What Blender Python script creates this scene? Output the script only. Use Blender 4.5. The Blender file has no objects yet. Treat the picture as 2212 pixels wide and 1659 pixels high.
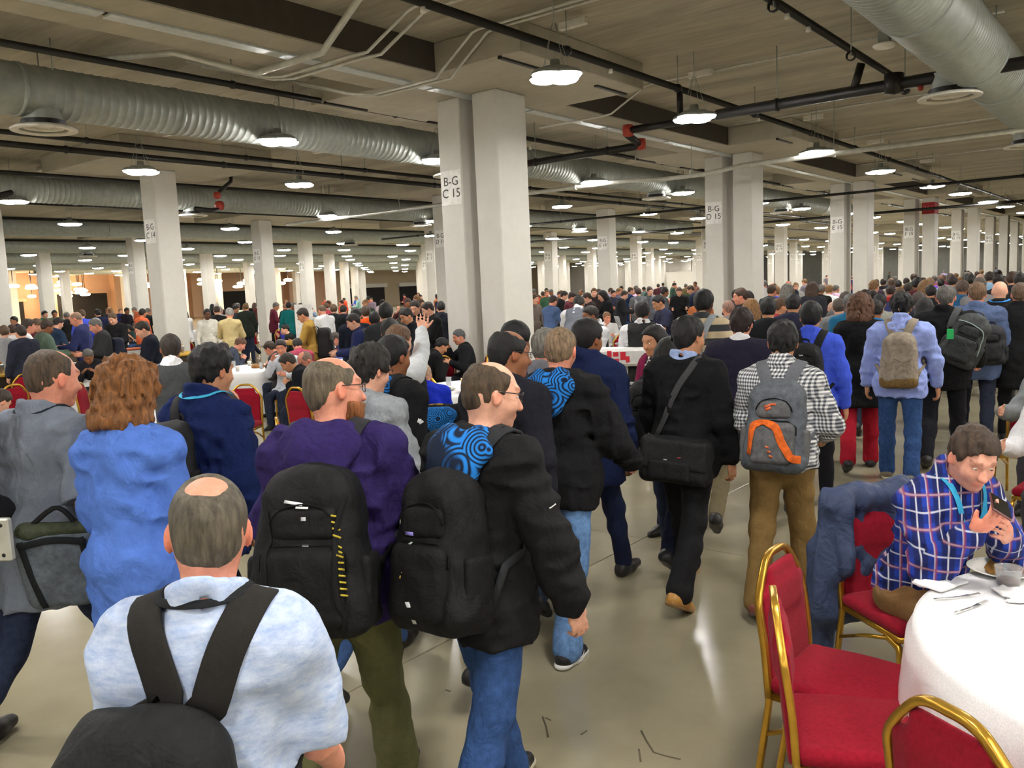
import bpy, bmesh, math, random
import numpy as np
from mathutils import Matrix, Vector
sc = bpy.context.scene
COL = sc.collection
rnd = random.Random(7)
PI = math.pi
# ---------------------------------------------------------------- camera
FPX, CXP, CYP, CAMH = 1820.0, 1106.0, 829.5, 2.0
YAW, PITCH, ROLL = math.radians(38.4455), math.atan((829.5 - 619) / 1820.0), math.atan(.043)
_fh = np.array([math.cos(YAW), math.sin(YAW), 0]); _r = np.array([math.sin(YAW), -math.cos(YAW), 0]); _z = np.array([0, 0, 1.])
CF = _fh * math.cos(PITCH) - _z * math.sin(PITCH); _u = _fh * math.sin(PITCH) + _z * math.cos(PITCH)
CR = _r * math.cos(ROLL) - _u * math.sin(ROLL); CU = _u * math.cos(ROLL) + _r * math.sin(ROLL)
CPOS = np.array([0, 0, CAMH])
cam_data = bpy.data.cameras.new('camera'); cam = bpy.data.objects.new('camera', cam_data); COL.objects.link(cam)
cam_data.sensor_fit = 'HORIZONTAL'; cam_data.sensor_width = 36.0; cam_data.lens = 36.0 * FPX / 2212.0
cam_data.clip_start = 0.05; cam_data.clip_end = 600
m = Matrix.Identity(4)
for i in range(3):
    m[i][0] = CR[i]; m[i][1] = CU[i]; m[i][2] = -CF[i]; m[i][3] = CPOS[i]
cam.matrix_world = m
sc.camera = cam
# ---------------------------------------------------------------- world, view
w = bpy.data.worlds.new('world'); sc.world = w; w.use_nodes = True
w.node_tree.nodes['Background'].inputs[0].default_value = (1.0, .95, .87, 1)
w.node_tree.nodes['Background'].inputs[1].default_value = 0.10
sc.view_settings.view_transform = 'Standard'; sc.view_settings.look = 'None'
sc.view_settings.exposure = 0.35; sc.view_settings.gamma = 1.0; sc.view_settings.use_curve_mapping = False
LAMP_STRENGTH = 92.0
try:
    sc.cycles.use_denoising = True; sc.cycles.max_bounces = 4; sc.cycles.diffuse_bounces = 3; sc.cycles.glossy_bounces = 2
    sc.cycles.transmission_bounces = 3; sc.cycles.transparent_max_bounces = 6
    sc.cycles.caustics_reflective = False; sc.cycles.caustics_refractive = False; sc.cycles.sample_clamp_indirect = 6.0
    sc.cycles.use_light_tree = True; sc.cycles.use_adaptive_sampling = True; sc.cycles.adaptive_threshold = .2; sc.cycles.adaptive_min_samples = 16
except Exception: pass

def ray(px, py): return CR * (px - CXP) / FPX + CU * (CYP - py) / FPX + CF
def at_depth(px, py, dep): return CPOS + ray(px, py) * dep
def at_z(px, py, z):
    d = ray(px, py); return CPOS + d * ((z - CAMH) / d[2])
def project(P):
    P = np.asarray(P, float) - CPOS; wv = P @ CF
    return (CXP + FPX * (P @ CR) / wv, CYP - FPX * (P @ CU) / wv, wv)
def in_view(P, mx=120, my=200):
    x, y, d = project(P); return d > .3 and -mx < x < 2212 + mx and -my < y < 1659 + my

# ---------------------------------------------------------------- materials
def lin(c):
    return tuple(((v / 255.) / 12.92 if v / 255. <= .04045 else ((v / 255. + .055) / 1.055) ** 2.4) for v in c[:3]) + (1.,)
MATS = {}
class NT:
    def __init__(s, name):
        s.m = bpy.data.materials.new(name); s.m.use_nodes = True; s.t = s.m.node_tree; s.n = s.t.nodes; s.l = s.t.links
        s.b = s.n['Principled BSDF']; MATS[name] = s.m
    def new(s, typ, **kw):
        nd = s.n.new(typ)
        for k, v in kw.items(): setattr(nd, k, v)
        return nd
    def link(s, a, b): s.l.new(a, b)
    def set(s, **kw):
        for k, v in kw.items(): s.b.inputs[k.replace('_', ' ')].default_value = v
        return s
    def objcoord(s): return s.new('ShaderNodeTexCoord').outputs['Object']
    def noise(s, scale, detail=3, rough=.55, vec=None, dist=0.):
        nd = s.new('ShaderNodeTexNoise'); nd.inputs['Scale'].default_value = scale; nd.inputs['Detail'].default_value = detail
        nd.inputs['Roughness'].default_value = rough; nd.inputs['Distortion'].default_value = dist
        s.link(vec if vec is not None else s.objcoord(), nd.inputs['Vector']); return nd.outputs['Fac']
    def ramp(s, fac, stops):
        r = s.new('ShaderNodeValToRGB'); e = r.color_ramp.elements
        e[0].position, e[0].color = stops[0]; e[1].position, e[1].color = stops[-1]
        for p, c in stops[1:-1]:
            k = e.new(p); k.color = c
        s.link(fac, r.inputs['Fac']); return r.outputs['Color']
    def mix(s, fac, a, b, mode='MIX'):
        mx = s.new('ShaderNodeMix', data_type='RGBA', blend_type=mode)
        for sock, v in ((mx.inputs['Factor'], fac), (mx.inputs[6], a), (mx.inputs[7], b)):
            if hasattr(v, 'is_linked') or hasattr(v, 'node'): s.link(v, sock)
            else: sock.default_value = v
        return mx.outputs[2]
    def bump(s, h, strength=.3, dist=.01):
        bp = s.new('ShaderNodeBump'); bp.inputs['Strength'].default_value = strength; bp.inputs['Distance'].default_value = dist
        s.link(h, bp.inputs['Height']); s.link(bp.outputs['Normal'], s.b.inputs['Normal'])
    def color(s, c): s.link(c, s.b.inputs['Base Color'])
    def math(s, op, a, b=None, c=None):
        nd = s.new('ShaderNodeMath', operation=op)
        for sock, v in zip(nd.inputs, (a, b, c)):
            if v is None: continue
            if hasattr(v, 'node'): s.link(v, sock)
            else: sock.default_value = v
        return nd.outputs[0]
    def sep(s, vec):
        nd = s.new('ShaderNodeSeparateXYZ'); s.link(vec, nd.inputs[0]); return nd.outputs
    def scalevec(s, vec, sx, sy, sz):
        nd = s.new('ShaderNodeMapping'); nd.inputs['Scale'].default_value = (sx, sy, sz); s.link(vec, nd.inputs[0]); return nd.outputs[0]

def plain(name, rgb, rough=.6, metal=0., bump=0., bscale=40, **kw):
    if name in MATS: return MATS[name]
    t = NT(name); t.set(Roughness=rough, Metallic=metal, **kw)
    c = lin(rgb)
    f = t.noise(bscale * .25, 3)
    lo = tuple(v * .88 for v in c[:3]) + (1,); hi = tuple(min(1, v * 1.1) for v in c[:3]) + (1,)
    t.color(t.ramp(f, [(.3, lo), (.7, hi)]))
    if bump: t.bump(t.noise(bscale, 4), bump, .004)
    return t.m
def objcol(name, rough=.85, var=.16, bscale=60, bump=.25, streak=None, sheen=0., spec=.3, fold=0.):
    """material whose colour is the object's own colour property, with weave, creases and grain on top"""
    if name in MATS: return MATS[name]
    t = NT(name); t.set(Roughness=rough); t.b.inputs['Specular IOR Level'].default_value = spec
    if sheen: t.b.inputs['Sheen Weight'].default_value = sheen
    oc = t.objcoord()
    v = t.scalevec(oc, *streak) if streak else oc
    f = t.noise(bscale * .3, 4, .6, v)
    oi = t.new('ShaderNodeObjectInfo').outputs['Color']
    g = t.ramp(f, [(.25, (1 - var * 1.6,) * 3 + (1,)), (.75, (1 + var,) * 3 + (1,))])
    t.color(t.mix(1.0, oi, g, 'MULTIPLY'))
    if fold:
        n1 = t.noise(bscale, 5, .65, v); n2 = t.noise(13, 3, .6, t.scalevec(oc, 1, 1, .75), .6)
        hsum = t.math('ADD', t.math('MULTIPLY', n1, .12 * bump / .25), n2); t.bump(hsum, fold, .03)
    else: t.bump(t.noise(bscale, 5, .65, v), bump, .006)
    return t.m

# ---------------------------------------------------------------- object helpers
def link(o, parent=None):
    COL.objects.link(o)
    if parent is not None: o.parent = parent
    return o
def tag(o, label=None, cat=None, group=None, kind=None):
    if label: o['label'] = label
    if cat: o['category'] = cat
    if group: o['group'] = group
    if kind: o['kind'] = kind
    return o
def npmesh(name, V, F, mat=None, smooth=True, col=None):
    me = bpy.data.meshes.new(name)
    V = np.asarray(V, np.float32); F = np.asarray(F, np.int32)
    me.vertices.add(len(V)); me.vertices.foreach_set('co', V.ravel())
    k = F.shape[1]; me.loops.add(F.size); me.loops.foreach_set('vertex_index', F.ravel())
    me.polygons.add(len(F)); me.polygons.foreach_set('loop_start', np.arange(0, F.size, k, dtype=np.int32))
    try: me.polygons.foreach_set('loop_total', np.full(len(F), k, np.int32))
    except Exception: pass
    if smooth: me.polygons.foreach_set('use_smooth', np.ones(len(F), bool))
    if col is not None:
        a = me.color_attributes.new('Col', 'FLOAT_COLOR', 'POINT')
        a.data.foreach_set('color', np.concatenate([col, np.ones((len(col), 1))], 1).astype(np.float32).ravel())
    me.update(calc_edges=True); me.validate()
    if mat: me.materials.append(mat)
    return me
def obj(name, me, parent=None, loc=None, rz=None, color=None):
    o = bpy.data.objects.new(name, me); link(o, parent)
    if loc is not None: o.location = loc
    if rz is not None: o.rotation_euler = (0, 0, rz)
    if color is not None: o.color = lin(color) if max(color[:3]) > 1.0001 else tuple(color[:3]) + (1,)
    return o
def empty(name, loc=(0, 0, 0), rz=0):
    o = bpy.data.objects.new(name, None); link(o); o.location = loc; o.rotation_euler = (0, 0, rz); o.empty_display_size = .1
    return o
class MB:
    """mesh builder: boxes, tubes, lathes and prisms collected into one mesh"""
    def __init__(s): s.V = []; s.F = []; s.S = []
    def add(s, vs, fs, smooth=False):
        b = len(s.V); s.V += [tuple(v) for v in vs]; s.F += [tuple(i + b for i in f) for f in fs]; s.S += [smooth] * len(fs); return s
    def box(s, c, d, bev=0., rz=0.):
        x, y, z = d[0] / 2, d[1] / 2, d[2] / 2
        if bev:
            b = min(bev, x * .9, y * .9, z * .9)
            vs = []; idx = {}
            for sx in (-1, 1):
                for sy in (-1, 1):
                    for sz in (-1, 1):
                        for a in range(3):
                            p = [sx * (x - b), sy * (y - b), sz * (z - b)]; p[a] = (sx * x, sy * y, sz * z)[a]
                            idx[(sx, sy, sz, a)] = len(vs); vs.append(p)
            fs = []
            for a in range(3):
                o = [i for i in range(3) if i != a]
                for sg in (-1, 1):
                    q = []
                    for u, v in ((-1, -1), (1, -1), (1, 1), (-1, 1)):
                        k = [0, 0, 0]; k[a] = sg; k[o[0]] = u; k[o[1]] = v; q.append(idx[tuple(k) + (a,)])
                    fs.append(q)
            for a in range(3):   # edges parallel to axis a
                o = [i for i in range(3) if i != a]
                for u in (-1, 1):
                    for v in (-1, 1):
                        k0 = [0, 0, 0]; k1 = [0, 0, 0]; k0[a] = -1; k1[a] = 1
                        for k in (k0, k1): k[o[0]] = u; k[o[1]] = v
                        fs.append([idx[tuple(k0) + (o[0],)], idx[tuple(k1) + (o[0],)], idx[tuple(k1) + (o[1],)], idx[tuple(k0) + (o[1],)]])
            for sx in (-1, 1):
                for sy in (-1, 1):
                    for sz in (-1, 1): fs.append([idx[(sx, sy, sz, a)] for a in range(3)])
        else:
            vs = [(i, j, k) for i in (-x, x) for j in (-y, y) for k in (-z, z)]
            fs = [(0, 1, 3, 2), (4, 6, 7, 5), (0, 4, 5, 1), (2, 3, 7, 6), (0, 2, 6, 4), (1, 5, 7, 3)]
        cr, sr = math.cos(rz), math.sin(rz)
        vs = [(c[0] + p[0] * cr - p[1] * sr, c[1] + p[0] * sr + p[1] * cr, c[2] + p[2]) for p in vs]
        return s.add(vs, fs)
    def tube(s, pts, r, n=8, flat=None, closed=False, caps=True):
        """swept tube; r number or list; flat=(rw, rt, up) makes a ribbon of half-width rw and half-thickness rt"""
        P = [Vector(p) for p in pts]; N = len(P); rings = []
        up0 = None
        for i in range(N):
            a = P[(i - 1) % N] if (closed or i > 0) else P[i]; b = P[(i + 1) % N] if (closed or i < N - 1) else P[i]
            t = (b - a)
            t = t.normalized() if t.length > 1e-9 else Vector((0, 0, 1))
            if flat: 
                upv = flat[2]; u = Vector(upv[i] if isinstance(upv, (list, np.ndarray)) and len(np.shape(upv)) == 2 else upv)
            else: u = up0 if up0 is not None else (Vector((0, 0, 1)) if abs(t.z) < .9 else Vector((1, 0, 0)))
            sd = t.cross(u)
            sd = sd.normalized() if sd.length > 1e-6 else Vector((1, 0, 0))
            u = sd.cross(t).normalized(); up0 = u
            if flat:
                rw, rt = flat[0], flat[1]
                rw = rw[i] if isinstance(rw, (list, tuple)) else rw
                ring = [P[i] + sd * rw * cx + u * rt * cy for cx, cy in ((1, .5), (.9, 1), (-.9, 1), (-1, .5), (-1, -.5), (-.9, -1), (.9, -1), (1, -.5))]
            else:
                rr = r[i] if isinstance(r, (list, tuple)) else r
                ring = [P[i] + sd * rr * math.cos(2 * PI * k / n) + u * rr * math.sin(2 * PI * k / n) for k in range(n)]
            rings.append(ring)
        n2 = len(rings[0]); vs = [p for rg in rings for p in rg]; fs = []
        for i in range(N if closed else N - 1):
            j = (i + 1) % N
            for k in range(n2): fs.append((i * n2 + k, i * n2 + (k + 1) % n2, j * n2 + (k + 1) % n2, j * n2 + k))
        if caps and not closed: fs.append(tuple(range(n2))[::-1]); fs.append(tuple((N - 1) * n2 + k for k in range(n2)))
        return s.add(vs, fs, True)
    def lathe(s, prof, n=20, c=(0, 0, 0), smooth=True):
        vs = []; fs = []; m_ = len(prof)
        for k in range(n):
            a = 2 * PI * k / n
            for r, z in prof: vs.append((c[0] + r * math.cos(a), c[1] + r * math.sin(a), c[2] + z))
        for k in range(n):
            q = (k + 1) % n
            for i in range(m_ - 1): fs.append((k * m_ + i, q * m_ + i, q * m_ + i + 1, k * m_ + i + 1))
        return s.add(vs, fs, smooth)
    def prism(s, poly, z0, z1):
        n = len(poly); vs = [(x, y, z0) for x, y in poly] + [(x, y, z1) for x, y in poly]
        fs = [tuple(range(n))[::-1], tuple(range(n, 2 * n))] + [(i, (i + 1) % n, n + (i + 1) % n, n + i) for i in range(n)]
        return s.add(vs, fs)
    def xform(s, M): s.V = [tuple(M @ Vector(v)) for v in s.V]; return s
    def mesh(s, name, mat=None):
        me = bpy.data.meshes.new(name); me.from_pydata(s.V, [], s.F)
        me.polygons.foreach_set('use_smooth', s.S); me.update()
        if mat: me.materials.append(mat)
        return me
    def build(s, name, mat=None, parent=None, **kw): return obj(name, s.mesh(name, mat), parent, **kw)
def copy_tree(o, parent=None, **kw):
    c = o.copy(); COL.objects.link(c); c.parent = parent
    for ch in list(o.children): copy_tree(ch, c)
    return c
_text_cache = {}
def text_mesh(txt, size, depth, mat):
    """lettering as real thin geometry in the XY plane, centred"""
    key = (txt, size, depth, mat.name)
    if key in _text_cache: return _text_cache[key]
    cu = bpy.data.curves.new('lettering', 'FONT'); cu.body = txt; cu.size = size; cu.extrude = depth; cu.align_x = 'CENTER'; cu.align_y = 'CENTER'; cu.space_line = .95
    cu.resolution_u = 3
    o = bpy.data.objects.new('lettering_tmp', cu); COL.objects.link(o)
    bpy.context.view_layer.update()
    me = bpy.data.meshes.new_from_object(o.evaluated_get(bpy.context.evaluated_depsgraph_get()))
    bpy.data.objects.remove(o); me.materials.clear(); me.materials.append(mat); me.name = 'lettering'
    _text_cache[key] = me
    return me
# ---------------------------------------------------------------- surface materials
def concrete(name, a, b, rough=(.7, .9), scale=1.2, bump=.25, streak=None, spec=.4):
    t = NT(name); oc = t.objcoord(); v = t.scalevec(oc, *streak) if streak else oc
    f1 = t.noise(scale, 6, .62, v, .3); f2 = t.noise(scale * 9, 4, .6, v)
    f = t.math('ADD', t.math('MULTIPLY', f1, .72), t.math('MULTIPLY', f2, .28))
    t.color(t.ramp(f, [(.32, lin(a)), (.5, tuple((x + y) / 2 for x, y in zip(lin(a), lin(b)))), (.68, lin(b))]))
    rr = t.new('ShaderNodeMapRange'); rr.inputs[3].default_value = rough[0]; rr.inputs[4].default_value = rough[1]
    t.link(f1, rr.inputs[0]); t.link(rr.outputs[0], t.b.inputs['Roughness'])
    t.b.inputs['Specular IOR Level'].default_value = spec
    if bump: t.bump(f2, bump, .01)
    return t.m
M_floor = concrete('polished_concrete', (138, 130, 106), (162, 154, 130), (.15, .2), .35, .02, spec=.5)
M_ceil = concrete('board_formed_concrete', (136, 129, 112), (192, 184, 164), (.8, .95), .5, .4, (3.2, .45, 1))
M_drop = concrete('drop_panel_concrete', (160, 153, 136), (190, 183, 165), (.8, .95), .6, .25, (1.4, .6, 1))
M_col = concrete('painted_column', (206, 202, 194), (218, 215, 207), (.55, .7), 1.0, .08)
M_joint = plain('joint_filler', (70, 64, 52), .9)
M_galv = plain('galvanised_metal', (168, 174, 168), .5, .35, .05, 30)
M_conduit = plain('pale_conduit', (206, 206, 196), .4, .25)
M_sheet = plain('bright_sheet_metal', (204, 210, 210), .38, .3)
M_beamdark = plain('dark_beam_side', (66, 59, 49), .9, 0, .2, 20)
M_black = plain('black_pipe_paint', (28, 26, 24), .45, .2)
M_white = plain('white_enamel', (226, 222, 210), .45)
M_red = plain('red_paint', (176, 62, 44), .5)
M_ink = plain('sign_ink', (66, 64, 62), .7)
M_signw = plain('sign_white', (236, 234, 228), .55)
M_redsign = plain('red_sign', (170, 32, 44), .6)

# ---------------------------------------------------------------- floor: slab panels with saw-cut joints
JX, JY, PS = 5.62, 3.22, 5.02
floor = MB()
X0, X1, Y0, Y1 = JX - 2 * PS, JX + 5 * PS, JY - 2 * PS, JY + 4 * PS
HX0, HX1, HY0, HY1 = -28, 127, -28, 93
for (a, b, c, d) in ((HX0, HX1, HY0, Y0), (HX0, HX1, Y1, HY1), (HX0, X0, Y0, Y1), (X1, HX1, Y0, Y1)):
    floor.box(((a + b) / 2, (c + d) / 2, -.1), (b - a, d - c, .2))
floor.box(((X0 + X1) / 2, (Y0 + Y1) / 2, -.107), (X1 - X0, Y1 - Y0, .2))
floor = floor.build('floor', M_floor); tag(floor, kind='structure')
pm = MB().box((0, 0, -.006), (PS - .008, PS - .008, .012), .0015).mesh('slab_panel', M_floor)
for i in range(7):
    for j in range(6):
        obj('slab_panel', pm, floor, (X0 + PS * (i + .5), Y0 + PS * (j + .5), 0))
# fine cracks in the slab
M_crack = plain('crack_line', (92, 84, 64), .9)
def crack(pts, name='floor_crack'):
    P = [at_z(px, py, .0015) for px, py in pts]
    b = MB().tube([tuple(p) for p in P], 0, flat=(.004, .001, (0, 0, 1)))
    o = b.build(name, M_crack, floor); return o
crack([(1172, 1548), (1180, 1570), (1184, 1592)]); crack([(1178, 1550), (1190, 1556)])
crack([(1385, 1578), (1398, 1602), (1412, 1625), (1440, 1633), (1470, 1640)]); crack([(1380, 1618), (1384, 1645)])
crack([(1255, 1587), (1268, 1578)]); crack([(962, 1490), (973, 1493)])

# ---------------------------------------------------------------- ceiling slab, beams, drop panels
ZC, ZD = 5.5, 5.08
ceil = MB().box(((HX0 + HX1) / 2, (HY0 + HY1) / 2, ZC + .15), (HX1 - HX0, HY1 - HY0, .3)).build('ceiling', M_ceil)
tag(ceil, kind='structure')
CX0, CS = 10.97, 10.05
def colx(i): return CX0 + CS * i
ROWS = [19.2, 29.3, 39.35, 49.4, 59.45, 69.5, 79.55]
def child_box(name, c, d, mat, parent, bev=0.):
    return MB().box((0, 0, 0), d, bev).build(name, mat, parent, loc=c)
for s, y in ((0, 8.79), (1, 9.47)):
    child_box('beam', (58, y, (ZC + ZD) / 2), (120, .57, ZC - ZD), M_drop, ceil)
for k in range(20):     # thin plates added to darken the near side of the beam
    child_box('beam_dark_plate', (1.2 + 6.02 * k, 8.5, (ZC + ZD) / 2 + .01), (6.0, .02, ZC - ZD - .02), M_beamdark, ceil)
mp15a = MB().box((0, 0, 0), (3.3, 2.1, ZC - ZD), .012).mesh('drop_panel', M_drop)
mp14 = MB().box((0, 0, 0), (3.76, 3.7, ZC - ZD), .012).mesh('drop_panel', M_drop)
slot = MB().box((0, 0, 0), (.9, .07, .05), .004).mesh('slot_channel', M_black)
for i in range(-2, 13):
    x = colx(i)
    for yc in (8.01, 10.24):
        if in_view((x, yc, ZD), 900, 600) or i < 1:
            o = obj('drop_panel', mp15a, ceil, (x - .08, yc, (ZC + ZD) / 2 - .001))
            if in_view((x, yc, ZD)):
                for sx in (-1.2, 1.2):
                    if i < 5: obj('slot_channel', slot, o, (sx, (-.7 if yc < 9 else .7), -(ZC - ZD) / 2))
    for y in ROWS:
        if in_view((x, y, ZD), 300, 300):
            obj('drop_panel', mp14, ceil, (x + .05, y, (ZC + ZD) / 2))
# expansion-joint cover between the paired columns: lengths of bright sheet metal
jm = MB().box((0, 0, 0), (2.44, .2, .03), .004).mesh('joint_cover', M_sheet)
for k in range(44):
    x = 1.0 + 2.51 * k
    obj('joint_cover', jm, ceil, (x, 9.13, ZD - .012))

# ---------------------------------------------------------------- columns with their grid signs
cm_pair = MB().box((0, 0, ZD / 2), (.78, .49, ZD), .018).mesh('concrete_column', M_col)
cm_one = MB().box((0, 0, ZD / 2), (.6, .6, ZD), .025).mesh('concrete_column', M_col)
sg = MB().box((0, 0, 0), (.004, .44, .56), .001).mesh('sign_panel', M_signw)
RY = Matrix(((0, 0, -1), (-1, 0, 0), (0, 1, 0))).to_4x4()      # text plane facing -X
def column(x, y, me, hx, sign=None, red=False):
    o = obj('concrete_column', me, None, (x, y, 0)); tag(o, kind='structure')
    if sign:
        s = obj('sign_panel', sg, o, (-hx - .003, 0, 3.66)); s['label'] = 'white sign lettered B-G ' + sign
        t = obj('lettering', text_mesh('B-G\n' + sign, .205, .001, M_ink), s)
        t.matrix_local = Matrix.Translation((-.003, 0, 0)) @ RY
    if red:
        r = MB().box((0, 0, 0), (2 * hx + .012, (.49 if hx > .35 else .6) + .012, .5), .002).build('red_sign_wrap', M_redsign, o, loc=(0, 0, 4.62))
        t = obj('lettering', text_mesh('361', .3, .001, plain('red_sign_letters', (206, 120, 116), .6)), r); t.matrix_local = Matrix.Translation((-hx - .01, .0, 0)) @ RY
    return o
LET = 'CDEFGHIJKLMNOP'
for i in range(0, 13):
    column(colx(i), 9.5, cm_pair, .39, '%s 15' % LET[i] if i < 6 else None)
    column(colx(i), 8.73, cm_pair, .39, red=(i == 3))
for r_, y in enumerate(ROWS):
    for i in range(-1, 13):
        x = colx(i)
        if in_view((x, y, 2.5), 60, 9999) or (i < 3 and r_ < 2):
            column(x, y, cm_one, .3, '%s %d' % (LET[i], 14 - r_) if (i >= 0 and r_ < 3) else None, red=(i, r_) in ((4, 1), (4, 2), (1, 5), (4, 0)) and False)

# ---------------------------------------------------------------- outer walls
M_wallw = concrete('pale_painted_wall', (214, 210, 200), (226, 222, 212), (.7, .85), .3, .05)
M_walld = concrete('dark_far_wall', (104, 104, 100), (124, 124, 118), (.8, .9), .4, .1)
M_wallp = concrete('warm_plaster_wall', (208, 168, 138), (222, 184, 152), (.7, .85), .3, .06)
M_wallt = concrete('tan_block_wall', (178, 160, 132), (196, 178, 150), (.7, .9), .4, .1)
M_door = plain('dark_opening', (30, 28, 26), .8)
def wall(name, c, d, mat):
    o = MB().box((0, 0, 0), d).build(name, mat, None, loc=c); tag(o, kind='structure'); return o
wall('wall_end', (127, 74, 2.75), (.3, 38, 5.5), M_wallw)
wall('wall_end', (127, 13.5, 2.75), (.3, 83, 5.5), M_walld)
wl = wall('wall_left', (28, 93, 2.75), (100, .3, 5.5), M_wallp)
wl2 = wall('wall_left', (102.5, 93, 2.75), (49, .3, 5.5), M_wallt)
wall('wall_back', (HX0, 32, 2.75), (.3, 121, 5.5), M_wallw)
wall('wall_right', (49.5, HY0, 2.75), (155, .3, 5.5), M_wallw)
def rel(o, x, y, z): return (x - o.location.x, y - o.location.y, z - o.location.z)
# wall openings, pilasters and header in the warm foyer at the left
for x, wd, hh in ((35.5, 3.2, 2.6), (43, 5.5, 3.2), (53, 2.6, 2.7), (62, 6.0, 2.9), (73, 2.6, 2.6)):
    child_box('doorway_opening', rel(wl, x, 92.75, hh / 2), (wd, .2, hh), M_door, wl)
    child_box('door_header', rel(wl, x, 92.7, hh + .12), (wd + .5, .3, .24), M_wallp, wl)
for x in (33, 39.5, 46.8, 50.5, 56, 67, 70, 77):
    child_box('pilaster', rel(wl, x, 92.3, 2.75), (1.1, 1.1, 5.5), M_wallp, wl)
for x, wd, hh in ((84, 6.5, 2.7), (93, 5, 2.7), (106, 3, 2.4), (120, 5, 3)):
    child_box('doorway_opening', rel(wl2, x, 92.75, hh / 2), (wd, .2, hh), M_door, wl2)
    child_box('door_header', rel(wl2, x, 92.6, hh + .3), (wd + .8, .5, .55), M_wallw, wl2)
wd1 = MB().box((0, 0, 1.5), (.2, 4.2, 3.0), .02).build('door_1', plain('grey_door', (128, 124, 118), .6), None, loc=(126.7, 66, 0)); tag(wd1, kind='structure')
MB().box((0, 0, 0), (.06, .5, .4), .01).build('exit_sign', M_signw, wd1, loc=(-.2, 0, 3.5))
vp = MB().box((0, 0, 0), (.2, 15, 3.1)).build('partition_wall', M_wallw, None, loc=(112, 56, 1.55)); tag(vp, kind='structure')
# ---------------------------------------------------------------- lamps
t = NT('led_lens'); t.set(Roughness=.4); t.b.inputs['Base Color'].default_value = (.9, .9, .9, 1)
t.b.inputs['Emission Color'].default_value = (1.0, .975, .93, 1); t.b.inputs['Emission Strength'].default_value = LAMP_STRENGTH
M_led = t.m
t = NT('warm_lens'); t.b.inputs['Emission Color'].default_value = (1.0, .74, .46, 1); t.b.inputs['Emission Strength'].default_value = 30.0
M_warm = t.m
ZL = 4.5
lens = MB()
for ax in (0, 1):
    for sg_ in (-1, 1):
        c = (sg_ * .165 * (1 - ax) , sg_ * .165 * ax, 0)
        lens.lathe([(.0001, -.05), (.1, -.045), (.165, -.026), (.188, .004)], 14, c)
lens = lens.mesh('lens', M_led)
hous = MB()
for ax in (0, 1):
    for sg_ in (-1, 1): hous.lathe([(.188, .0), (.188, .03), (.15, .055), (.0001, .06)], 14, (sg_ * .165 * (1 - ax), sg_ * .165 * ax, 0))
hous = hous.box((0, 0, .07), (.3, .3, .06), .02).lathe([(.0001, .2), (.06, .2), (.07, .1), (.2, .095), (.2, .06)], 14).mesh('housing', M_galv)
hang = MB()
for a, b in ((-.2, 0), (.2, 0), (0, .2), (0, -.2)):
    hang.tube([(a, b, .09), (a * .12, b * .12, .62)], .004, 4)
hang.tube([(0, 0, .6), (0, 0, ZC - ZL)], .008, 5)
hang = hang.mesh('suspension', M_galv)
lens_far = MB().lathe([(.0001, -.06), (.2, -.052), (.32, -.026), (.35, .004)], 12).mesh('lens', M_led)
hous_far = MB().lathe([(.35, .0), (.35, .03), (.1, .09), (.0001, .09)], 10).mesh('housing', M_galv)
LXA = [-11.3, -1.3, 8.7, 18.1, 28.6, 38.2] + [48.2 + 10.05 * k for k in range(9)]
LXB = [-7.5, 2.4, 12.45, 22.9, 32.8, 42.4] + [52.4 + 10.05 * k for k in range(9)]
LY = [-14, -8.3, -3.9, .4, 6.03, 11.5, 15.8, 21.7, 27.1, 33.2, 38, 44, 48.5, 54.3, 58.8, 64.6, 69, 74.8, 79.2]
SEEN_L = []
def spot_words(px, py):
    h = 'left' if px < 737 else ('middle' if px < 1475 else 'right')
    return h
nl = 0; xs_all = sorted(LXA + LXB)
_u = ['', 'first', 'second', 'third', 'fourth', 'fifth', 'sixth', 'seventh', 'eighth', 'ninth']; ORD = _u[1:] + ['tenth', 'eleventh', 'twelfth', 'thirteenth', 'fourteenth', 'fifteenth', 'sixteenth', 'seventeenth', 'eighteenth', 'nineteenth', 'twentieth'] + ['twenty-' + u for u in _u[1:]] + ['thirtieth'] + ['thirty-' + u for u in _u[1:]]
for x in sorted(LXA + LXB):
    for y in LY:
        vis = in_view((x, y, ZL), 30, 30); d = math.hypot(x, y)
        if x > 124: continue
        if not vis and (d > 26): continue
        if vis and d > 128: continue
        if y > 60 and x < 60 and vis and y > 76: continue
        near = d < 45
        o = obj('ceiling_lamp', None, None, (x, y, ZL + rnd.uniform(-.02, .02)), rnd.choice((0, .02, -.03)))
        px, py, dd = project((x, y, ZL))
        if near:
            obj('lens', lens, o); obj('housing', hous, o); obj('suspension', hang, o)
        else: obj('lens', lens_far, o); obj('housing', hous_far, o)
        if d < 30 and vis:
            # junction box on the slab that feeds the lamp
            jb = MB().box((0, 0, 0), (.09, .42, .1), .008).build('feed_box', M_white, o, loc=(.9, .35, ZC - ZL - .12))
        nl += 1
        near_txt = 'clover-shaped LED ceiling lamp, number %d of row %d' % (LXA.index(x) * 2 if x in LXA else LXB.index(x) * 2 + 1, LY.index(y))
        tag(o, 'white clover-shaped LED lamp, %s along its row, %s row from the front' % (ORD[xs_all.index(x)], ORD[LY.index(y)]) if vis else 'white LED ceiling lamp out of the picture', 'ceiling lamp', 'LED lamps hung under the hall ceiling')
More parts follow.
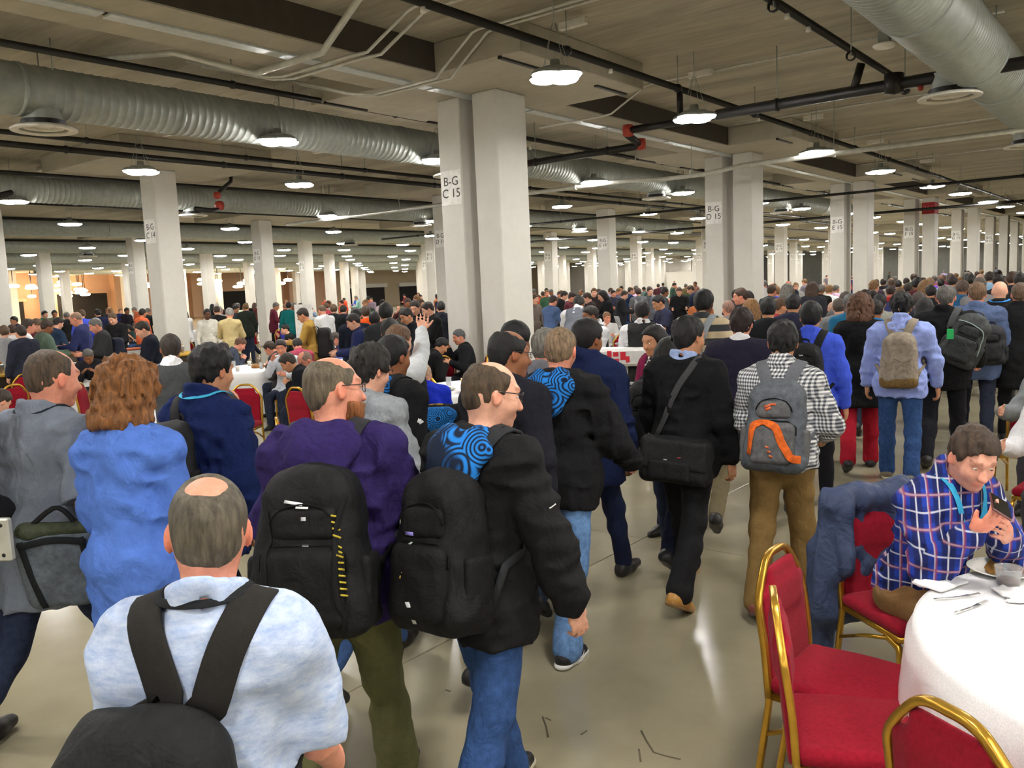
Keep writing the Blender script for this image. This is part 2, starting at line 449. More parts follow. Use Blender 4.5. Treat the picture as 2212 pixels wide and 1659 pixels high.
# warm drum lamps of the foyer at the far left
wl_m = MB().lathe([(.0001, -.3), (.5, -.28), (.72, -.1), (.72, .1), (.5, .28), (.0001, .3)], 16).mesh('globe', M_warm)
wl_c = MB().tube([(0, 0, 0), (0, 0, 1)], .03, 6).mesh('cord', M_black)
FOYER = [(138, 609, 70), (128, 617, 74), (166, 614, 72), (130, 627, 80), (148, 632, 84), (137, 636, 88), (172, 625, 78), (180, 628, 82), (170, 632, 86), (184, 636, 88), (148, 640, 90), (22, 624, 74), (28, 618, 70), (17, 635, 84), (67, 618, 70), (68, 622, 76), (69, 640, 88), (296, 625, 74), (318, 618, 72), (323, 614, 70),
        (436, 604, 74), (438, 613, 80), (470, 607, 76), (470, 616, 84), (468, 621, 88), (535, 605, 74), (521, 612, 80), (514, 619, 86), (581, 607, 76), (622, 605, 78), (606, 612, 86), (658, 609, 80)]
px_key = lambda a, b: a * 1000 + b
FOY = [px_key(a, b) for a, b, c in FOYER]
for k, (px, py, dep) in enumerate(FOYER):
    p = at_depth(px, py, dep)
    if p[1] > 91.3: p = p * 0 + (CPOS + ray(px, py) * (91.3 / ray(px, py)[1]))
    o = obj('foyer_lamp', None, None, tuple(p)); sc_ = .55 + .15 * (k % 3 == 0)
    obj('globe', wl_m, o).scale = (sc_, sc_, .45); obj('cord', wl_c, o, (0, 0, .1)).scale = (1, 1, max(.2, ZC - p[2] - .1))
    tag(o, 'warm drum lamp in the far foyer, %s from the left' % ORD[sorted(FOY).index(px_key(px, py))], 'lamp', 'warm drum lamps in the far foyer')

for k, y in enumerate((62, 70, 78)):
    o = empty('wall_washer', (124.2, y, 4.9)); tag(o, 'wall-wash lamp over the far white wall, %s' % ('right', 'middle', 'left')[k], 'lamp', 'wall-wash lamps over the far wall')
    MB().box((0, 0, .08), (.3, .6, .16), .02).tube([(0, 0, .1), (0, 0, .6)], .02, 6).build('housing', M_galv, o); MB().box((0, 0, -.01), (.26, .56, .02)).build('lens', M_led, o).scale = (1.2, 3, 1)
# ---------------------------------------------------------------- ducts
def duct(y, x0, x1, r, z, full=True):
    o = empty('air_duct', (x0, y, z))
    L = x1 - x0; n = 24; k = 0; x = 0.
    sec = 1.5 if full else 6.0
    while x < L - .01:
        ln = min(sec, L - x)
        if full: ln = min((2.9, 1.1, 2.2, 1.7, 3.0)[k % 5], L - x)
        b = MB(); ribs = max(1, int(ln / .12)) if (full and k % 5 != 1) else 1
        ring = []; xs = []
        for q in range(ribs):
            a = ln * q / ribs; w_ = ln / ribs
            if ribs > 1: xs += [(a + .0, r), (a + w_ * .74, r), (a + w_ * .82, r + .007), (a + w_ * .94, r + .007)]
            else: xs += [(a, r * 1.015), (a + w_, r * 1.015)]
        if ribs > 1: xs.append((ln, r))
        vs = []; fs = []
        for xx, rr in xs:
            for j in range(n): vs.append((xx, rr * math.cos(2 * PI * j / n), rr * math.sin(2 * PI * j / n)))
        for i in range(len(xs) - 1):
            for j in range(n): fs.append((i * n + j, i * n + (j + 1) % n, (i + 1) * n + (j + 1) % n, (i + 1) * n + j))
        b.add(vs, fs, True)
        b.build('duct_section', M_galv, o, loc=(x, 0, 0))
        cb = MB().lathe([(r + .003, -.03), (r + .016, -.03), (r + .016, .03), (r + .003, .03)], n).xform(Matrix.Rotation(PI / 2, 4, 'Y'))
        cb.build('coupling_band', M_galv, o, loc=(x, 0, 0))
        if k % 2 == 0:
            MB().tube([(x + .4, -.2, r * .8), (x + .4, -.2, ZC - z)], .01, 5).tube([(x + .4, .2, r * .8), (x + .4, .2, ZC - z)], .01, 5).build('hanger', M_galv, o)
        x += ln; k += 1
    return o
DY = [2.28, 12.0, 21.8, 32, 42, 52, 62, 72]
where = ['beside the right edge of the picture', 'crossing behind the nearest paired columns', 'behind the column signed C 14', 'beyond the second row of columns', 'beyond the third row of columns', 'beyond the fourth row of columns', 'beyond the fifth row of columns', 'nearest the left foyer']
for k, y in enumerate(DY):
    o = duct(y, (-4, 1, 4, 10, 14, 18, 24, 30)[k], (24, 40, 44, 90, 90, 90, 90, 90)[k], .42 if k == 0 else .33, 4.83, k < 3)
    tag(o, 'round galvanised spiral duct running along the ceiling ' + where[k], 'duct', 'spiral ducts under the ceiling')
# diffusers
def diffuser_mesh():
    b = MB()
    b.lathe([(.405, .0), (.41, .02), (.36, .05), (.3, .04), (.29, .015), (.31, .0), (.405, .0)], 28)
    cone1 = MB().lathe([(.24, .03), (.25, .045), (.16, .075), (.15, .06), (.24, .03)], 28)
    cone2 = MB().lathe([(.0001, .06), (.11, .05), (.12, .065), (.0001, .1)], 24)
    neck = MB().lathe([(.26, .05), (.27, .1), (.27, .13)], 24)
    return b.mesh('outer_ring', M_white), cone1.mesh('inner_ring', M_white), cone2.mesh('centre_cone', M_white), neck.mesh('neck', M_black), MB().lathe([(.24, .13), (.24, .34)], 24).mesh('collar', M_galv)
DM = diffuser_mesh()
for (x, y, words_) in [(5.3, 12.0, 'under the near duct at the left edge of the picture'), (13.42, 12.0, 'half hidden behind the paired columns signed C 15'), (22.2, 12.0, 'above the crowd left of the column signed D 15'),
        (13.3, 2.6, 'at the upper right below the black pipe'), (20.0, 2.5, 'at the right edge of the picture'), (13.4, 21.8, 'just right of the column signed C 14'), (22.5, 21.8, 'over the middle tables'), (5.0, 21.8, 'at the far left'),
        (32, 12, 'right of the column signed D 15'), (33, 21.8, 'over the far middle crowd'), (18, 32, 'far left beyond the second columns'), (28, 32, 'beyond the column signed D 13'), (20, 42, 'far left, third duct'), (42, 12.0, 'far right, left of the columns signed F 15')]:
    o = empty('ceiling_diffuser', (x, y, 4.33))
    for nm, me in zip(('outer_ring', 'inner_ring', 'centre_cone', 'neck', 'collar'), DM): obj(nm, me, o)
    tag(o, 'white round air diffuser ' + words_, 'air diffuser', 'round air diffusers')

# ---------------------------------------------------------------- pipes
def pipe(name, pts, r, mat, label, cat='pipe', couplings=(), hang=0., group=None, n=10):
    o = empty(name, pts[0]); b0 = Vector(pts[0])
    P = [tuple(Vector(p) - b0) for p in pts]
    MB().tube(P, r, n).build('pipe_run', mat, o)
    a, b = Vector(P[0]), Vector(P[-1])
    L = (b - a).length
    if hang:
        k = hang * .4
        while k < L:
            q = a.lerp(b, k / L); top = ZC - pts[0][2]
            MB().tube([q, (q.x, q.y, top)], .008, 5).build('hanger_rod', M_galv, o)
            MB().lathe([(r + .002, -.025), (r + .016, -.025), (r + .016, .025), (r + .002, .025)], 10).xform(Matrix.Translation(q) @ Vector((0, 0, 1)).rotation_difference((b - a).normalized()).to_matrix().to_4x4()).build('coupling', mat, o)
            k += hang
    for (t_, rr, mt) in couplings:
        q = Vector(t_) - b0
        MB().lathe([(.0001, -rr * 1.2), (rr, -rr), (rr * 1.1, 0), (rr, rr), (.0001, rr * 1.2)], 10).xform(Matrix.Translation(q)).build('elbow', mt, o)
    tag(o, label, cat, group); return o
G1 = 'black sprinkler pipes'
pipe('sprinkler_pipe', [(2, 6.35, 5.0), (70, 6.35, 5.0)], .05, M_black, 'thin black sprinkler pipe running from the top middle into the distance above the lamps', hang=3.1, group=G1)
pipe('sprinkler_pipe', [(3, 3.63, 5.0), (14.3, 3.63, 5.0), (14.6, 3.45, 4.75)], .05, M_black, 'black sprinkler pipe descending to the thick pipe at the upper right', hang=2.6, group=G1)
pipe('main_pipe', [(13.2, 6.0, 4.62), (13.2, -3, 4.62)], .085, M_black, 'thick black main pipe crossing the upper right corner', hang=2.5, couplings=[((13.2, 3.3, 4.64), .13, M_black), ((13.2, 2.6, 4.64), .11, M_black), ((13.2, 2.95, 4.52), .035, M_red)], group=G1)
MB().tube([(13.2, 3.86, 4.62), (13.2, 3.75, 5.0)], .06, 10).build('sprinkler_drop', M_black)
tag(bpy.data.objects['sprinkler_drop'], 'short vertical black pipe standing on the thick main pipe', 'pipe')
pipe('sprinkler_pipe', [(3, 11.05, 5.12), (60, 11.05, 5.12)], .045, M_black, 'black pipe running just above the near spiral duct', hang=3.3, group=G1)
pipe('sprinkler_pipe', [(3, 15.9, 5.0), (60, 15.9, 5.0)], .045, M_black, 'black pipe below the drop panel of the column signed C 14', hang=3.4, group=G1)
pipe('sprinkler_pipe', [(3, 16.75, 4.95), (60, 16.75, 4.95)], .06, M_black, 'thicker black pipe beside the C 14 drop panel', hang=3.4, group=G1)
pipe('main_pipe', [(14.4, 8.3, 4.85), (14.4, 6.6, 4.85)], .07, M_black, 'dark pipe with red elbows right of the paired columns, near length', couplings=[((14.4, 8.35, 4.85), .1, M_red)], group=G1)
pipe('main_pipe', [(14.4, 8.4, 4.8), (14.9, 8.4, 4.66)], .07, M_black, 'dark offset pipe between two red elbows', couplings=[((14.95, 8.4, 4.66), .1, M_red)], group=G1)
pipe('main_pipe', [(14.9, 8.4, 4.62), (14.9, 11.2, 4.62)], .07, M_black, 'dark pipe with red elbows right of the paired columns, far length', couplings=[((14.9, 11.25, 4.62), .1, M_red)], hang=1.8, group=G1)
for k, y in enumerate((20.6, 25.4, 26.3, 31.0, 35.5, 36.4, 41, 46)):
    pipe('sprinkler_pipe', [(6 + k, y, 5.0), (85, y, 5.0)], .05, M_black, 'dark pipe far back along the ceiling, %s beyond the C 14 column' % ('first', 'second', 'third', 'fourth', 'fifth', 'sixth', 'seventh', 'eighth')[k], group=G1, n=6)
pipe('electrical_conduit', [(18.05, -2, 4.42), (18.05, 7.6, 4.42), (18.1, 8.6, 4.34), (18.1, 9.6, 4.34), (18.15, 10.6, 4.42), (18.25, 24, 4.42)], .05, M_conduit, 'long pale conduit crossing the whole hall in front of the D 15 columns', 'conduit', hang=3.2)
pipe('electrical_conduit', [(28.3, -2, 4.5), (28.3, 30, 4.5)], .045, M_black, 'dark conduit crossing in front of the E 15 columns', 'conduit', hang=4.)
pipe('electrical_conduit', [(38.5, 2, 4.45), (38.5, 34, 4.45)], .06, M_black, 'dark conduit crossing behind the F 15 columns', 'conduit', hang=4.)
pipe('electrical_conduit', [(8.2, 20.5, 4.55), (8.2, 34, 4.55)], .06, M_black, 'black pipe rising at the far left beyond the C 14 column', 'conduit', hang=3.)
# bent conduits rising over the joint beam
GC = 'pale bent conduits over the joint beam'
def bent(x0, r, label, ys=7.5, x1=None, tail=()):
    x1 = x0 if x1 is None else x1
    pipe('electrical_conduit', [(x0, 2.0, 5.42), (x0, ys, 5.42), (x0, ys + .12, 5.4), (x0 * .6 + x1 * .4, ys + .78, 5.02), (x1, ys + .95, 4.98), (x1, 9.7, 4.98)] + list(tail), r, M_conduit, label, 'conduit', group=GC)
bent(7.05, .042, 'thickest pale conduit bending over the joint beam at the top left', 7.5, 7.15, [(7.2, 9.9, 5.0), (6.5, 10.7, 5.3), (6.1, 12.0, 5.4)])
bent(7.75, .022, 'thin pale conduit beside the thickest one at the top left', 7.4, 7.5, [(7.4, 9.95, 5.0), (7.0, 11.2, 5.38)])
bent(7.95, .022, 'thin pale conduit bending over the beam, rightmost of the top left trio', 7.35, 7.68, [(7.55, 10.0, 5.0), (7.3, 11.3, 5.38)])
bent(9.0, .02, 'left one of two thin conduits bending down beside the nearest drop panel', 7.45, 9.15, [(9.0, 10.0, 5.02), (8.6, 10.9, 5.3)])
bent(9.14, .02, 'right one of two thin conduits bending down beside the nearest drop panel', 7.3, 9.3, [(9.15, 10.05, 5.02), (8.8, 11.0, 5.3)])
bent(13.6, .018, 'thin conduit bending down to the beam right of the nearest columns', 7.4, 13.4)
for x, wrd in ((18.6, 'before the D 15 columns'), (22.9, 'after the D 15 columns'), (28.9, 'before the E 15 columns')):
    pipe('electrical_conduit', [(x, -2, 5.42), (x, 8.2, 5.42)], .02, M_conduit, 'thin pale conduit along the slab ' + wrd, 'conduit', group=GC)
# valve cluster right of the C 14 column, smoke detector, sprinkler heads
p_ = at_z(1452, 236, 4.62)
o = MB().tube([(0, 0, 0), (0, 0, .38)], .05, 10).build('sprinkler_drop', M_black, None, loc=(12.6, 6.35, 4.62)); tag(o, 'short vertical black pipe left of the second near lamp', 'pipe')
o = empty('valve_assembly', (13.1, 20.0, 4.35)); tag(o, 'red valve cluster on a black pipe right of the C 14 column', 'valve')
MB().lathe([(.0001, -.13), (.1, -.1), (.13, 0), (.1, .1), (.0001, .13)], 12).build('valve_body', M_red, o, loc=(0, 0, .1))
MB().lathe([(.0001, -.1), (.08, -.08), (.1, 0), (.08, .08), (.0001, .1)], 12).build('valve_body', M_red, o, loc=(-.05, 0, .36))
MB().tube([(0, 0, 0), (-.3, -.1, -.05), (-.9, -.3, -.05)], .06, 8).build('pipe_run', M_black, o)
MB().tube([(0, 0, .45), (.4, 0, .75), (.45, 0, 1.1)], .05, 8).build('pipe_run', M_black, o)
o = empty('smoke_detector', (12.23, 3.18, 4.95)); tag(o, 'white round detector on a grey box at the upper right', 'detector')
MB().lathe([(.0001, -.03), (.12, -.025), (.15, .0), (.15, .02), (.0001, .02)], 20).build('disc', M_white, o)
MB().box((0, 0, .1), (.14, .14, .16), .01).tube([(0, 0, .1), (0, 0, .55)], .02, 6).build('mount_box', M_galv, o)
for k, (px, py) in enumerate(((1342, 148), (1758, 60), (1706, 33), (1650, 256), (938, 12), (1310, 292))):
    q_ = at_z(px, py, 4.93); o = empty('sprinkler', (q_[0], min((6.35, 3.63, 11.05), key=lambda v: abs(v - q_[1])), 4.93)); tag(o, 'small white sprinkler head on the black pipe at the %s' % ('top centre by the nearest lamp', 'upper right', 'upper right nearest the edge', 'right of the second lamp', 'top beside the conduits', 'near the red elbows')[k], 'sprinkler')
    MB().lathe([(.0001, -.04), (.035, -.03), (.03, 0), (.02, .05), (.0001, .06)], 8).build('head', M_white, o)
# ---------------------------------------------------------------- implicit-surface toolkit (bodies, garments, bags)
_rs = np.random.RandomState(3); NTAB = _rs.rand(32, 32, 32).astype(np.float32) * 2 - 1
def vnoise(P, f, seed=0):
    q = P * f + seed * 7.31; i = np.floor(q).astype(np.int32); t = q - i; t = t * t * (3 - 2 * t); out = 0
    for a in (0, 1):
        wx = t[:, 0] if a else 1 - t[:, 0]
        for b in (0, 1):
            wy = t[:, 1] if b else 1 - t[:, 1]
            for c in (0, 1):
                wz = t[:, 2] if c else 1 - t[:, 2]
                out = out + NTAB[(i[:, 0] + a) & 31, (i[:, 1] + b) & 31, (i[:, 2] + c) & 31] * wx * wy * wz
    return out
V3 = lambda *a: np.array(a, np.float64)
class Cone:
    cut = None
    def __init__(s, a, b, ra, rb, k=.03, flat=None, op='u'):
        s.a, s.b, s.ra, s.rb, s.k, s.op = V3(*a), V3(*b), ra, rb, k, op
        s.flat = flat
        r = max(ra, rb) * (max(1., flat[1]) if flat else 1.)
        s.lo = np.minimum(s.a, s.b) - r; s.hi = np.maximum(s.a, s.b) + r
    def __call__(s, X, Y, Z):
        ba = s.b - s.a; L2 = ba @ ba + 1e-12
        x, y, z = X - s.a[0], Y - s.a[1], Z - s.a[2]
        t = np.clip((x * ba[0] + y * ba[1] + z * ba[2]) / L2, 0, 1)
        x = x - t * ba[0]; y = y - t * ba[1]; z = z - t * ba[2]
        if s.flat:
            n, q = V3(*s.flat[0]), s.flat[1]
            c = (x * n[0] + y * n[1] + z * n[2]) * (1. / q - 1.)
            x = x + c * n[0]; y = y + c * n[1]; z = z + c * n[2]
        d = np.sqrt(x * x + y * y + z * z) - (s.ra + (s.rb - s.ra) * t)
        if s.cut is not None:
            e, n = s.cut; d = np.maximum(d, (X - e[0]) * n[0] + (Y - e[1]) * n[1] + (Z - e[2]) * n[2])
        return d
class Ell:
    def __init__(s, c, r, R=None, k=.03, op='u'):
        s.c, s.r, s.k, s.op = V3(*c), V3(*r), k, op; s.R = None if R is None else np.asarray(R)
        e = s.r if R is None else np.sqrt((np.abs(s.R) ** 2) @ (s.r ** 2))
        s.lo, s.hi = s.c - e, s.c + e
    def __call__(s, X, Y, Z):
        x, y, z = X - s.c[0], Y - s.c[1], Z - s.c[2]
        if s.R is not None:
            R = s.R; x, y, z = (R[0, 0] * x + R[1, 0] * y + R[2, 0] * z, R[0, 1] * x + R[1, 1] * y + R[2, 1] * z, R[0, 2] * x + R[1, 2] * y + R[2, 2] * z)
        a, b, c = x / s.r[0], y / s.r[1], z / s.r[2]
        k0 = np.sqrt(a * a + b * b + c * c) + 1e-9
        k1 = np.sqrt((a / s.r[0]) ** 2 + (b / s.r[1]) ** 2 + (c / s.r[2]) ** 2) + 1e-9
        return k0 * (k0 - 1) / k1
class RBox:
    def __init__(s, c, h, r, R=None, k=.02, op='u', taper=0.):
        s.c, s.h, s.r, s.k, s.op, s.tp = V3(*c), V3(*h), r, k, op, taper; s.R = None if R is None else np.asarray(R)
        e = s.h * (1 + abs(taper)) if R is None else np.abs(s.R) @ (s.h * (1 + abs(taper)))
        s.lo, s.hi = s.c - e, s.c + e
    def __call__(s, X, Y, Z):
        x, y, z = X - s.c[0], Y - s.c[1], Z - s.c[2]
        if s.R is not None:
            R = s.R; x, y, z = (R[0, 0] * x + R[1, 0] * y + R[2, 0] * z, R[0, 1] * x + R[1, 1] * y + R[2, 1] * z, R[0, 2] * x + R[1, 2] * y + R[2, 2] * z)
        if s.tp:
            g = 1 - s.tp * (z / s.h[2]); y = y / g; x = x / (1 - .5 * s.tp * (z / s.h[2]))
        q = [np.abs(v) - (hh - s.r) for v, hh in zip((x, y, z), s.h)]
        out = np.sqrt(sum(np.maximum(v, 0) ** 2 for v in q)) + np.minimum(np.maximum(np.maximum(q[0], q[1]), q[2]), 0) - s.r
        return out
class Plane:   # keeps the side where (p-c).n < 0
    op = 'i'; k = .008
    def __init__(s, c, n, k=.008): s.c, s.n, s.k = V3(*c), V3(*n) / np.linalg.norm(n), k; s.lo = s.hi = None
    def __call__(s, X, Y, Z): return (X - s.c[0]) * s.n[0] + (Y - s.c[1]) * s.n[1] + (Z - s.c[2]) * s.n[2]
class Fn:
    def __init__(s, f, op='i', k=.006, lo=None, hi=None): s.f, s.op, s.k, s.lo, s.hi = f, op, k, lo, hi
    def __call__(s, X, Y, Z): return s.f(X, Y, Z)
def comb(D, d, op, k):
    if op == 'u':
        h = np.maximum(k - np.abs(D - d), 0) / k; return np.minimum(D, d) - h * h * k * .25
    if op == 's': d = -d
    h = np.maximum(k - np.abs(D - d), 0) / k; return np.maximum(D, d) + h * h * k * .25
def sdf_at(prims, P):
    X, Y, Z = P[:, 0], P[:, 1], P[:, 2]; D = np.full(len(P), 10.)
    for p in prims: D = comb(D, p(X, Y, Z), p.op, p.k)
    return D
def sdf_mesh(prims, h, wrinkle=None, pad=.02, smooth=1):
    """prims -> verts, quads by surface nets; wrinkle = list of (amp, freq, (sx,sy,sz), seed)"""
    us = [p for p in prims if p.op == 'u']
    lo = np.min([p.lo for p in us], 0) - pad - 2 * h; hi = np.max([p.hi for p in us], 0) + pad + 2 * h
    n = np.ceil((hi - lo) / h).astype(int) + 1
    ax = [lo[i] + h * np.arange(n[i]) for i in range(3)]
    D = np.full(n, 1.0)
    for p in prims:
        if p.lo is not None:
            m_ = (p.k + pad) if p.op == 'u' else p.k + h
            i0 = np.clip(((p.lo - m_ - lo) / h).astype(int), 0, n - 1); i1 = np.clip(np.ceil((p.hi + m_ - lo) / h).astype(int) + 1, 1, n)
        else: i0, i1 = np.zeros(3, int), n
        if (i1 <= i0).any(): continue
        sl = tuple(slice(a, b) for a, b in zip(i0, i1))
        X, Y, Z = ax[0][sl[0]][:, None, None], ax[1][sl[1]][None, :, None], ax[2][sl[2]][None, None, :]
        D[sl] = comb(D[sl], np.broadcast_to(p(X, Y, Z), D[sl].shape), p.op, p.k)
    if wrinkle:
        I = np.argwhere(np.abs(D) < .04 + h); P = lo + h * I; dv = 0
        for amp, f, s, sd in wrinkle:
            nz = vnoise(P * np.array(s), f, abs(sd)); dv = dv + amp * ((1 - 2.2 * np.abs(nz)) if sd < 0 else nz)   # a negative seed makes creases
        D[I[:, 0], I[:, 1], I[:, 2]] += dv
    D[0] = D[-1] = 1; D[:, 0] = D[:, -1] = 1; D[:, :, 0] = D[:, :, -1] = 1
    ins = D < 0
    c = np.zeros(n - 1, np.uint8)
    for a in (0, 1):
        for b in (0, 1):
            for e in (0, 1): c += ins[a:n[0] - 1 + a, b:n[1] - 1 + b, e:n[2] - 1 + e]
    I = np.argwhere((c > 0) & (c < 8))
    if len(I) == 0: return np.zeros((0, 3)), np.zeros((0, 4), int)
    vid = np.full(n - 1, -1, np.int64); vid[I[:, 0], I[:, 1], I[:, 2]] = np.arange(len(I))
    co = {(a, b, e): D[I[:, 0] + a, I[:, 1] + b, I[:, 2] + e] for a in (0, 1) for b in (0, 1) for e in (0, 1)}
    S = np.zeros((len(I), 3)); cnt = np.zeros(len(I))
    for k0 in co:
        for axis in range(3):
            if k0[axis] == 0:
                k1 = list(k0); k1[axis] = 1; k1 = tuple(k1)
                da, db = co[k0], co[k1]; x = (da < 0) != (db < 0); t_ = np.where(x, da / (da - db + 1e-30), 0)
                pt = np.tile(np.array(k0, float), (len(I), 1)); pt[:, axis] += t_
                S += pt * x[:, None]; cnt += x
    V = lo + h * (I + S / np.maximum(cnt, 1)[:, None])
    F = []
    for axis in range(3):
        o1, o2 = [(1, 2), (2, 0), (0, 1)][axis]
        s0 = [slice(1, -1)] * 3; s1 = [slice(1, -1)] * 3; s0[axis] = slice(0, -1); s1[axis] = slice(1, None)
        A, Bm = ins[tuple(s0)], ins[tuple(s1)]
        E = np.argwhere(A != Bm)
        if len(E) == 0: continue
        sgn = A[E[:, 0], E[:, 1], E[:, 2]]
        base = E.copy(); base[:, o1] += 1; base[:, o2] += 1
        q = []
        for u, v in ((1, 1), (0, 1), (0, 0), (1, 0)):
            cc = base.copy(); cc[:, o1] -= u; cc[:, o2] -= v; q.append(vid[cc[:, 0], cc[:, 1], cc[:, 2]])
        q = np.stack(q, 1); q[~sgn] = q[~sgn][:, ::-1]; F.append(q)
    F = np.concatenate(F); F = F[(F >= 0).all(1)]
    for _ in range(smooth):
        acc = np.zeros_like(V); cn = np.zeros(len(V))
        for a in range(4):
            i, j = F[:, a], F[:, (a + 1) % 4]
            for ax_ in range(3): acc[:, ax_] += np.bincount(i, V[j, ax_], len(V)) + np.bincount(j, V[i, ax_], len(V))
            cn += np.bincount(i, minlength=len(V)) + np.bincount(j, minlength=len(V))
        V = V * .5 + .5 * acc / np.maximum(cn, 1)[:, None]
    return V, F
def join(parts):
    V = np.concatenate([p[0] for p in parts]); o = 0; F = []
    for v, f in parts: F.append(f + o); o += len(v)
    return V, np.concatenate(F)
def onto(prims, P, off, it=6):
    """push points onto the surface sdf = off"""
    P = np.array(P, float); e = .004
    for _ in range(it):
        d = sdf_at(prims, P)
        g = np.stack([sdf_at(prims, P + e * np.eye(3)[i]) - sdf_at(prims, P - e * np.eye(3)[i]) for i in range(3)], 1) / (2 * e)
        P = P - g / np.maximum((g * g).sum(1, keepdims=True), .2) * (d - off)[:, None] * .9
    nrm = g / np.maximum(np.linalg.norm(g, axis=1, keepdims=True), 1e-6)
    return P, nrm
def spline(pts, n):
    P = np.array(pts, float); m_ = len(P); out = []
    ts = np.linspace(0, m_ - 1, n)
    for t in ts:
        i = min(int(t), m_ - 2); u = t - i
        p0, p1, p2, p3 = P[max(i - 1, 0)], P[i], P[i + 1], P[min(i + 2, m_ - 1)]
        out.append(.5 * ((2 * p1) + (-p0 + p2) * u + (2 * p0 - 5 * p1 + 4 * p2 - p3) * u * u + (-p0 + 3 * p1 - 3 * p2 + p3) * u ** 3))
    return np.array(out)
def rot(ax, deg):
    a = math.radians(deg); c, s = math.cos(a), math.sin(a)
    return np.array({'x': ((1, 0, 0), (0, c, -s), (0, s, c)), 'y': ((c, 0, s), (0, 1, 0), (-s, 0, c)), 'z': ((c, -s, 0), (s, c, 0), (0, 0, 1))}[ax])
# ---------------------------------------------------------------- people: pose, body, garments
t = NT('skin'); t.set(Roughness=.5); t.b.inputs['Specular IOR Level'].default_value = .35
t.b.inputs['Subsurface Weight'].default_value = .0
_at = t.new('ShaderNodeAttribute', attribute_name='Col'); _oi = t.new('ShaderNodeObjectInfo').outputs['Color']
_f = t.noise(45, 4); _g = t.ramp(_f, [(.3, (.88, .84, .82, 1)), (.7, (1.08, 1.06, 1.05, 1))])
t.color(t.mix(1., t.mix(1., _oi, _at.outputs['Color'], 'MULTIPLY'), _g, 'MULTIPLY')); t.bump(t.noise(160, 3), .12, .003)
M_skin = t.m
M_hair = objcol('hair', .55, .5, 260, .7, (1, 1, .22), spec=.4)
M_cloth = objcol('woven_cloth', .88, .08, 90, .22, spec=.2, fold=.5)
M_fleece = objcol('soft_jacket_cloth', .92, .12, 150, .35, spec=.15, fold=.55)
M_denim = objcol('denim', .9, .22, 120, .25, spec=.15, fold=.6)
M_shell = objcol('shell_fabric', .6, .1, 40, .15, spec=.35, fold=.7)
M_leather = objcol('shoe_leather', .45, .12, 60, .12, spec=.5)
M_pack = objcol('bag_nylon', .7, .25, 110, .35, spec=.25, fold=.45)
M_web = objcol('webbing', .8, .12, 200, .3, spec=.2)
M_plastic = objcol('moulded_plastic', .35, .05, 40, .03, spec=.5)
M_lens = plain('spectacle_lens', (190, 200, 205), .05, 0.); MATS['spectacle_lens'].node_tree.nodes['Principled BSDF'].inputs['Alpha'].default_value = .25
M_eye = plain('eye_white', (226, 220, 212), .25); M_iris = plain('iris', (46, 34, 26), .2)

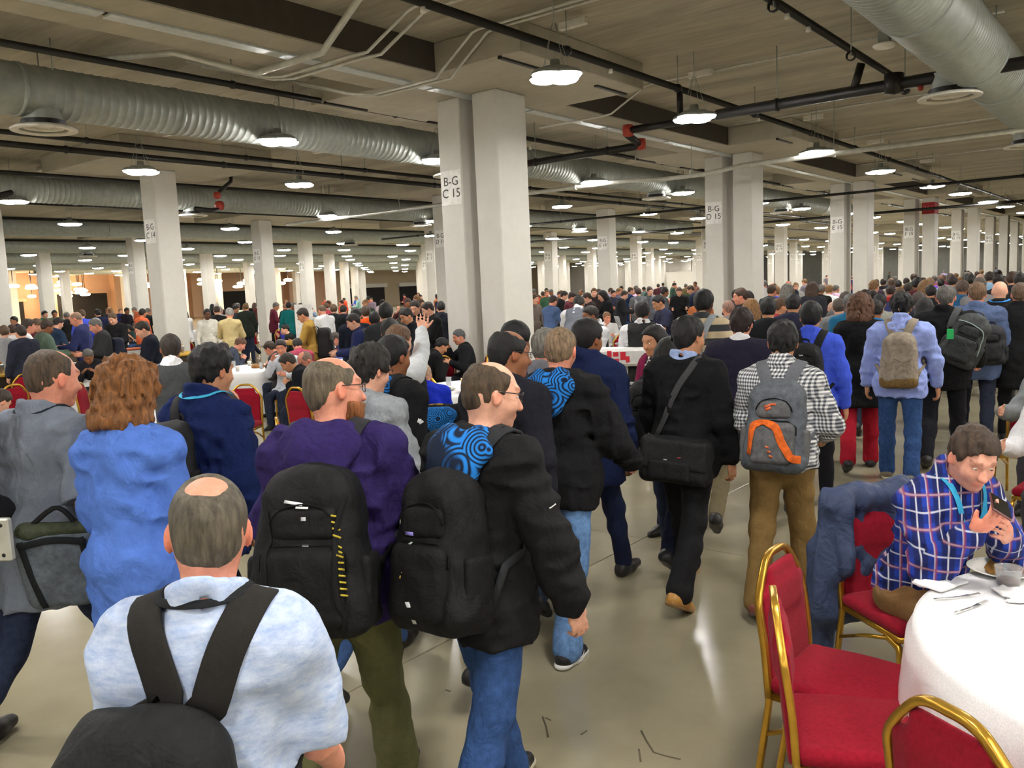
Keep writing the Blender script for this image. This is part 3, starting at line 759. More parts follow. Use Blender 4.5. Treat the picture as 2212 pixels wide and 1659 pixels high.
def rig(stat=1.75, w=1., fat=0., lean=3., twist=0., head=(0, 0, 0), legs=((20, 8), (-18, 22)), arms=(('fk', 12, 6, 22), ('fk', -14, 6, 18)), seat=None, legabd=2., bend=0., foot=(None, None), hunch=0.):
    """joint positions in the person's own frame: x forward, y left, z up; unit stature 1.75 scaled to stat afterwards"""
    R = {}; s = stat / 1.75
    pel = V3(0, 0, .95 if seat is None else seat / s + .10)
    Rt = rot('y', lean); Rc = Rt @ rot('y', bend) @ rot('z', twist)
    R['Rt'], R['Rc'] = Rt, Rc
    R['pel'] = pel; R['waist'] = pel + Rt @ V3(0, 0, .14); R['chest'] = R['waist'] + Rc @ V3(0, 0, .2)
    R['top'] = R['waist'] + Rc @ V3(0, 0, .37)
    R['sh'] = [R['waist'] + Rc @ V3(0 + hunch, sg_ * .174 * w, .315) for sg_ in (1, -1)]
    R['neck'] = R['waist'] + Rc @ V3(-.008, 0, .375)
    Rn = Rc @ rot('y', 8 - .35 * (lean + bend)); R['Rh'] = Rh = Rn @ rot('z', head[0]) @ rot('y', head[1]) @ rot('x', head[2])
    R['hc'] = R['neck'] + Rn @ V3(.026, 0, .084) + Rh @ V3(.014, 0, .078)
    R['leg'] = []
    for i, sg_ in enumerate((1, -1)):
        hip = pel + V3(0, sg_ * .088 * w, -.02); a, kn = legs[i][:2]; ab = legs[i][2] if len(legs[i]) > 2 else legabd
        def dirn(a_): return V3(math.sin(math.radians(a_)), sg_ * math.tan(math.radians(ab)) * abs(math.cos(math.radians(a_ * .6))), -math.cos(math.radians(a_)))
        d1 = dirn(a); d1 /= np.linalg.norm(d1); knee = hip + .425 * d1
        d2 = dirn(a - kn); d2[1] *= .3; d2 /= np.linalg.norm(d2); ank = knee + .415 * d2
        fp = foot[i] if foot[i] is not None else (max(0, -(a - kn)) * .75 if a < 5 else -max(0, a - 12) * .5)
        if seat is not None: fp = 0 if foot[i] is None else foot[i]
        fd = rot('y', fp) @ V3(1, 0, 0); fu = rot('y', fp) @ V3(0, 0, 1)
        fd = rot('z', sg_ * 7) @ fd; fu = rot('z', sg_ * 7) @ fu
        R['leg'].append(dict(hip=hip, knee=knee, ank=ank, fd=fd, fu=fu, fs=np.cross(fu, fd)))
    low = min(min((L['ank'] - L['fu'] * .085 - L['fd'] * .05)[2], (L['ank'] - L['fu'] * .085 + L['fd'] * .16)[2]) for L in R['leg'])
    R['arm'] = []
    for i, sg_ in enumerate((1, -1)):
        S = R['sh'][i]; A = arms[i]
        if A[0] == 'fk':
            sw, ab, fl = A[1], A[2] + 4, A[3]; inw = A[4] if len(A) > 4 else 8
            u = rot('y', -sw) @ rot('x', sg_ * ab) @ V3(0, 0, -1)
            E_ = S + .285 * u; f = rot('y', -sw - fl) @ rot('x', sg_ * (ab * .5) - sg_ * inw * math.sin(math.radians(min(fl, 90)))) @ V3(0, 0, -1)
            Wr = E_ + .245 * f
        else:
            T = V3(*A[1]); pole = V3(*(A[2] if len(A) > 2 else (-.5, sg_ * .5, -.7)))
            v = T - S; L = min(np.linalg.norm(v), .525); v = v / np.linalg.norm(v); T = S + v * L
            ca = (.285 ** 2 + L * L - .245 ** 2) / (2 * .285 * L); h_ = .285 * math.sqrt(max(0, 1 - ca * ca))
            pole = pole - v * (pole @ v); pole /= np.linalg.norm(pole) + 1e-9
            E_ = S + v * .285 * ca + pole * h_; Wr = T
        f = (Wr - E_) / np.linalg.norm(Wr - E_)
        R['arm'].append(dict(sh=S, el=E_, wr=Wr, d=f, sg=sg_))
    dz = 0 if seat is not None and low > -.02 and False else -low
    if seat is not None: dz = 0.0
    sh_ = V3(0, 0, dz)
    for k_ in ('pel', 'waist', 'chest', 'top', 'neck', 'hc'): R[k_] = (R[k_] + sh_)
    R['sh'] = [p + sh_ for p in R['sh']]
    for L in R['leg']:
        for k_ in ('hip', 'knee', 'ank'): L[k_] = L[k_] + sh_
    for A in R['arm']:
        for k_ in ('sh', 'el', 'wr'): A[k_] = A[k_] + sh_
    top = (R['hc'] + R['Rh'] @ V3(-.02, 0, .118))[2]
    R['s'] = stat / top if seat is None else s
    R['w'], R['fat'] = w, fat
    R['sgrnd'] = low + dz
    return R
UP = V3(0, 0, 1)
def torso(R, t=0., fat=None, drop=.0, flare=0.):
    """trunk shapes grown by t; drop lengthens it below the hips as a jacket or shirt skirt"""
    w, f = R['w'], R['fat'] if fat is None else fat
    Rt, Rc = R['Rt'], R['Rc']; P = []
    P.append(Ell(R['pel'] + V3(-.008, 0, .0), (.112 + f * .5 + t, .158 * w + f * .55 + t, .14 + t), Rt, .08))
    P.append(Ell(R['waist'] + Rt @ V3(.008 + f * .5, 0, .0), (.102 + f * 1.15 + t, .138 * w + f + t, .17 + t), Rt, .1))
    P.append(Ell(R['chest'] + Rc @ V3(-.002, 0, .0), (.114 + f * .35 + t, .148 * w + f * .5 + t, .185 + t), Rc, .09))
    P.append(Cone(R['sh'][0] + Rc @ V3(-.012, -.045, -.02), R['sh'][1] + Rc @ V3(-.012, .045, -.02), .062 + t, .062 + t, .07))
    for i in (0, 1): P.append(Cone(R['neck'] + Rc @ V3(-.012, 0, -.025), R['sh'][i] + Rc @ V3(-.006, 0, .012), .052 + t * .6, .04 + t, .07))
    if drop > .02:
        P.append(Cone(R['pel'] + V3(0, 0, .03), R['pel'] + V3(0, 0, -drop + .05), .15 * w + f * .6 + t, .148 * w + f * .6 + t + flare, .07, ((1, 0, 0), .8)))
        for L in R['leg']: P.append(Cone(L['hip'], L['hip'] + (L['knee'] - L['hip']) * min(1, max(.2, drop / .4)), .086 + f * .35 + t, .074 + t + .006 + flare, .06))
    return P
def arm_prims(R, t=0., to='wrist', which=(0, 1), bag=0.):
    P = []
    for i in which:
        A = R['arm'][i]
        P.append(Cone(A['sh'] + V3(0, -A['sg'] * .008, -.012), A['el'], .054 + t, .043 + t + bag, .034))
        if to == 'wrist': P.append(Cone(A['el'], A['wr'] - A['d'] * (.025 if t > 0 else 0), .042 + t + bag, .03 + t * .8 + bag * .5, .014))
    return P
def sleeves(R, g, tt):
    k = g.get('sleeve', 'long')
    if k == 'none': return []
    if k == 'long': return arm_prims(R, tt, 'wrist', bag=g.get('bag', .006))
    P = []
    for A in R['arm']:
        e = A['sh'] + (A['el'] - A['sh']) * g.get('slen', .75); dd = (A['el'] - A['sh']) / np.linalg.norm(A['el'] - A['sh'])
        c = Cone(A['sh'], e + dd * .06, .058 + tt, .06 + tt, .03); c.cut = (e, dd)
        P.append(c)
    return P
def leg_prims(R, t=0., cuff=.0):
    P = []
    for L in R['leg']:
        P.append(Cone(L['hip'] + V3(0, 0, .0), L['knee'], .084 + R['fat'] * .35 + t, .058 + t, .05))
        sh = L['ank'] - L['knee']
        P.append(Cone(L['knee'], L['knee'] + sh * .35, .056 + t, .057 + t, .04))
        P.append(Cone(L['knee'] + sh * .35, L['ank'] + (sh / np.linalg.norm(sh)) * (.0 if cuff else 0), .054 + t, .04 + t + cuff, .03))
    return P
def neck_prims(R):
    return [Cone(R['neck'] + R['Rc'] @ V3(-.012, 0, -.05), R['hc'] + R['Rh'] @ V3(-.02, 0, -.06), .06, .052, .03)]
def head_prims(R, face=True):
    c, H = R['hc'], R['Rh']; q = lambda *a: c + H @ V3(*a)
    P = [Ell(q(-.016, 0, .028), (.097, .077, .09), H, .03), Ell(q(.025, 0, -.04), (.062, .057, .072), H, .04), Ell(q(-.045, 0, -.02), (.05, .06, .06), H, .04)]
    if face:
        P += [Ell(q(.058, 0, -.094), (.026, .027, .018), H, .03), Cone(q(.082, 0, .012), q(.104, 0, -.028), .0085, .0135, .012), Ell(q(.1, 0, -.03), (.012, .017, .009), H, .01),
              Cone(q(.074, -.034, .03), q(.074, .034, .03), .0125, .0125, .02), Ell(q(.053, .036, -.028), (.022, .02, .022), H, .03), Ell(q(.053, -.036, -.028), (.022, .02, .022), H, .03)]
        P += [Ell(q(.094, .031, .008), (.016, .016, .0115), H, .014, 's'), Ell(q(.094, -.031, .008), (.016, .016, .0115), H, .014, 's')]
        P += [Ell(q(.079, 0, -.058), (.016, .026, .0065), H, .008), Ell(q(.077, 0, -.069), (.015, .022, .007), H, .008)]
    for sg_ in (1, -1):
        P += [Ell(q(-.012, sg_ * .079, -.008), (.019, .0075, .031), H @ rot('z', -sg_ * 22), .008), Ell(q(-.006, sg_ * .0865, -.006), (.009, .006, .016), H @ rot('z', -sg_ * 22), .006, 's')]
    return P
def hand_prims(A, curl=35., spread=1., palm=None, thumb=30., sc=1.):
    d = A['d']; sg_ = A['sg']; n = V3(*(palm if palm is not None else (.25, -sg_, 0))); n = n - d * (n @ d); n /= np.linalg.norm(n) + 1e-9
    sd = np.cross(n, d) * (1 if sg_ > 0 else -1)      # towards the thumb
    w0 = A['wr']; q = lambda a, b, c: w0 + sc * (d * a + sd * b + n * c)
    M = np.stack([d, sd, n], 1)
    P = [Cone(w0 - d * .05, q(.015, 0, 0), .027, .024, .02, (n, .8)), Ell(q(.05, .0, 0), (.046 * sc, .04 * sc, .0165 * sc), M, .02)]
    for j, (b, L, dl) in enumerate(((.029, .068, .0), (.0095, .078, .004), (-.0105, .072, .002), (-.029, .056, -.007))):
        p = q(.083 + dl, b * spread, .0); a = curl * (.8 + .12 * j); r = .0088
        for seg, fr in ((0, .42), (1, .32), (2, .26)):
            ang = math.radians(a * (seg + .6)); v = d * math.cos(ang) + n * math.sin(ang) + sd * b * 2. * (spread - .9)
            e = p + sc * L * fr * v / np.linalg.norm(v); P.append(Cone(p, e, (r - seg * .0008) * sc, (r - seg * .0008 - .0006) * sc, .004)); p = e
    p = q(.025, .03, .004); ta = math.radians(thumb)
    v = d * math.cos(ta) + sd * math.sin(ta) + n * .35; v /= np.linalg.norm(v); e = p + v * .034 * sc; P.append(Cone(p, e, .0135 * sc, .0105 * sc, .012))
    v2 = v + d * .25 + n * .3; v2 /= np.linalg.norm(v2); P.append(Cone(e, e + v2 * .032 * sc, .0102 * sc, .0085 * sc, .004))
    return P
HAIRLINE = {'short': ((-.12, -.088), (-.07, -.08), (-.04, -.058), (-.022, -.012), (.0, .008), (.03, -.006), (.045, .045), (.075, .07), (.1, .085)),
            'high': ((-.12, -.07), (-.07, -.06), (-.04, -.05), (-.022, -.01), (.0, .008), (.028, -.004), (.035, .06), (.05, .1), (.1, .13)),
            'bob': ((-.12, -.135), (-.02, -.125), (.015, -.1), (.035, -.02), (.05, .055), (.1, .09)),
            'long': ((-.12, -.2), (-.02, -.2), (.0, -.13), (.024, -.02), (.045, .055), (.1, .1))}
def hair_prims(R, style='short', vol=.012, bald=None, long=0., extra=0.):
    c, H = R['hc'], R['Rh']; q = lambda *a: c + H @ V3(*a)
    P = [Ell(q(-.018, 0, .03 + vol * .3), (.0965 + vol, .0765 + vol * .85, .09 + vol * .8), H, .02), Ell(q(-.048, 0, -.02), (.0535 + vol * .25, .0615 + vol * .2, .066), H, .03)]
    hl = HAIRLINE['bob' if style in ('bob',) else 'long' if style == 'long' else style]
    if style in ('bob', 'long'):
        P.append(Cone(q(-.02, 0, .0), q(-.045, 0, -.1), .085 + vol, .085 + vol, .04))
        if style == 'long':
            for b in (-.05, 0, .05): P.append(Cone(q(-.06, b, -.02), q(-.085, b * 1.25, -.16 - long), .06, .045, .05, ((1, 0, 0), .7)))
    xs = np.array([a for a, b in hl]); zs = np.array([b for a, b in hl])
    def line(X, Y, Z):
        x, y, z = X - c[0], Y - c[1], Z - c[2]
        lx = H[0, 0] * x + H[1, 0] * y + H[2, 0] * z; lz = H[0, 2] * x + H[1, 2] * y + H[2, 2] * z
        return (np.interp(lx, xs, zs) - lz) * .7
    P.append(Fn(line, 'i', .012))
    if bald: P.append(Ell(q(*bald[0]), bald[1], H, .03, 's'))
    return P
def shoe_prims(L, s=1., t=0.):
    a, fd, fu, fs = L['ank'], L['fd'], L['fu'], L['fs']; q = lambda x, y, z: a + fd * x + fs * y + fu * z
    return [Cone(q(-.04, 0, -.055), q(.06, 0, -.052), .042 + t, .046 + t, .03), Cone(q(.06, 0, -.056), q(.155, 0, -.064), .045 + t, .033 + t, .03), Cone(q(-.02, 0, -.03), q(.0, 0, .02), .043 + t, .042 + t, .04),
            Plane(q(0, 0, -.088), -fu, .006)]
def sole_prims(L):
    a, fd, fu, fs = L['ank'], L['fd'], L['fu'], L['fs']; q = lambda x, y, z: a + fd * x + fs * y + fu * z
    return [Cone(q(-.045, 0, -.07), q(.06, 0, -.07), .046, .05, .02), Cone(q(.06, 0, -.07), q(.16, 0, -.07), .05, .037, .02), Plane(q(0, 0, -.092), -fu, .003), Plane(q(0, 0, -.066), fu, .003)]

def skin_colours(R, V, lips=(1., .78, .76), ear=(1.06, .86, .82), stubble=None):
    c, H = R['hc'], R['Rh']; p = (V - c) @ H; col = np.ones((len(V), 3))
    lp = (np.abs(p[:, 2] + .063) < .011) & (np.abs(p[:, 1]) < .024) & (p[:, 0] > .07); col[lp] *= lips
    er = (np.abs(p[:, 1]) > .074) & (np.abs(p[:, 2]) < .05); col[er] *= ear
    ns = (p[:, 0] > .098) & (np.abs(p[:, 2] + .02) < .03); col[ns] *= (1.04, .92, .9)
    br = (np.abs(p[:, 2] - .034 - .05 * (np.abs(p[:, 1]) - .03)) < .0065) & (np.abs(np.abs(p[:, 1]) - .033) < .02) & (p[:, 0] > .05); col[br] *= (.6, .54, .5)
    if stubble is not None:
        st = (p[:, 2] < -.045) & (p[:, 2] > -.13) & (p[:, 0] > .0) & ~lp; col[st] *= stubble
    return col
COUNT = {}
def person(spec):
    """build one person with clothes from a spec dict; returns root and rig"""
    if 'at' in spec:      # head top seen at a pixel and depth -> stature and standing place
        p = at_depth(*spec['at']); rg = dict(spec.get('rig', {})); rg['stat'] = float(p[2])
        R = rig(**rg); s = R['s']; o = (R['hc'] + R['Rh'] @ V3(-.015, 0, .118)) * s; a = spec['face'] * PI / 180
        spec['loc'] = (p[0] - o[0] * math.cos(a) + o[1] * math.sin(a), p[1] - o[0] * math.sin(a) - o[1] * math.cos(a), 0)
    else: R = rig(**spec.get('rig', {})); s = R['s']
    lod = spec.get('lod', 1); hG, hH, hD = ((.012, .006, .0065), (.0165, .009, .0105), (.02, .0095, .009), (.03, .015, .018))[lod]
    seed = spec.get('seed', 1); P0 = spec['loc']; rz = spec['face'] * PI / 180
    top, bot = spec.get('top', {}), spec.get('bottom', {}); sk = spec.get('skin', (214, 160, 130))
    def fin(vf): return vf[0] * s, vf[1]
    # body: one mesh; trunk and limbs, head with neck, hands run into each other
    bare = top.get('sleeve', 'long') != 'long'
    parts = []
    core = torso(R, -.012) + arm_prims(R, -.004) + leg_prims(R, -.006) + neck_prims(R)
    parts.append(sdf_mesh(core, max(hG * 2, .03) if not bare else hG * 1.2, pad=.01))
    parts.append(sdf_mesh(head_prims(R, spec.get('facey', True)) + neck_prims(R) , hH, pad=.01, smooth=1))
    if spec.get('hands', True):
        for i, A in enumerate(R['arm']):
            hp = spec.get('hand', {}).get(i, {})
            parts.append(sdf_mesh(hand_prims(A, **hp), hD, pad=.005, smooth=1))
    V, F = join(parts); col = skin_colours(R, V, stubble=spec.get('stubble'))
    V = V * s
    root = obj('person', npmesh('person', V, F, M_skin, col=col), None, P0, rz, sk)
    if spec.get('label'): tag(root, spec['label'], 'person', spec.get('group'))
    R['root'] = root; R['P'] = {}; R['hG'] = hG
    def part(name, prims, h, mat, color, wr=None, parent=None, smooth=1):
        vf = fin(sdf_mesh(prims, h, wr, smooth=smooth))
        if len(vf[0]) == 0: return None
        return obj(name, npmesh(name, vf[0], vf[1], mat), parent or root, color=color)
    # hair, beard
    hr = spec.get('hair')
    if hr:
        part('hair', hair_prims(R, hr.get('style', 'short'), hr.get('vol', .01), hr.get('bald'), hr.get('long', 0)), hH * 1.2, M_hair, hr['col'], [(hr.get('rough', .004) * 1.3, 48, (1, 1, .5), seed), (-hr.get('rough', .004) * .8, 70, (1, 1, .35), -seed - 3)])
        for bp in hr.get('more', ()):
            pass
    bd = spec.get('beard')
    if bd:
        c, H = R['hc'], R['Rh']; q = lambda *a: c + H @ V3(*a); L = bd.get('len', .01)
        bp = [Ell(q(.03, 0, -.055), (.066, .061 + bd.get('w', .0), .072), H, .03), Cone(q(.062, 0, -.09), q(.07, 0, -.1 - L), .034, .02, .04), Ell(q(.09, 0, -.05), (.015, .03, .008), H, .01),
              Fn(lambda X, Y, Z: np.maximum(((X - c[0]) * H[0, 2] + (Y - c[1]) * H[1, 2] + (Z - c[2]) * H[2, 2]) + .042, -((X - c[0]) * H[0, 0] + (Y - c[1]) * H[1, 0] + (Z - c[2]) * H[2, 0]) + .012), 'i', .01)]
        part('beard', bp, hH, M_hair, bd['col'], [(.005, 60, (1, 1, .5), 5)])
    # trousers
    if bot:
        tb = bot.get('t', .008)
        pr = torso(R, tb - .004)[:2] + leg_prims(R, tb, bot.get('cuff', .012))
        pr.append(Plane(R['pel'] + R['Rt'] @ V3(0, 0, .1), R['Rt'] @ UP))
        for L in R['leg']:
            pass
        part('trousers', pr, hG * 1.4, bot.get('mat', M_denim), bot['col'], [(bot.get('wr', .007), 9, (1, 1, 1.6), seed), (.003, 26, (1, 1, 1.8), seed + 1)])
    sh = spec.get('shoes')
    if sh:
        for L in R['leg']:
            o = part('shoe', shoe_prims(L), max(hH * 1.35, .009), M_leather, sh['col'])
            if sh.get('sole') and o: part('sole', sole_prims(L), max(hH * 1.2, .008), M_plastic, sh['sole'], parent=o)
    # top garment
    def garment(g, name, parent=None):
        tt = g.get('t', .012); pr = torso(R, tt, drop=g.get('hem', .12), flare=g.get('flare', 0.)) + sleeves(R, g, tt)
        hem = R['pel'][2] - g.get('hem', .12)
        pr2 = list(pr); 
        R['P'][name] = pr
        pr2.append(Plane(V3(0, 0, hem), (-.0, 0, -1)))
        for pl in g.get('cuts', ()): pr2.append(pl(R))
        n, rc = R['neck'], R['Rc']
        if g.get('collar'):
            cr = g['collar']
            def ring(X, Y, Z, rr=.066 + tt * .5, tube=.013 + tt * .4, hh=cr):
                x, y, z = X - n[0], Y - n[1], Z - n[2]
                lx = rc[0, 0] * x + rc[1, 0] * y + rc[2, 0] * z + .006; ly = rc[0, 1] * x + rc[1, 1] * y + rc[2, 1] * z; lz = rc[0, 2] * x + rc[1, 2] * y + rc[2, 2] * z
                lz = lz - .012 + lx * .35
                a = np.sqrt(lx * lx + ly * ly) - rr + np.clip(lz, -.02, hh) * .15
                return np.sqrt(a * a + np.maximum(np.abs(lz - hh * .35) - hh * .6, 0) ** 2) - tube * .75
            pr2.append(Fn(ring, 'u', .012, n - .13, n + .13))
        o_ = part(name, pr2, hG, g.get('mat', M_cloth), g['col'], [(g.get('wr', .008), 9, (1, 1, .8), seed + 2), (-g.get('wr', .008) * 1.15, 10, (.8, 1.1, 1.5), -seed - 4), (-g.get('wr', .008) * .5, 22, (1, 1, .8), -seed - 5)], parent)
        if g.get('hood'):
            hd = g['hood']; tq = tt + R['fat'] * .4; q = lambda *a: n + rc @ V3(*a)
            hp = [Ell(q(-.095 - tq, 0, -.015), (.045, .125 * hd, .075), rc @ rot('y', 22), .05), Ell(q(-.135 - tq, 0, -.1), (.033, .085 * hd, .075 * hd), rc @ rot('y', 16), .06), Cone(q(-.075 - tq * .5, .055, .035), q(.02, .09 + tq * .4, .0), .036, .03, .03), Cone(q(-.075 - tq * .5, -.055, .035), q(.02, -.09 - tq * .4, .0), .036, .03, .03),
                  Cone(q(.02, .09 + tq * .4, .0), q(.085 + tq, .045, -.07), .03, .018, .02), Cone(q(.02, -.09 - tq * .4, .0), q(.085 + tq, -.045, -.07), .03, .018, .02), Ell(q(-.03, 0, .07), (.055, .062, .06), rc, .03, 's')]
            part('hood', hp, hG * .85, g.get('hoodmat', g.get('mat', M_cloth)), g.get('hoodcol', g['col']), [(.008, 14, (1, 1, 1), seed), (-.006, 10, (1, 1, 1), -seed - 1)], o_)
        return o_
    gs = {}
    for nm in ('under', 'top', 'over'):
        g = spec.get(nm)
        if g:
            o = garment(g, g.get('name', 'shirt'))
            gs[nm] = o
    R['gs'] = gs
    # small things worn
    if spec.get('glasses'):
        c, H = R['hc'], R['Rh']; q = lambda *a: tuple((c + H @ V3(*a)) * s); b = MB()
        for sg_ in (1, -1):
            b.tube([q(.1 - .012 * abs(math.cos(a)) * (1 if math.cos(a) * sg_ > 0 else 0), sg_ * .033 + .024 * math.cos(a), .008 + .017 * math.sin(a)) for a in np.linspace(0, 2 * PI, 13)[:-1]], .0018, 5, closed=True)
            b.tube([q(.092, sg_ * .056, .016), q(.05, sg_ * .077, .016), q(-.01, sg_ * .083, .014), q(-.025, sg_ * .082, -.006)], .002, 5)
        b.tube([q(.104, .01, .012), q(.104, -.01, .012)], .0018, 5)
        b.build('glasses', M_plastic, root, color=(38, 34, 34))
    if spec.get('eyes'):
        c, H = R['hc'], R['Rh']
        for sg_ in (1, -1):
            e = MB().lathe([(.0001, -.0105), (.006, -.0085), (.0098, -.004), (.0105, 0), (.0098, .004), (.006, .0085), (.0001, .0105)], 12).build('eye', M_eye, root)
            e.location = tuple((c + H @ V3(.0762, sg_ * .031, .006)) * s); e.rotation_euler = tuple(Matrix(H.tolist()).to_euler()); e.scale = (s * .8, s * .8, s * .42)
            MB().lathe([(.0001, .0112), (.0048, .0106), (.0064, .0088)], 12).xform(Matrix.Rotation(PI / 2, 4, 'Y')).build('iris', M_iris, e)
    if spec.get('lanyard'):
        ribbon(R, [(-.06, .0, .03), (-.045, .055, .025), (0, .075, .0), (.06, .07, -.06), (.1, .04, -.18), (.115, .01, -.3)], 'lanyard', spec['lanyard'], .009, .0018, off=.004, base=R['neck'], frame=R['Rc'])
        ribbon(R, [(-.06, .0, .03), (-.045, -.055, .025), (0, -.075, .0), (.06, -.07, -.06), (.1, -.04, -.18), (.115, -.01, -.3)], 'lanyard', spec['lanyard'], .009, .0018, off=.004, base=R['neck'], frame=R['Rc'])
    return root, R
def surf(R):
    for k in R['P']: last = R['P'][k]
    return last
def ribbon(R, pts, name, color, hw, ht, off=.004, base=None, frame=None, parent=None, mat=None, n=26, root=True, collar=True):
    """a flat band laid over the clothes of a person"""
    base = V3(0, 0, 0) if base is None else base; fr = np.eye(3) if frame is None else frame
    P = spline([base + fr @ V3(*p) for p in pts], n)
    pr = surf(R) + neck_prims(R)
    P, N = onto(pr, P, off)
    s = R['s']; b = MB().tube([tuple(p * s) for p in P], 0, flat=(hw, ht, N))
    return b.build(name, mat or M_web, parent or R['root'], color=color)
# ---------------------------------------------------------------- bags
class Worn:
    """things carried by a person: built in the person's frame, standing in the scene as their own objects"""
    def __init__(s, R, name, origin, label, cat, group=None):
        s.R = R; s.s = R['s']; s.off = np.array(origin) * s.s; pr = R['root']; a = pr.rotation_euler[2]
        o = s.off; p = np.array(pr.location)
        s.root = empty(name, tuple(p + V3(o[0] * math.cos(a) - o[1] * math.sin(a), o[0] * math.sin(a) + o[1] * math.cos(a), o[2])), a)
        tag(s.root, label, cat, group)
    def sdf(s, name, prims, h, mat, color, wr=None, parent=None, smooth=1):
        V, F = sdf_mesh(prims, h, wr, smooth=smooth)
        return obj(name, npmesh(name, V * s.s - s.off, F, mat), parent or s.root, color=color)
    def band(s, name, P, N, hw, ht, color, mat=None, parent=None):
        return MB().tube([tuple(p * s.s - s.off) for p in P], 0, flat=(hw, ht, N)).build(name, mat or M_web, parent or s.root, color=color)
    def wire(s, name, P, r, color, mat=None, parent=None, n=6):
        return MB().tube([tuple(p * s.s - s.off) for p in P], r, n).build(name, mat or M_web, parent or s.root, color=color)
    def stroke(s, name, pts, frame, base, prims, hw, color, parent=None, off=.002):
        """flat mark (logo stroke, print) laid on a surface"""
        P = np.array([base + frame @ V3(*p) for p in pts]); P, N = onto(prims, P, off)
        return s.band(name, P, N, hw, .0012, color, M_plastic, parent)
def backpack(R, label, col=(24, 24, 26), col2=None, size=(.17, .3, .47), z=-.02, y=0., tilt=4., roll=0., strap=(0, 1), strapcol=None, marks=(), panel=None, lod=1, pocket=True, handle=True, shift=0., group=None, swide=.032, shoulder=None, taper=.12):
    h = (.011, .014, .02)[lod]; d, w_, hh = size; Rc = R['Rc']; M = Rc @ rot('y', tilt) @ rot('x', roll)
    gp = surf(R); b0 = R['chest'] + Rc @ V3(-.1, y, z); b0, _ = onto(gp, b0[None], .0); b0 = b0[0] + Rc @ V3(.02 + shift, 0, 0)
    q = lambda *a: b0 + M @ V3(*a)
    W = Worn(R, 'backpack', q(-d * .5, 0, -hh * .5), label, 'backpack', group)
    bp = [RBox(q(-d * .5, 0, -.02), (d * .5, w_ * .5, hh * .46), min(d * .46, .07), M, .03, taper=taper), Ell(q(-d * .42, 0, hh * .38), (d * .36, w_ * .36, hh * .13), M, .06)]
    body = W.sdf('main_compartment', bp, h, M_pack, col, [(.008, 11, (1, 1, 1.2), 3), (-.006, 9, (1, 1, 1), -6), (.003, 30, (1, 1, 1), 5)])
    c2 = col2 or tuple(int(v * .8) for v in col); allp = list(bp)
    if pocket:
        pp = [RBox(q(-d * 1.0, 0, -hh * .19), (.038, w_ * .37, hh * .23), .036, M, .02)]
        p = W.sdf('front_pocket', pp, h, M_pack, c2, [(.006, 16, (1, 1, 1), 8), (.003, 34, (1, 1, 1), 5)]); allp += pp
        pp2 = [RBox(q(-d * .93, 0, hh * .17), (.028, w_ * .3, hh * .1), .026, M, .02)]
        W.sdf('upper_pocket', pp2, h, M_pack, c2, [(.005, 18, (1, 1, 1), 9)]); allp += pp2
        for zz, ww in ((-.0 * hh, .36), (.25 * hh, .29)):
            P = spline([q(-d * 1.0, a * w_ * ww, zz + .02 - abs(a) ** 3 * .07) for a in (-1, -.7, 0, .7, 1)], 16); P, N = onto(allp, P, .001)
            W.wire('zip', P, .0035, (12, 12, 12))
        for sg_ in (1, -1):
            sp = [RBox(q(-d * .5, sg_ * w_ * .5, -hh * .22), (d * .34, .022, hh * .2), .02, M, .02)]
            W.sdf('side_pocket', sp, h * 1.2, M_pack, c2, [(.004, 18, (1, 1, 1), 9)]); allp += sp
    if handle:
        P = spline([q(-.02, -.045, hh * .46), q(-.03, -.03, hh * .5 + .03), q(-.03, .03, hh * .5 + .03), q(-.02, .045, hh * .46)], 10)
        W.band('grab_handle', P, np.tile(M @ V3(-.4, 0, 1), (10, 1)), .012, .004, strapcol or col)
    n0 = R['neck']; fr = R['Rc']
    for i in strap:
        sg_ = 1 if i == 0 else -1
        pts = [(-.17, sg_ * .045, -.14), (-.1, sg_ * .07, -.04), (-.03, sg_ * .092, .0), (.04, sg_ * .1, -.03), (.09, sg_ * .105, -.12), (.1, sg_ * .125, -.24), (.03, sg_ * .165, -.34), (-.08, sg_ * .16, -.4)]
        P = spline([n0 + fr @ V3(*p) for p in pts], 30); P, N = onto(gp, P, .012)
        e0 = q(-.03, sg_ * .06, hh * .38); P = np.concatenate([[e0], P, [q(-.03, sg_ * w_ * .46, -hh * .38)]]); N = np.concatenate([N[:1], N, N[-1:]])
        o = W.band('shoulder_strap', P, N, [swide] * 18 + [swide * .8] * 4 + [.014] * 10, .006, strapcol or col)
        if i == 0 or True:
            W.band('strap_buckle', P[20:23], N[20:23], swide * .9, .009, (20, 20, 22), M_plastic, o)
    for k in marks:   # (kind, points, half width, colour)
        W.stroke(k[0], k[1], M, q(-d * 1.05, 0, 0), allp, k[2], k[3])
    W.q, W.M, W.allp, W.body = q, M, allp, body
    return W
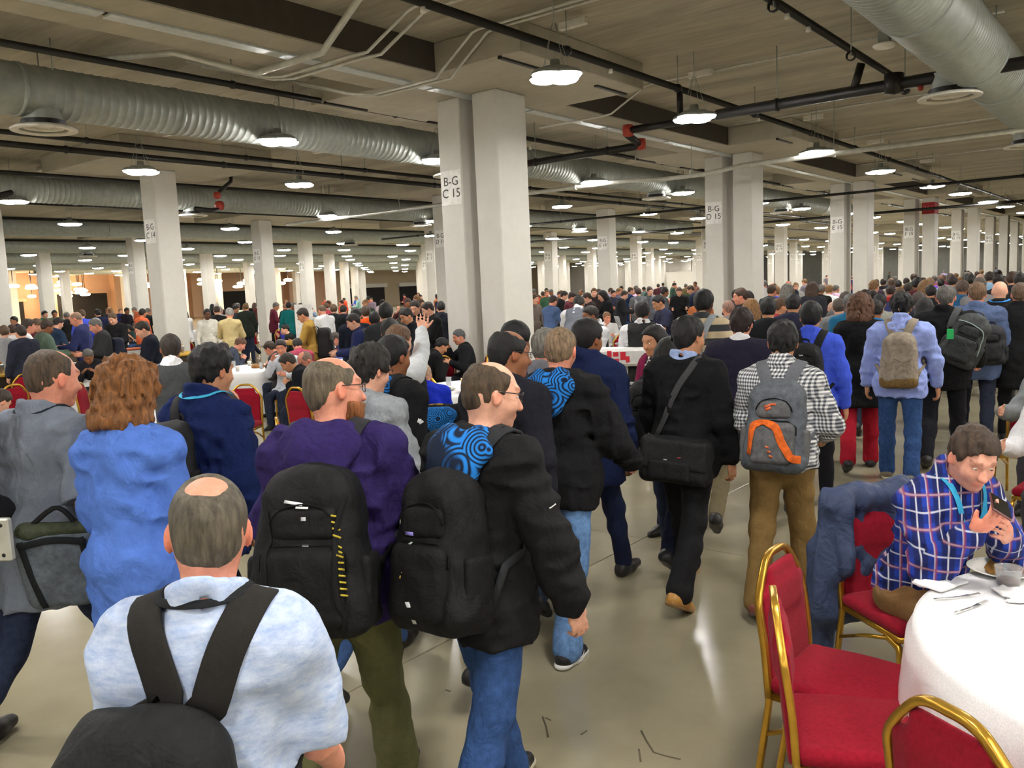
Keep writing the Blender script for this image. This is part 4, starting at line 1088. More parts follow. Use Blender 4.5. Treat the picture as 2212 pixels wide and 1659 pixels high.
# ---------------------------------------------------------------- banquet chairs and tables
M_gold = plain('gold_frame', (206, 160, 62), .28, .85, .02, 60)
M_redup = objcol('burgundy_upholstery', .95, .14, 220, .3, spec=.1, sheen=.05)
RED = (146, 24, 42)
M_linen = plain('white_linen', (240, 240, 240), .85, 0, .1, 900)
def chair_meshes():
    fr = MB(); out = {}
    bk = [(-.215, .205, .40), (-.228, .208, .58), (-.244, .209, .70), (-.252, .205, .755), (-.26, .175, .81), (-.269, .115, .882), (-.272, .08, .908), (-.273, .04, .918), (-.273, 0, .918)]
    pts = spline([(x, y, z) for x, y, z in bk] + [(x, -y, z) for x, y, z in bk[::-1][1:]], 44)
    fr.tube([tuple(p) for p in pts], 0, flat=(.0125, .0125, (1, 0, .1))); out['back_frame'] = fr.mesh('back_frame', M_gold)
    p = [RBox((-.236, 0, .6), (.02, .19, .2), .018, rot('y', -5), .02), RBox((-.256, 0, .785), (.02, .125, .09), .018, rot('y', -4), .06)]
    V, F = sdf_mesh(p, .011); out['back_pad'] = npmesh('back_pad', V, F, M_redup)
    p = [RBox((0, 0, .445), (.22, .215, .032), .03, None, .02), Ell((.01, 0, .455), (.2, .19, .035), None, .03)]
    V, F = sdf_mesh(p, .012); out['seat'] = npmesh('seat', V, F, M_redup)
    out['seat_frame'] = MB().tube([(-.205, .2, .405), (.2, .2, .405), (.2, -.2, .405), (-.205, -.2, .405)], 0, flat=(.011, .013, (0, 0, 1)), closed=True).mesh('seat_frame', M_gold)
    legs = []
    for sg_ in (1, -1):
        legs.append(MB().tube([tuple(q) for q in spline([(.1, sg_ * .2, .39), (.17, sg_ * .202, .375), (.205, sg_ * .205, .33), (.225, sg_ * .212, .0)], 12)], 0, flat=(.0115, .0115, (1, 0, .2))).mesh('leg', M_gold))
        legs.append(MB().tube([tuple(q) for q in spline([(-.215, sg_ * .205, .41), (-.22, sg_ * .205, .34), (-.27, sg_ * .21, .0)], 8)], 0, flat=(.0115, .0115, (1, 0, .2))).mesh('leg', M_gold))
    out['legs'] = legs
    out['bars'] = [MB().tube([(-.228, sg_ * .206, .25), (-.05, sg_ * .204, .33), (.12, sg_ * .203, .385)], 0, flat=(.008, .01, (0, 1, 0))).mesh('brace', M_gold) for sg_ in (1, -1)]
    return out
CH = chair_meshes()
def chair(x, y, face, label, group='burgundy banquet chairs', tilt=0., full=True):
    o = empty('banquet_chair', (x, y, 0), face * PI / 180); tag(o, label, 'chair', group)
    obj('back_frame', CH['back_frame'], o); obj('back_pad', CH['back_pad'], o, color=RED); obj('seat', CH['seat'], o, color=RED)
    obj('seat_frame', CH['seat_frame'], o)
    for me in CH['legs']: obj('leg', me, o)
    if full:
        for me in CH['bars']: obj('brace', me, o)
    return o
def cloth_mesh(r, top, low, seed, n=96, folds=13):
    R_ = random.Random(seed); ph = [R_.uniform(0, 6.28) for _ in range(4)]
    prof = [(0, top), (r * .5, top + .001), (r * .97, top), (r * .995, top - .008), (r, top - .03)]
    zs = np.linspace(top - .06, low, 12); vs = [(0, 0, top)]; fs = []; rings = []
    for rr, z in prof[1:]: rings.append([(rr * math.cos(2 * PI * k / n), rr * math.sin(2 * PI * k / n), z) for k in range(n)])
    for z in zs:
        t_ = (top - z) / (top - low); ring = []
        for k in range(n):
            a = 2 * PI * k / n
            f = math.cos(folds * a + ph[0] + .8 * math.sin(2 * a + ph[1])) * .6 + math.cos((folds * 2 - 3) * a + ph[2]) * .25
            rr = r + .012 + .05 * t_ + .055 * t_ * f; ring.append((rr * math.cos(a), rr * math.sin(a), z))
        rings.append(ring)
    for rg in rings: vs += rg
    for k in range(n): fs.append((0, 1 + k, 1 + (k + 1) % n))
    for i in range(len(rings) - 1):
        for k in range(n): fs.append((1 + i * n + k, 1 + (i + 1) * n + k, 1 + (i + 1) * n + (k + 1) % n, 1 + i * n + (k + 1) % n))
    me = bpy.data.meshes.new('tablecloth'); me.from_pydata(vs, [], fs); me.polygons.foreach_set('use_smooth', [True] * len(fs)); me.update(); me.materials.append(M_linen)
    return me
CLOTH = [cloth_mesh(.915, .762, .06, s_) for s_ in (1, 2, 3)]
TT = MB().lathe([(.0001, .73), (.9, .73), (.905, .745), (.9, .757), (.0001, .757)], 40).mesh('tabletop', plain('plywood', (170, 140, 100), .6))
TL = [MB().tube([(a * .35, b * .35, .73), (a * .5, b * .5, .0)], .016, 8).mesh('leg', M_galv) for a, b in ((1, 1), (1, -1), (-1, 1), (-1, -1))]
def table(x, y, label, k=0, rz=0.):
    o = empty('banquet_table', (x, y, 0), rz); tag(o, label, 'table', 'round banquet tables under white cloths')
    obj('tabletop', TT, o); obj('tablecloth', CLOTH[k % 3], o)
    for me in TL: obj('leg', me, o)
    return o
# tableware, shared meshes
M_china = plain('white_china', (236, 232, 224), .2); M_glass = plain('clear_plastic', (225, 228, 230), .08)
MATS['clear_plastic'].node_tree.nodes['Principled BSDF'].inputs['Alpha'].default_value = .32
M_food = objcol('food', .7, .3, 60, .4); M_steel = plain('steel', (190, 190, 188), .25, .9)
PLATE = MB().lathe([(.0001, .006), (.08, .006), (.095, .012), (.128, .022), (.13, .02), (.095, .006), (.07, .0), (.0001, .0)], 28).mesh('rim_plate', M_china)
CUP = MB().lathe([(.0001, .004), (.024, .004), (.034, .085), (.036, .085), (.026, .0), (.0001, .0)], 18).mesh('cup_body', M_china)
TUMB = MB().lathe([(.0001, .004), (.036, .004), (.045, .062), (.048, .064), (.047, .06), (.038, .0), (.0001, .0)], 24).mesh('cup_body', M_glass)
BUN = None
def plate(x, y, z, label, food=((150, 96, 52),), group=None):
    o = empty('dinner_plate', (x, y, z)); tag(o, label, 'plate', group); obj('rim', PLATE, o)
    R_ = random.Random(hash((round(x, 2), round(y, 2))) & 0xffff)
    for i, c in enumerate(food):
        a = 2.1 * i + R_.uniform(0, 1); rr = .045
        V, F = sdf_mesh([Ell((0, 0, .01), (.035, .03, .022), None, .01), Ell((.02, .012, .014), (.02, .02, .018), None, .01)], .007, [(.006, 60, (1, 1, 1), i)])
        obj('food_portion', npmesh('food_portion', V, F, M_food), o, (rr * math.cos(a), rr * math.sin(a), .012), color=c)
    return o
def cup(x, y, z, label, me=None, group=None):
    o = obj('cup', me or CUP, None, (x, y, z)); return tag(o, label, 'cup', group)
# ---------------------------------------------------------------- patterned cloths
def stripes(t, coord, freq, duty, soft=.06):
    f = t.math('FRACT', t.math('MULTIPLY', coord, freq)); d = t.math('ABSOLUTE', t.math('SUBTRACT', f, .5))
    m_ = t.new('ShaderNodeMapRange'); m_.inputs[1].default_value = duty / 2 - soft; m_.inputs[2].default_value = duty / 2 + soft; m_.inputs[3].default_value = 1; m_.inputs[4].default_value = 0
    t.link(d, m_.inputs[0]); return m_.outputs[0]
def cloth_nt(name):
    t = NT(name); t.set(Roughness=.88); t.b.inputs['Specular IOR Level'].default_value = .2
    oc = t.objcoord(); x, y, z = t.sep(oc); u = t.math('ADD', t.math('MULTIPLY', x, .85), y)
    t.bump(t.noise(110, 4), .2, .004); return t, u, z
t, u, z = cloth_nt('gingham_shirt')
a = stripes(t, u, 46, .5); b = stripes(t, z, 46, .5); f = t.math('MULTIPLY', t.math('ADD', a, b), .5)
t.color(t.ramp(f, [(.0, lin((228, 228, 226))), (.5, lin((150, 152, 156))), (1., lin((66, 68, 76)))])); M_gingham = t.m
t, u, z = cloth_nt('plaid_shirt')
base = t.mix(stripes(t, u, 8.5, .5, .03), lin((34, 62, 158)), lin((28, 38, 92)))
base = t.mix(t.math('MULTIPLY', stripes(t, z, 8.5, .5, .03), .5), base, lin((26, 34, 84)))
base = t.mix(t.math('MULTIPLY', stripes(t, t.math('ADD', u, .03), 17, .12, .03), .8), base, lin((212, 214, 224)))
base = t.mix(t.math('MULTIPLY', stripes(t, t.math('ADD', z, .02), 17, .1, .03), .8), base, lin((206, 208, 220)))
base = t.mix(t.math('MULTIPLY', stripes(t, t.math('ADD', u, .055), 8.5, .1, .03), .7), base, lin((140, 52, 70)))
base = t.mix(t.math('MULTIPLY', stripes(t, t.math('ADD', z, .05), 8.5, .1, .03), .6), base, lin((140, 60, 76)))
t.color(base); M_plaid = t.m
t, u, z = cloth_nt('striped_sweater'); t.color(t.mix(stripes(t, z, 7.6, .5, .02), lin((196, 178, 146)), lin((58, 60, 62)))); M_stripe = t.m
t, u, z = cloth_nt('heather_shirt'); t.color(t.ramp(t.noise(26, 6, .75, t.scalevec(t.objcoord(), 1, 1, 3)), [(.3, lin((150, 172, 214))), (.7, lin((206, 216, 234)))])); M_heather = t.m
t, u, z = cloth_nt('floral_top'); t.color(t.ramp(t.noise(38, 2, .5), [(.42, lin((38, 36, 40))), (.5, lin((120, 96, 104))), (.58, lin((222, 218, 214)))])); M_floral = t.m
t, u, z = cloth_nt('blue_wave_hood')
wv = t.new('ShaderNodeTexWave', wave_type='RINGS', rings_direction='SPHERICAL'); wv.inputs['Scale'].default_value = 30; wv.inputs['Distortion'].default_value = .0
vor = t.new('ShaderNodeTexVoronoi'); vor.inputs['Scale'].default_value = 8.; t.link(t.objcoord(), vor.inputs['Vector'])
rg = stripes(t, vor.outputs['Distance'], 9, .55, .1)
msk = t.ramp(t.noise(6, 1, .5), [(.34, (0, 0, 0, 1)), (.42, (1, 1, 1, 1))])
t.color(t.mix(t.math('MULTIPLY', rg, msk), lin((22, 32, 52)), lin((36, 122, 204)))); M_wavehood = t.m
PAD = M_fleece
# skin tones
FAIR, RUDDY, TAN, BROWN, DARK = (226, 172, 146), (222, 152, 126), (196, 142, 108), (150, 100, 70), (96, 62, 44)
NOSH = dict(col=(30, 28, 28))
def W_(st=22, back=-20, kf=6, kb=26): return ((st, kf), (back, kb))
def Wr(st=22, back=-20, kf=6, kb=26): return ((back, kb), (st, kf))
def jeans(c=(52, 70, 112), **k): return dict(col=c, mat=M_denim, **k)
def chino(c, **k): return dict(col=c, mat=M_cloth, **k)
def to_local(spec_loc, face, P, s):
    a = face * PI / 180; d = np.array(P) - np.array(spec_loc); return V3(d[0] * math.cos(a) + d[1] * math.sin(a), -d[0] * math.sin(a) + d[1] * math.cos(a), d[2]) / s
BK = (.0, 0, 0)
CROWN = lambda r=.045, x=-.035: ((x, 0, .122), (r, r * .9, .032))
TOPB = lambda: ((.035, 0, .125), (.1, .062, .062))
def mark(o_root, R, pts, hw, color, parent=None, name='logo_mark', off=.003):
    P, N = onto(surf(R), np.array(pts), off); s = R['s']
    return MB().tube([tuple(p * s) for p in P], 0, flat=(hw, .001, N)).build(name, M_plastic, parent or o_root, color=color)
def sleeve_logo(r, R, side=1):
    A = R['arm'][side]; m_ = A['sh'] + (A['el'] - A['sh']) * .45; out = V3(-.35, A['sg'], 0) * .09
    for k, (dx, dz) in enumerate(((-.012, .006), (.0, .0), (.01, -.008))):
        mark(r, R, [m_ + out + V3(dx * 1.4 - .018, 0, dz * 1.4), m_ + out + V3(dx * 1.4 + .018, 0, dz * 1.4 + .006)], .006, (232, 234, 236), R['gs'].get('top'))

# 1. man in the foreground, seen from behind
r, R = person(dict(at=(448, 1028, 1.74), face=40, lod=0, seed=3, skin=RUDDY, label='man nearest the camera, bald crown, pale blue short-sleeved shirt and black backpack straps',
    rig=dict(w=.93, fat=.0, head=(16, 2, 0), legs=W_(), arms=(('fk', -4, -1, 30), ('fk', 14, 2, 36))), hair=dict(style='short', vol=.0035, col=(98, 90, 76), bald=((-.07, 0, .108), (.032, .038, .03)), rough=.0015),
    top=dict(name='polo_shirt', sleeve='short', slen=.85, col=(186, 202, 230), mat=M_heather, collar=.045, hem=.16, t=.013, wr=.008), bottom=chino((60, 60, 66)), shoes=NOSH))
n0 = R['neck']; ribbon(R, [(.03, .072, .02), (-.04, .066, .024), (-.072, .0, .03), (-.04, -.066, .024), (.03, -.072, .02)], 'lanyard', (26, 28, 30), .009, .0015, .016, n0, R['Rc'])
backpack(R, 'black backpack with wide straps on the man nearest the camera', (24, 24, 24), size=(.2, .36, .5), z=-.22, lod=0, tilt=8, swide=.036, y=.07, strapcol=(38, 36, 34), marks=[('badge', [(0, -.01, .13), (0, .03, .128)], .009, (120, 120, 118)), ('badge', [(0, -.13, .1), (0, -.09, .1)], .016, (170, 160, 130))])
# 2. grey polo man at the left edge
r, R = person(dict(at=(112, 756, 3.7), face=20, lod=0, seed=5, skin=RUDDY, label='tall man in grey polo shirt and dark jeans walking at the left edge', stubble=(.9, .86, .84),
    rig=dict(w=1.0, fat=.02, head=(-14, 0, 0), legs=((-24, 26), (24, 6)), arms=(('fk', 10, 8, 30), ('fk', -18, 12, 62))), hair=dict(style='high', vol=.004, col=(84, 68, 52), rough=.002, bald=((.05, 0, .12), (.06, .05, .045))),
    top=dict(name='polo_shirt', sleeve='short', slen=.95, col=(122, 130, 144), collar=.04, hem=.22, t=.02, mat=M_cloth), bottom=jeans((44, 52, 74), cuff=.02), shoes=dict(col=(44, 42, 38), sole=(150, 144, 120))))
ribbon(R, [(.03, .07, .0), (-.05, .06, .012), (-.07, 0, .014), (-.05, -.06, .012), (.03, -.07, .0)], 'lanyard', (34, 40, 48), .008, .0015, .012, R['neck'], R['Rc'])
Wb = Worn(R, 'messenger_bag', (-.24, -.22, .72), 'grey and black messenger bag slung behind the man in the grey polo', 'bag')
Mb = rot('z', 30) @ rot('y', -10); qb = lambda *a: V3(-.16, -.2, .86) + Mb @ V3(*a)
bb = [RBox(qb(0, 0, 0), (.045, .14, .16), .04, Mb, .02, taper=-.1)]
ob = Wb.sdf('bag_body', bb, .012, M_pack, (96, 104, 112), [(.006, 12, (1, 1, 1), 3), (.003, 30, (1, 1, 1), 2)])
for yy in (-.1, .11):
    P, N = onto(bb, spline([qb(-.06, yy, .15), qb(-.07, yy - .02, 0), qb(-.06, yy - .05, -.15)], 14), .002); Wb.band('trim_band', P, N, .012, .003, (26, 28, 30))
P, N = onto(bb, spline([qb(-.06, -.12, .12), qb(-.07, 0, .15), qb(-.06, .12, .12)], 12), .003); Wb.band('top_flap_edge', P, N, .014, .004, (24, 26, 28))
Wb.sdf('rolled_top', [Cone(qb(0, -.11, .16), qb(0, .11, .16), .035, .035, .02)], .012, M_pack, (64, 70, 52), [(.008, 20, (1, 1, 1), 4)])
Wb.wire('hand_strap', spline([qb(0, -.08, .18), qb(-.0, -.02, .25), qb(0, .08, .18)], 10), .011, (30, 30, 32))
# 2b. somebody mostly outside the left edge
r, R = person(dict(at=(-190, 746, 3.45), face=20, lod=1, seed=6, skin=FAIR, label='person in dark jacket almost wholly outside the left edge', rig=dict(w=1.0, legs=((20, 5), (-22, 24)), arms=(('fk', 4, 6, 20), ('fk', 10, 6, 60))), hair=dict(style='short', col=(50, 40, 34)), top=dict(name='jacket', col=(30, 30, 34), mat=M_fleece, hem=.18, t=.024), bottom=jeans((26, 32, 48)), shoes=NOSH))
# 3. blue shirt
r, R = person(dict(at=(279, 783, 3.42), face=33, lod=0, seed=8, skin=FAIR, label='person in bright blue untucked shirt with wavy auburn bob hair', 
    rig=dict(w=.86, fat=.0, head=(-16, 2, 0), legs=W_(18, -16), arms=(('fk', 8, 2, 18), ('fk', 2, 3, 26))), hair=dict(style='bob', vol=.027, col=(136, 88, 46), rough=.012),
    top=dict(name='shirt', col=(88, 126, 212), collar=.04, hem=.26, t=.015, wr=.01, flare=.01, bag=.002), bottom=jeans((26, 34, 56)), shoes=NOSH))
# 4. navy jacket with light blue lanyard
r, R = person(dict(at=(458, 748, 4.25), face=14, lod=0, seed=11, skin=TAN, label='black-haired man in navy fleece jacket with bright blue lanyard at the collar',
    rig=dict(w=.98, fat=.005, head=(-8, 0, 0), legs=W_(), arms=(('fk', 4, 4, 20), ('fk', -8, 5, 22))), hair=dict(style='short', vol=.014, col=(20, 18, 18), rough=.006),
    top=dict(name='jacket', col=(27, 40, 86), mat=M_fleece, collar=.055, hem=.2, t=.024, bag=.008, wr=.012), bottom=jeans((22, 26, 40)), shoes=NOSH))
ribbon(R, [(.02, .085, .0), (-.05, .075, .02), (-.085, 0, .022), (-.05, -.075, .02), (.03, -.085, -.01)], 'lanyard', (70, 178, 220), .008, .0015, .02, R['neck'], R['Rc'])
backpack(R, 'black backpack on the left shoulder of the man in navy fleece', (36, 36, 38), size=(.13, .28, .42), z=-.1, y=.06, strap=(0,), lod=1)
# 5. purple hoodie, ginger beard
r, R = person(dict(at=(712, 772, 3.1), face=34, lod=0, seed=14, skin=RUDDY, label='heavy man in purple hoodie with long ginger beard and glasses', glasses=True,
    rig=dict(w=1.02, fat=.045, head=(-50, -2, 0), legs=((-20, 22), (20, 5)), arms=(('fk', 14, 10, 34), ('fk', 20, 12, 40, 20))), hair=dict(style='short', vol=.004, col=(104, 92, 74), bald=TOPB(), rough=.002), beard=dict(col=(150, 92, 50), len=.13, w=.01),
    top=dict(name='hoodie', col=(50, 38, 90), mat=M_fleece, hood=1.15, hem=.1, t=.026, bag=.014, wr=.013), bottom=chino((96, 96, 62), cuff=.03, t=.016, wr=.013), shoes=dict(col=(92, 58, 46), sole=(60, 50, 44))))
Wp = backpack(R, 'bulky black backpack with yellow cord on the man in the purple hoodie', (20, 20, 21), size=(.22, .36, .54), taper=.2, z=-.19, lod=0, tilt=6, strapcol=(44, 44, 48),
    marks=[('logo_mark', [(0, .06, .17), (0, .0, .16)], .005, (226, 228, 230)), ('logo_mark', [(0, .02, .15), (0, -.02, .147)], .004, (226, 228, 230)), ('logo_mark', [(0, .0, .11), (0, -.015, .11)], .006, (200, 200, 204)), ('logo_mark', [(0, -.0, .03), (0, -.02, .03)], .004, (150, 150, 160))])
for k in range(13):
    P = np.array([Wp.q(-.25, -.1 - .002 * k, .12 - .02 * k), Wp.q(-.25, -.135 - .002 * k, .115 - .02 * k)]); P, N = onto(Wp.allp, P, .003); Wp.band('yellow_cord', P, N, .003, .0025, (196, 176, 60))
for yy in (-.12, .12):
    P, N = onto(Wp.allp, spline([Wp.q(-.2, yy * 1.2, .2), Wp.q(-.26, yy, .05), Wp.q(-.25, yy * .9, -.12), Wp.q(-.2, yy, -.25)], 16), .003); Wp.band('compression_strap', P, N, .009, .003, (22, 22, 22))
# 6. grey hoodie with papers
r, R = person(dict(at=(805, 749, 4.35), face=4, lod=0, seed=17, skin=FAIR, label='dark-haired man in light grey hoodie carrying white papers', glasses=True,
    rig=dict(w=1.0, fat=.015, head=(-8, 6, 0), legs=W_(), arms=(('fk', 6, 8, 20), ('fk', 8, 9, 34))), hair=dict(style='short', vol=.017, col=(40, 35, 32), rough=.01), hand={1: dict(curl=48)},
    top=dict(name='hoodie', col=(152, 157, 162), mat=M_fleece, hood=1.05, hem=.18, t=.024, wr=.013), bottom=jeans((64, 92, 140)), shoes=NOSH))
A = R['arm'][1]; pq = A['wr'] + A['d'] * .09
Wd = Worn(R, 'paper_sheaf', pq, 'white papers held by the man in the grey hoodie', 'papers')
MB().box((0, 0, 0), (.21, .006, .29), .001).xform(Matrix.Rotation(math.radians(28), 4, 'Y') @ Matrix.Translation((.06, -.02, -.09))).build('sheet', M_signw, Wd.root)
MB().box((0, 0, 0), (.21, .003, .28), .001).xform(Matrix.Rotation(math.radians(36), 4, 'Y') @ Matrix.Translation((.055, -.026, -.1))).build('sheet', M_signw, Wd.root)
# 7. man with blue-lined hood behind him
r, R = person(dict(at=(851, 727, 5.0), face=2, lod=1, seed=21, skin=BROWN, label='man with thinning black hair in black jacket with blue hood, beside the grey hoodie',
    rig=dict(w=1.05, head=(-6, 0, 0), legs=Wr()), hair=dict(style='short', vol=.012, col=(22, 20, 20)), top=dict(name='jacket', col=(30, 30, 32), mat=M_fleece, hood=1.05, hoodmat=M_wavehood, hem=.2, t=.026), bottom=jeans((40, 60, 100)), shoes=NOSH))
sleeve_logo(r, R, 1)
backpack(R, 'small black backpack half hidden beside the grey hoodie man', (28, 28, 30), size=(.15, .28, .42), z=-.08, lod=1, strap=(1,))
# 8. waving man
loc = at_depth(862, 704, 6.4); fc = 8
hw = at_depth(927, 704, 6.82)
lc = to_local((loc[0], loc[1], 0), fc, hw, loc[2] / 1.75)
r, R = person(dict(at=(862, 704, 6.4), face=fc, lod=1, seed=24, skin=FAIR, label='man in white shirt waving with his right arm raised', hand={1: dict(curl=6, spread=1.35, palm=(-.79, -.62, 0), thumb=48, sc=1.12)},
    rig=dict(w=1.08, head=(-10, 0, 0), legs=W_(10, -8), arms=(('fk', 4, 8, 24), ('ik', (lc[0], lc[1], lc[2]), (.3, -.15, -1)))), hair=dict(style='short', vol=.011, col=(112, 82, 58)),
    top=dict(name='shirt', col=(214, 218, 222), hem=.18, t=.016, collar=.03), bottom=jeans((40, 50, 80)), shoes=NOSH))
# 9. bald man with spectacles, black jacket, backpack
r, R = person(dict(at=(1066, 782, 3.02), face=2, lod=0, seed=27, skin=FAIR, stubble=(.93, .9, .9), label='balding man with glasses in black jacket with blue hood, walking in jeans at the centre', glasses=True, eyes=True,
    rig=dict(w=.96, fat=.0, head=(-34, 4, 0), legs=((18, 6), (-16, 14)), arms=(('fk', 16, 8, 20), ('fk', -2, 19, 18))), hair=dict(style='high', vol=.006, col=(78, 62, 44), bald=TOPB(), rough=.003),
    top=dict(name='jacket', col=(30, 30, 31), mat=M_fleece, hood=1.12, hoodmat=M_wavehood, hem=.15, t=.024, bag=.01, wr=.012), bottom=jeans((52, 80, 128), cuff=.03, t=.014), shoes=dict(col=(30, 30, 30), sole=(214, 206, 182))))
sleeve_logo(r, R, 1)
for L in R['leg']:
    for k in range(3):
        q = lambda x, y, z: (L['ank'] + L['fd'] * x + L['fs'] * y + L['fu'] * z) * R['s']
        MB().tube([q(.045 + k * .02, -.048, -.06), q(.06 + k * .02, -.036, -.025)], .0035, 5).build('shoe_stripe', M_plastic, r, color=(232, 232, 228))
Wp = backpack(R, 'black backpack with small white badges on the balding man with glasses', (18, 18, 19), size=(.21, .31, .54), taper=.2, z=-.18, lod=0, tilt=8, strapcol=(42, 43, 46), roll=-4,
    marks=[('badge', [(0, .06, .19), (0, .045, .188)], .006, (196, 192, 176)), ('badge', [(0, .1, .09), (0, .085, .088)], .007, (196, 192, 176)), ('badge', [(0, .06, .055), (0, .025, .053)], .006, (150, 140, 220)), ('badge', [(0, .04, .02), (0, .03, .018)], .007, (170, 180, 176)),
           ('script_logo', [(0, .115, -.055), (0, .1, -.04), (0, .095, -.058), (0, .08, -.045), (0, .07, -.06), (0, .055, -.05), (0, .045, -.068), (0, .035, -.06)], .0035, (226, 226, 226)), ('logo_bar', [(0, .11, -.075), (0, .05, -.085)], .005, (176, 142, 60)), ('reflective_strip', [(0, .02, -.16), (0, .01, -.23)], .009, (214, 216, 218))])
# 10. man in jeans and black-and-white trainers
r, R = person(dict(at=(1212, 709, 4.62), face=12, lod=0, seed=31, skin=RUDDY, label='man in black jacket with blue hood, light jeans and black trainers with white soles',
    rig=dict(w=1.06, fat=.01, head=(4, 0, 0), legs=((22, 4), (-14, 6)), foot=(0, 3), arms=(('fk', 8, 8, 16), ('fk', 14, 16, 40))), hair=dict(style='short', vol=.007, col=(138, 114, 88), rough=.003, bald=CROWN(.03, -.0)),
    top=dict(name='jacket', col=(29, 29, 31), mat=M_fleece, hood=1.15, hoodmat=M_wavehood, hem=.14, t=.026, bag=.014, wr=.012), bottom=jeans((104, 140, 188), cuff=.028, t=.012), shoes=dict(col=(26, 26, 28), sole=(226, 226, 222))))
sleeve_logo(r, R, 1)
for L in R['leg']:
    q = lambda x, y, z: L['ank'] + L['fd'] * x + L['fs'] * y + L['fu'] * z
    sw = spline([q(-.03, -.055, -.055), q(.02, -.055, -.068), (q(.07, -.05, -.055)), q(.11, -.045, -.04)], 10)
    P, N = onto(shoe_prims(L), sw, .002); s_ = R['s']
    MB().tube([tuple(p * s_) for p in P], 0, flat=([.002, .004, .007, .009, .009, .008, .006, .004, .003, .0015], .001, N)).build('swoosh_mark', M_plastic, r, color=(236, 236, 236))
# 11. three heads between the balding man and the trainers man
r, R = person(dict(at=(1100, 715, 4.35), face=6, lod=1, seed=33, skin=BROWN, glasses=True, label='balding brown-skinned man with glasses in dark jacket behind the centre man', rig=dict(w=1.0, head=(-34, 0, 0), legs=W_()),
    hair=dict(style='short', vol=.009, col=(20, 18, 18), bald=TOPB()), top=dict(name='jacket', col=(32, 32, 40), mat=M_fleece, collar=.04, hem=.2, t=.024), bottom=chino((30, 30, 36)), shoes=NOSH))
r, R = person(dict(at=(1114, 697, 5.4), face=10, lod=1, seed=35, skin=TAN, label='black-haired man mostly hidden behind the balding brown-skinned man', rig=dict(head=(-6, 0, 0), legs=Wr()),
    hair=dict(style='short', vol=.014, col=(20, 20, 22)), top=dict(name='jacket', col=(36, 40, 52), collar=.04, hem=.2, t=.02), bottom=chino((34, 34, 40)), shoes=NOSH))
r, R = person(dict(at=(1180, 711, 5.3), face=14, lod=1, seed=37, skin=RUDDY, label='grey-haired man in grey jacket half hidden by the man in light jeans', rig=dict(head=(0, 0, 0), legs=W_()),
    hair=dict(style='short', vol=.01, col=(120, 116, 108)), top=dict(name='jacket', col=(112, 112, 118), collar=.04, hem=.2, t=.02), bottom=jeans((60, 70, 90)), shoes=NOSH))
# 12. navy jacket right of the trainers man
r, R = person(dict(at=(1270, 692, 5.5), face=6, lod=1, seed=39, skin=BROWN, label='black-haired man in navy jacket and navy trousers right of the light-jeans man', rig=dict(w=1.08, head=(-14, 0, 0), legs=((-22, 30), (22, 6)), arms=(('fk', 10, 8, 20), ('fk', -6, 9, 20))),
    hair=dict(style='short', vol=.015, col=(20, 18, 18)), top=dict(name='jacket', col=(30, 40, 76), mat=M_fleece, collar=.055, hem=.22, t=.03, wr=.012), bottom=chino((30, 38, 66)), shoes=dict(col=(30, 28, 28))))
# 13. man with messenger bag
r, R = person(dict(at=(1488, 686, 5.3), face=4, lod=0, seed=41, skin=TAN, label='man in black sweater, black trousers and tan shoes with messenger bag across his back',
    rig=dict(w=1.04, fat=.01, head=(-22, 0, 0), legs=((22, 5), (-20, 16)), arms=(('fk', 14, 12, 16), ('fk', -4, 9, 14))), hair=dict(style='short', vol=.012, col=(24, 22, 22), rough=.006), hand={0: dict(curl=46)},
    under=dict(name='shirt', col=(150, 168, 210), collar=.045, hem=.1, t=.006), top=dict(name='sweater', col=(25, 25, 27), mat=M_fleece, hem=.16, t=.02, wr=.01), bottom=chino((26, 26, 28), cuff=.025, t=.014), shoes=dict(col=(190, 138, 66), sole=(150, 110, 60))))
Wm = Worn(R, 'messenger_bag', (-.25, -.02, .7), 'black messenger bag hanging behind the man in the black sweater', 'bag')
Mm = R['Rt'] @ rot('x', 3) @ rot('z', 6); qm = lambda *a: R['pel'] + V3(-.21, -.03, -.03) + Mm @ V3(*a)
mb = [RBox(qm(0, 0, 0), (.07, .215, .135), .05, Mm, .02)]; ob = Wm.sdf('bag_body', mb, .011, M_pack, (28, 28, 30), [(.006, 12, (1, 1, 1), 3), (-.005, 10, (1, 1, 1), -2)])
fl = [RBox(qm(-.06, 0, .04), (.022, .2, .09), .02, Mm, .02)]; Wm.sdf('flap', fl, .011, M_pack, (34, 34, 36), [(.005, 14, (1, 1, 1), 4)])
Wm.sdf('front_pocket', [RBox(qm(-.075, .02, -.05), (.02, .13, .06), .018, Mm, .02)], .011, M_pack, (26, 26, 28), [(.005, 14, (1, 1, 1), 7)])
Wm.stroke('badge', [(0, -.03, .03), (0, -.05, .033)], Mm, qm(-.1, 0, 0), mb + fl, .003, (180, 70, 60)); Wm.stroke('badge', [(0, .05, .012), (0, .03, .012)], Mm, qm(-.1, 0, 0), mb + fl, .003, (200, 200, 204))
P = spline([n for n in [R['neck'] + R['Rc'] @ V3(*p) for p in ((.1, -.0, -.25), (.07, -.1, -.08), (-.0, -.1, -.0), (-.1, -.03, -.1), (-.13, .06, -.28), (-.12, .14, -.45))]], 26); P, N = onto(surf(R), P, .008); P = np.concatenate([P, [qm(-.02, .17, .13)]]); N = np.concatenate([N, N[-1:]])
Wm.band('shoulder_strap', P, N, .02, .003, (66, 66, 68))
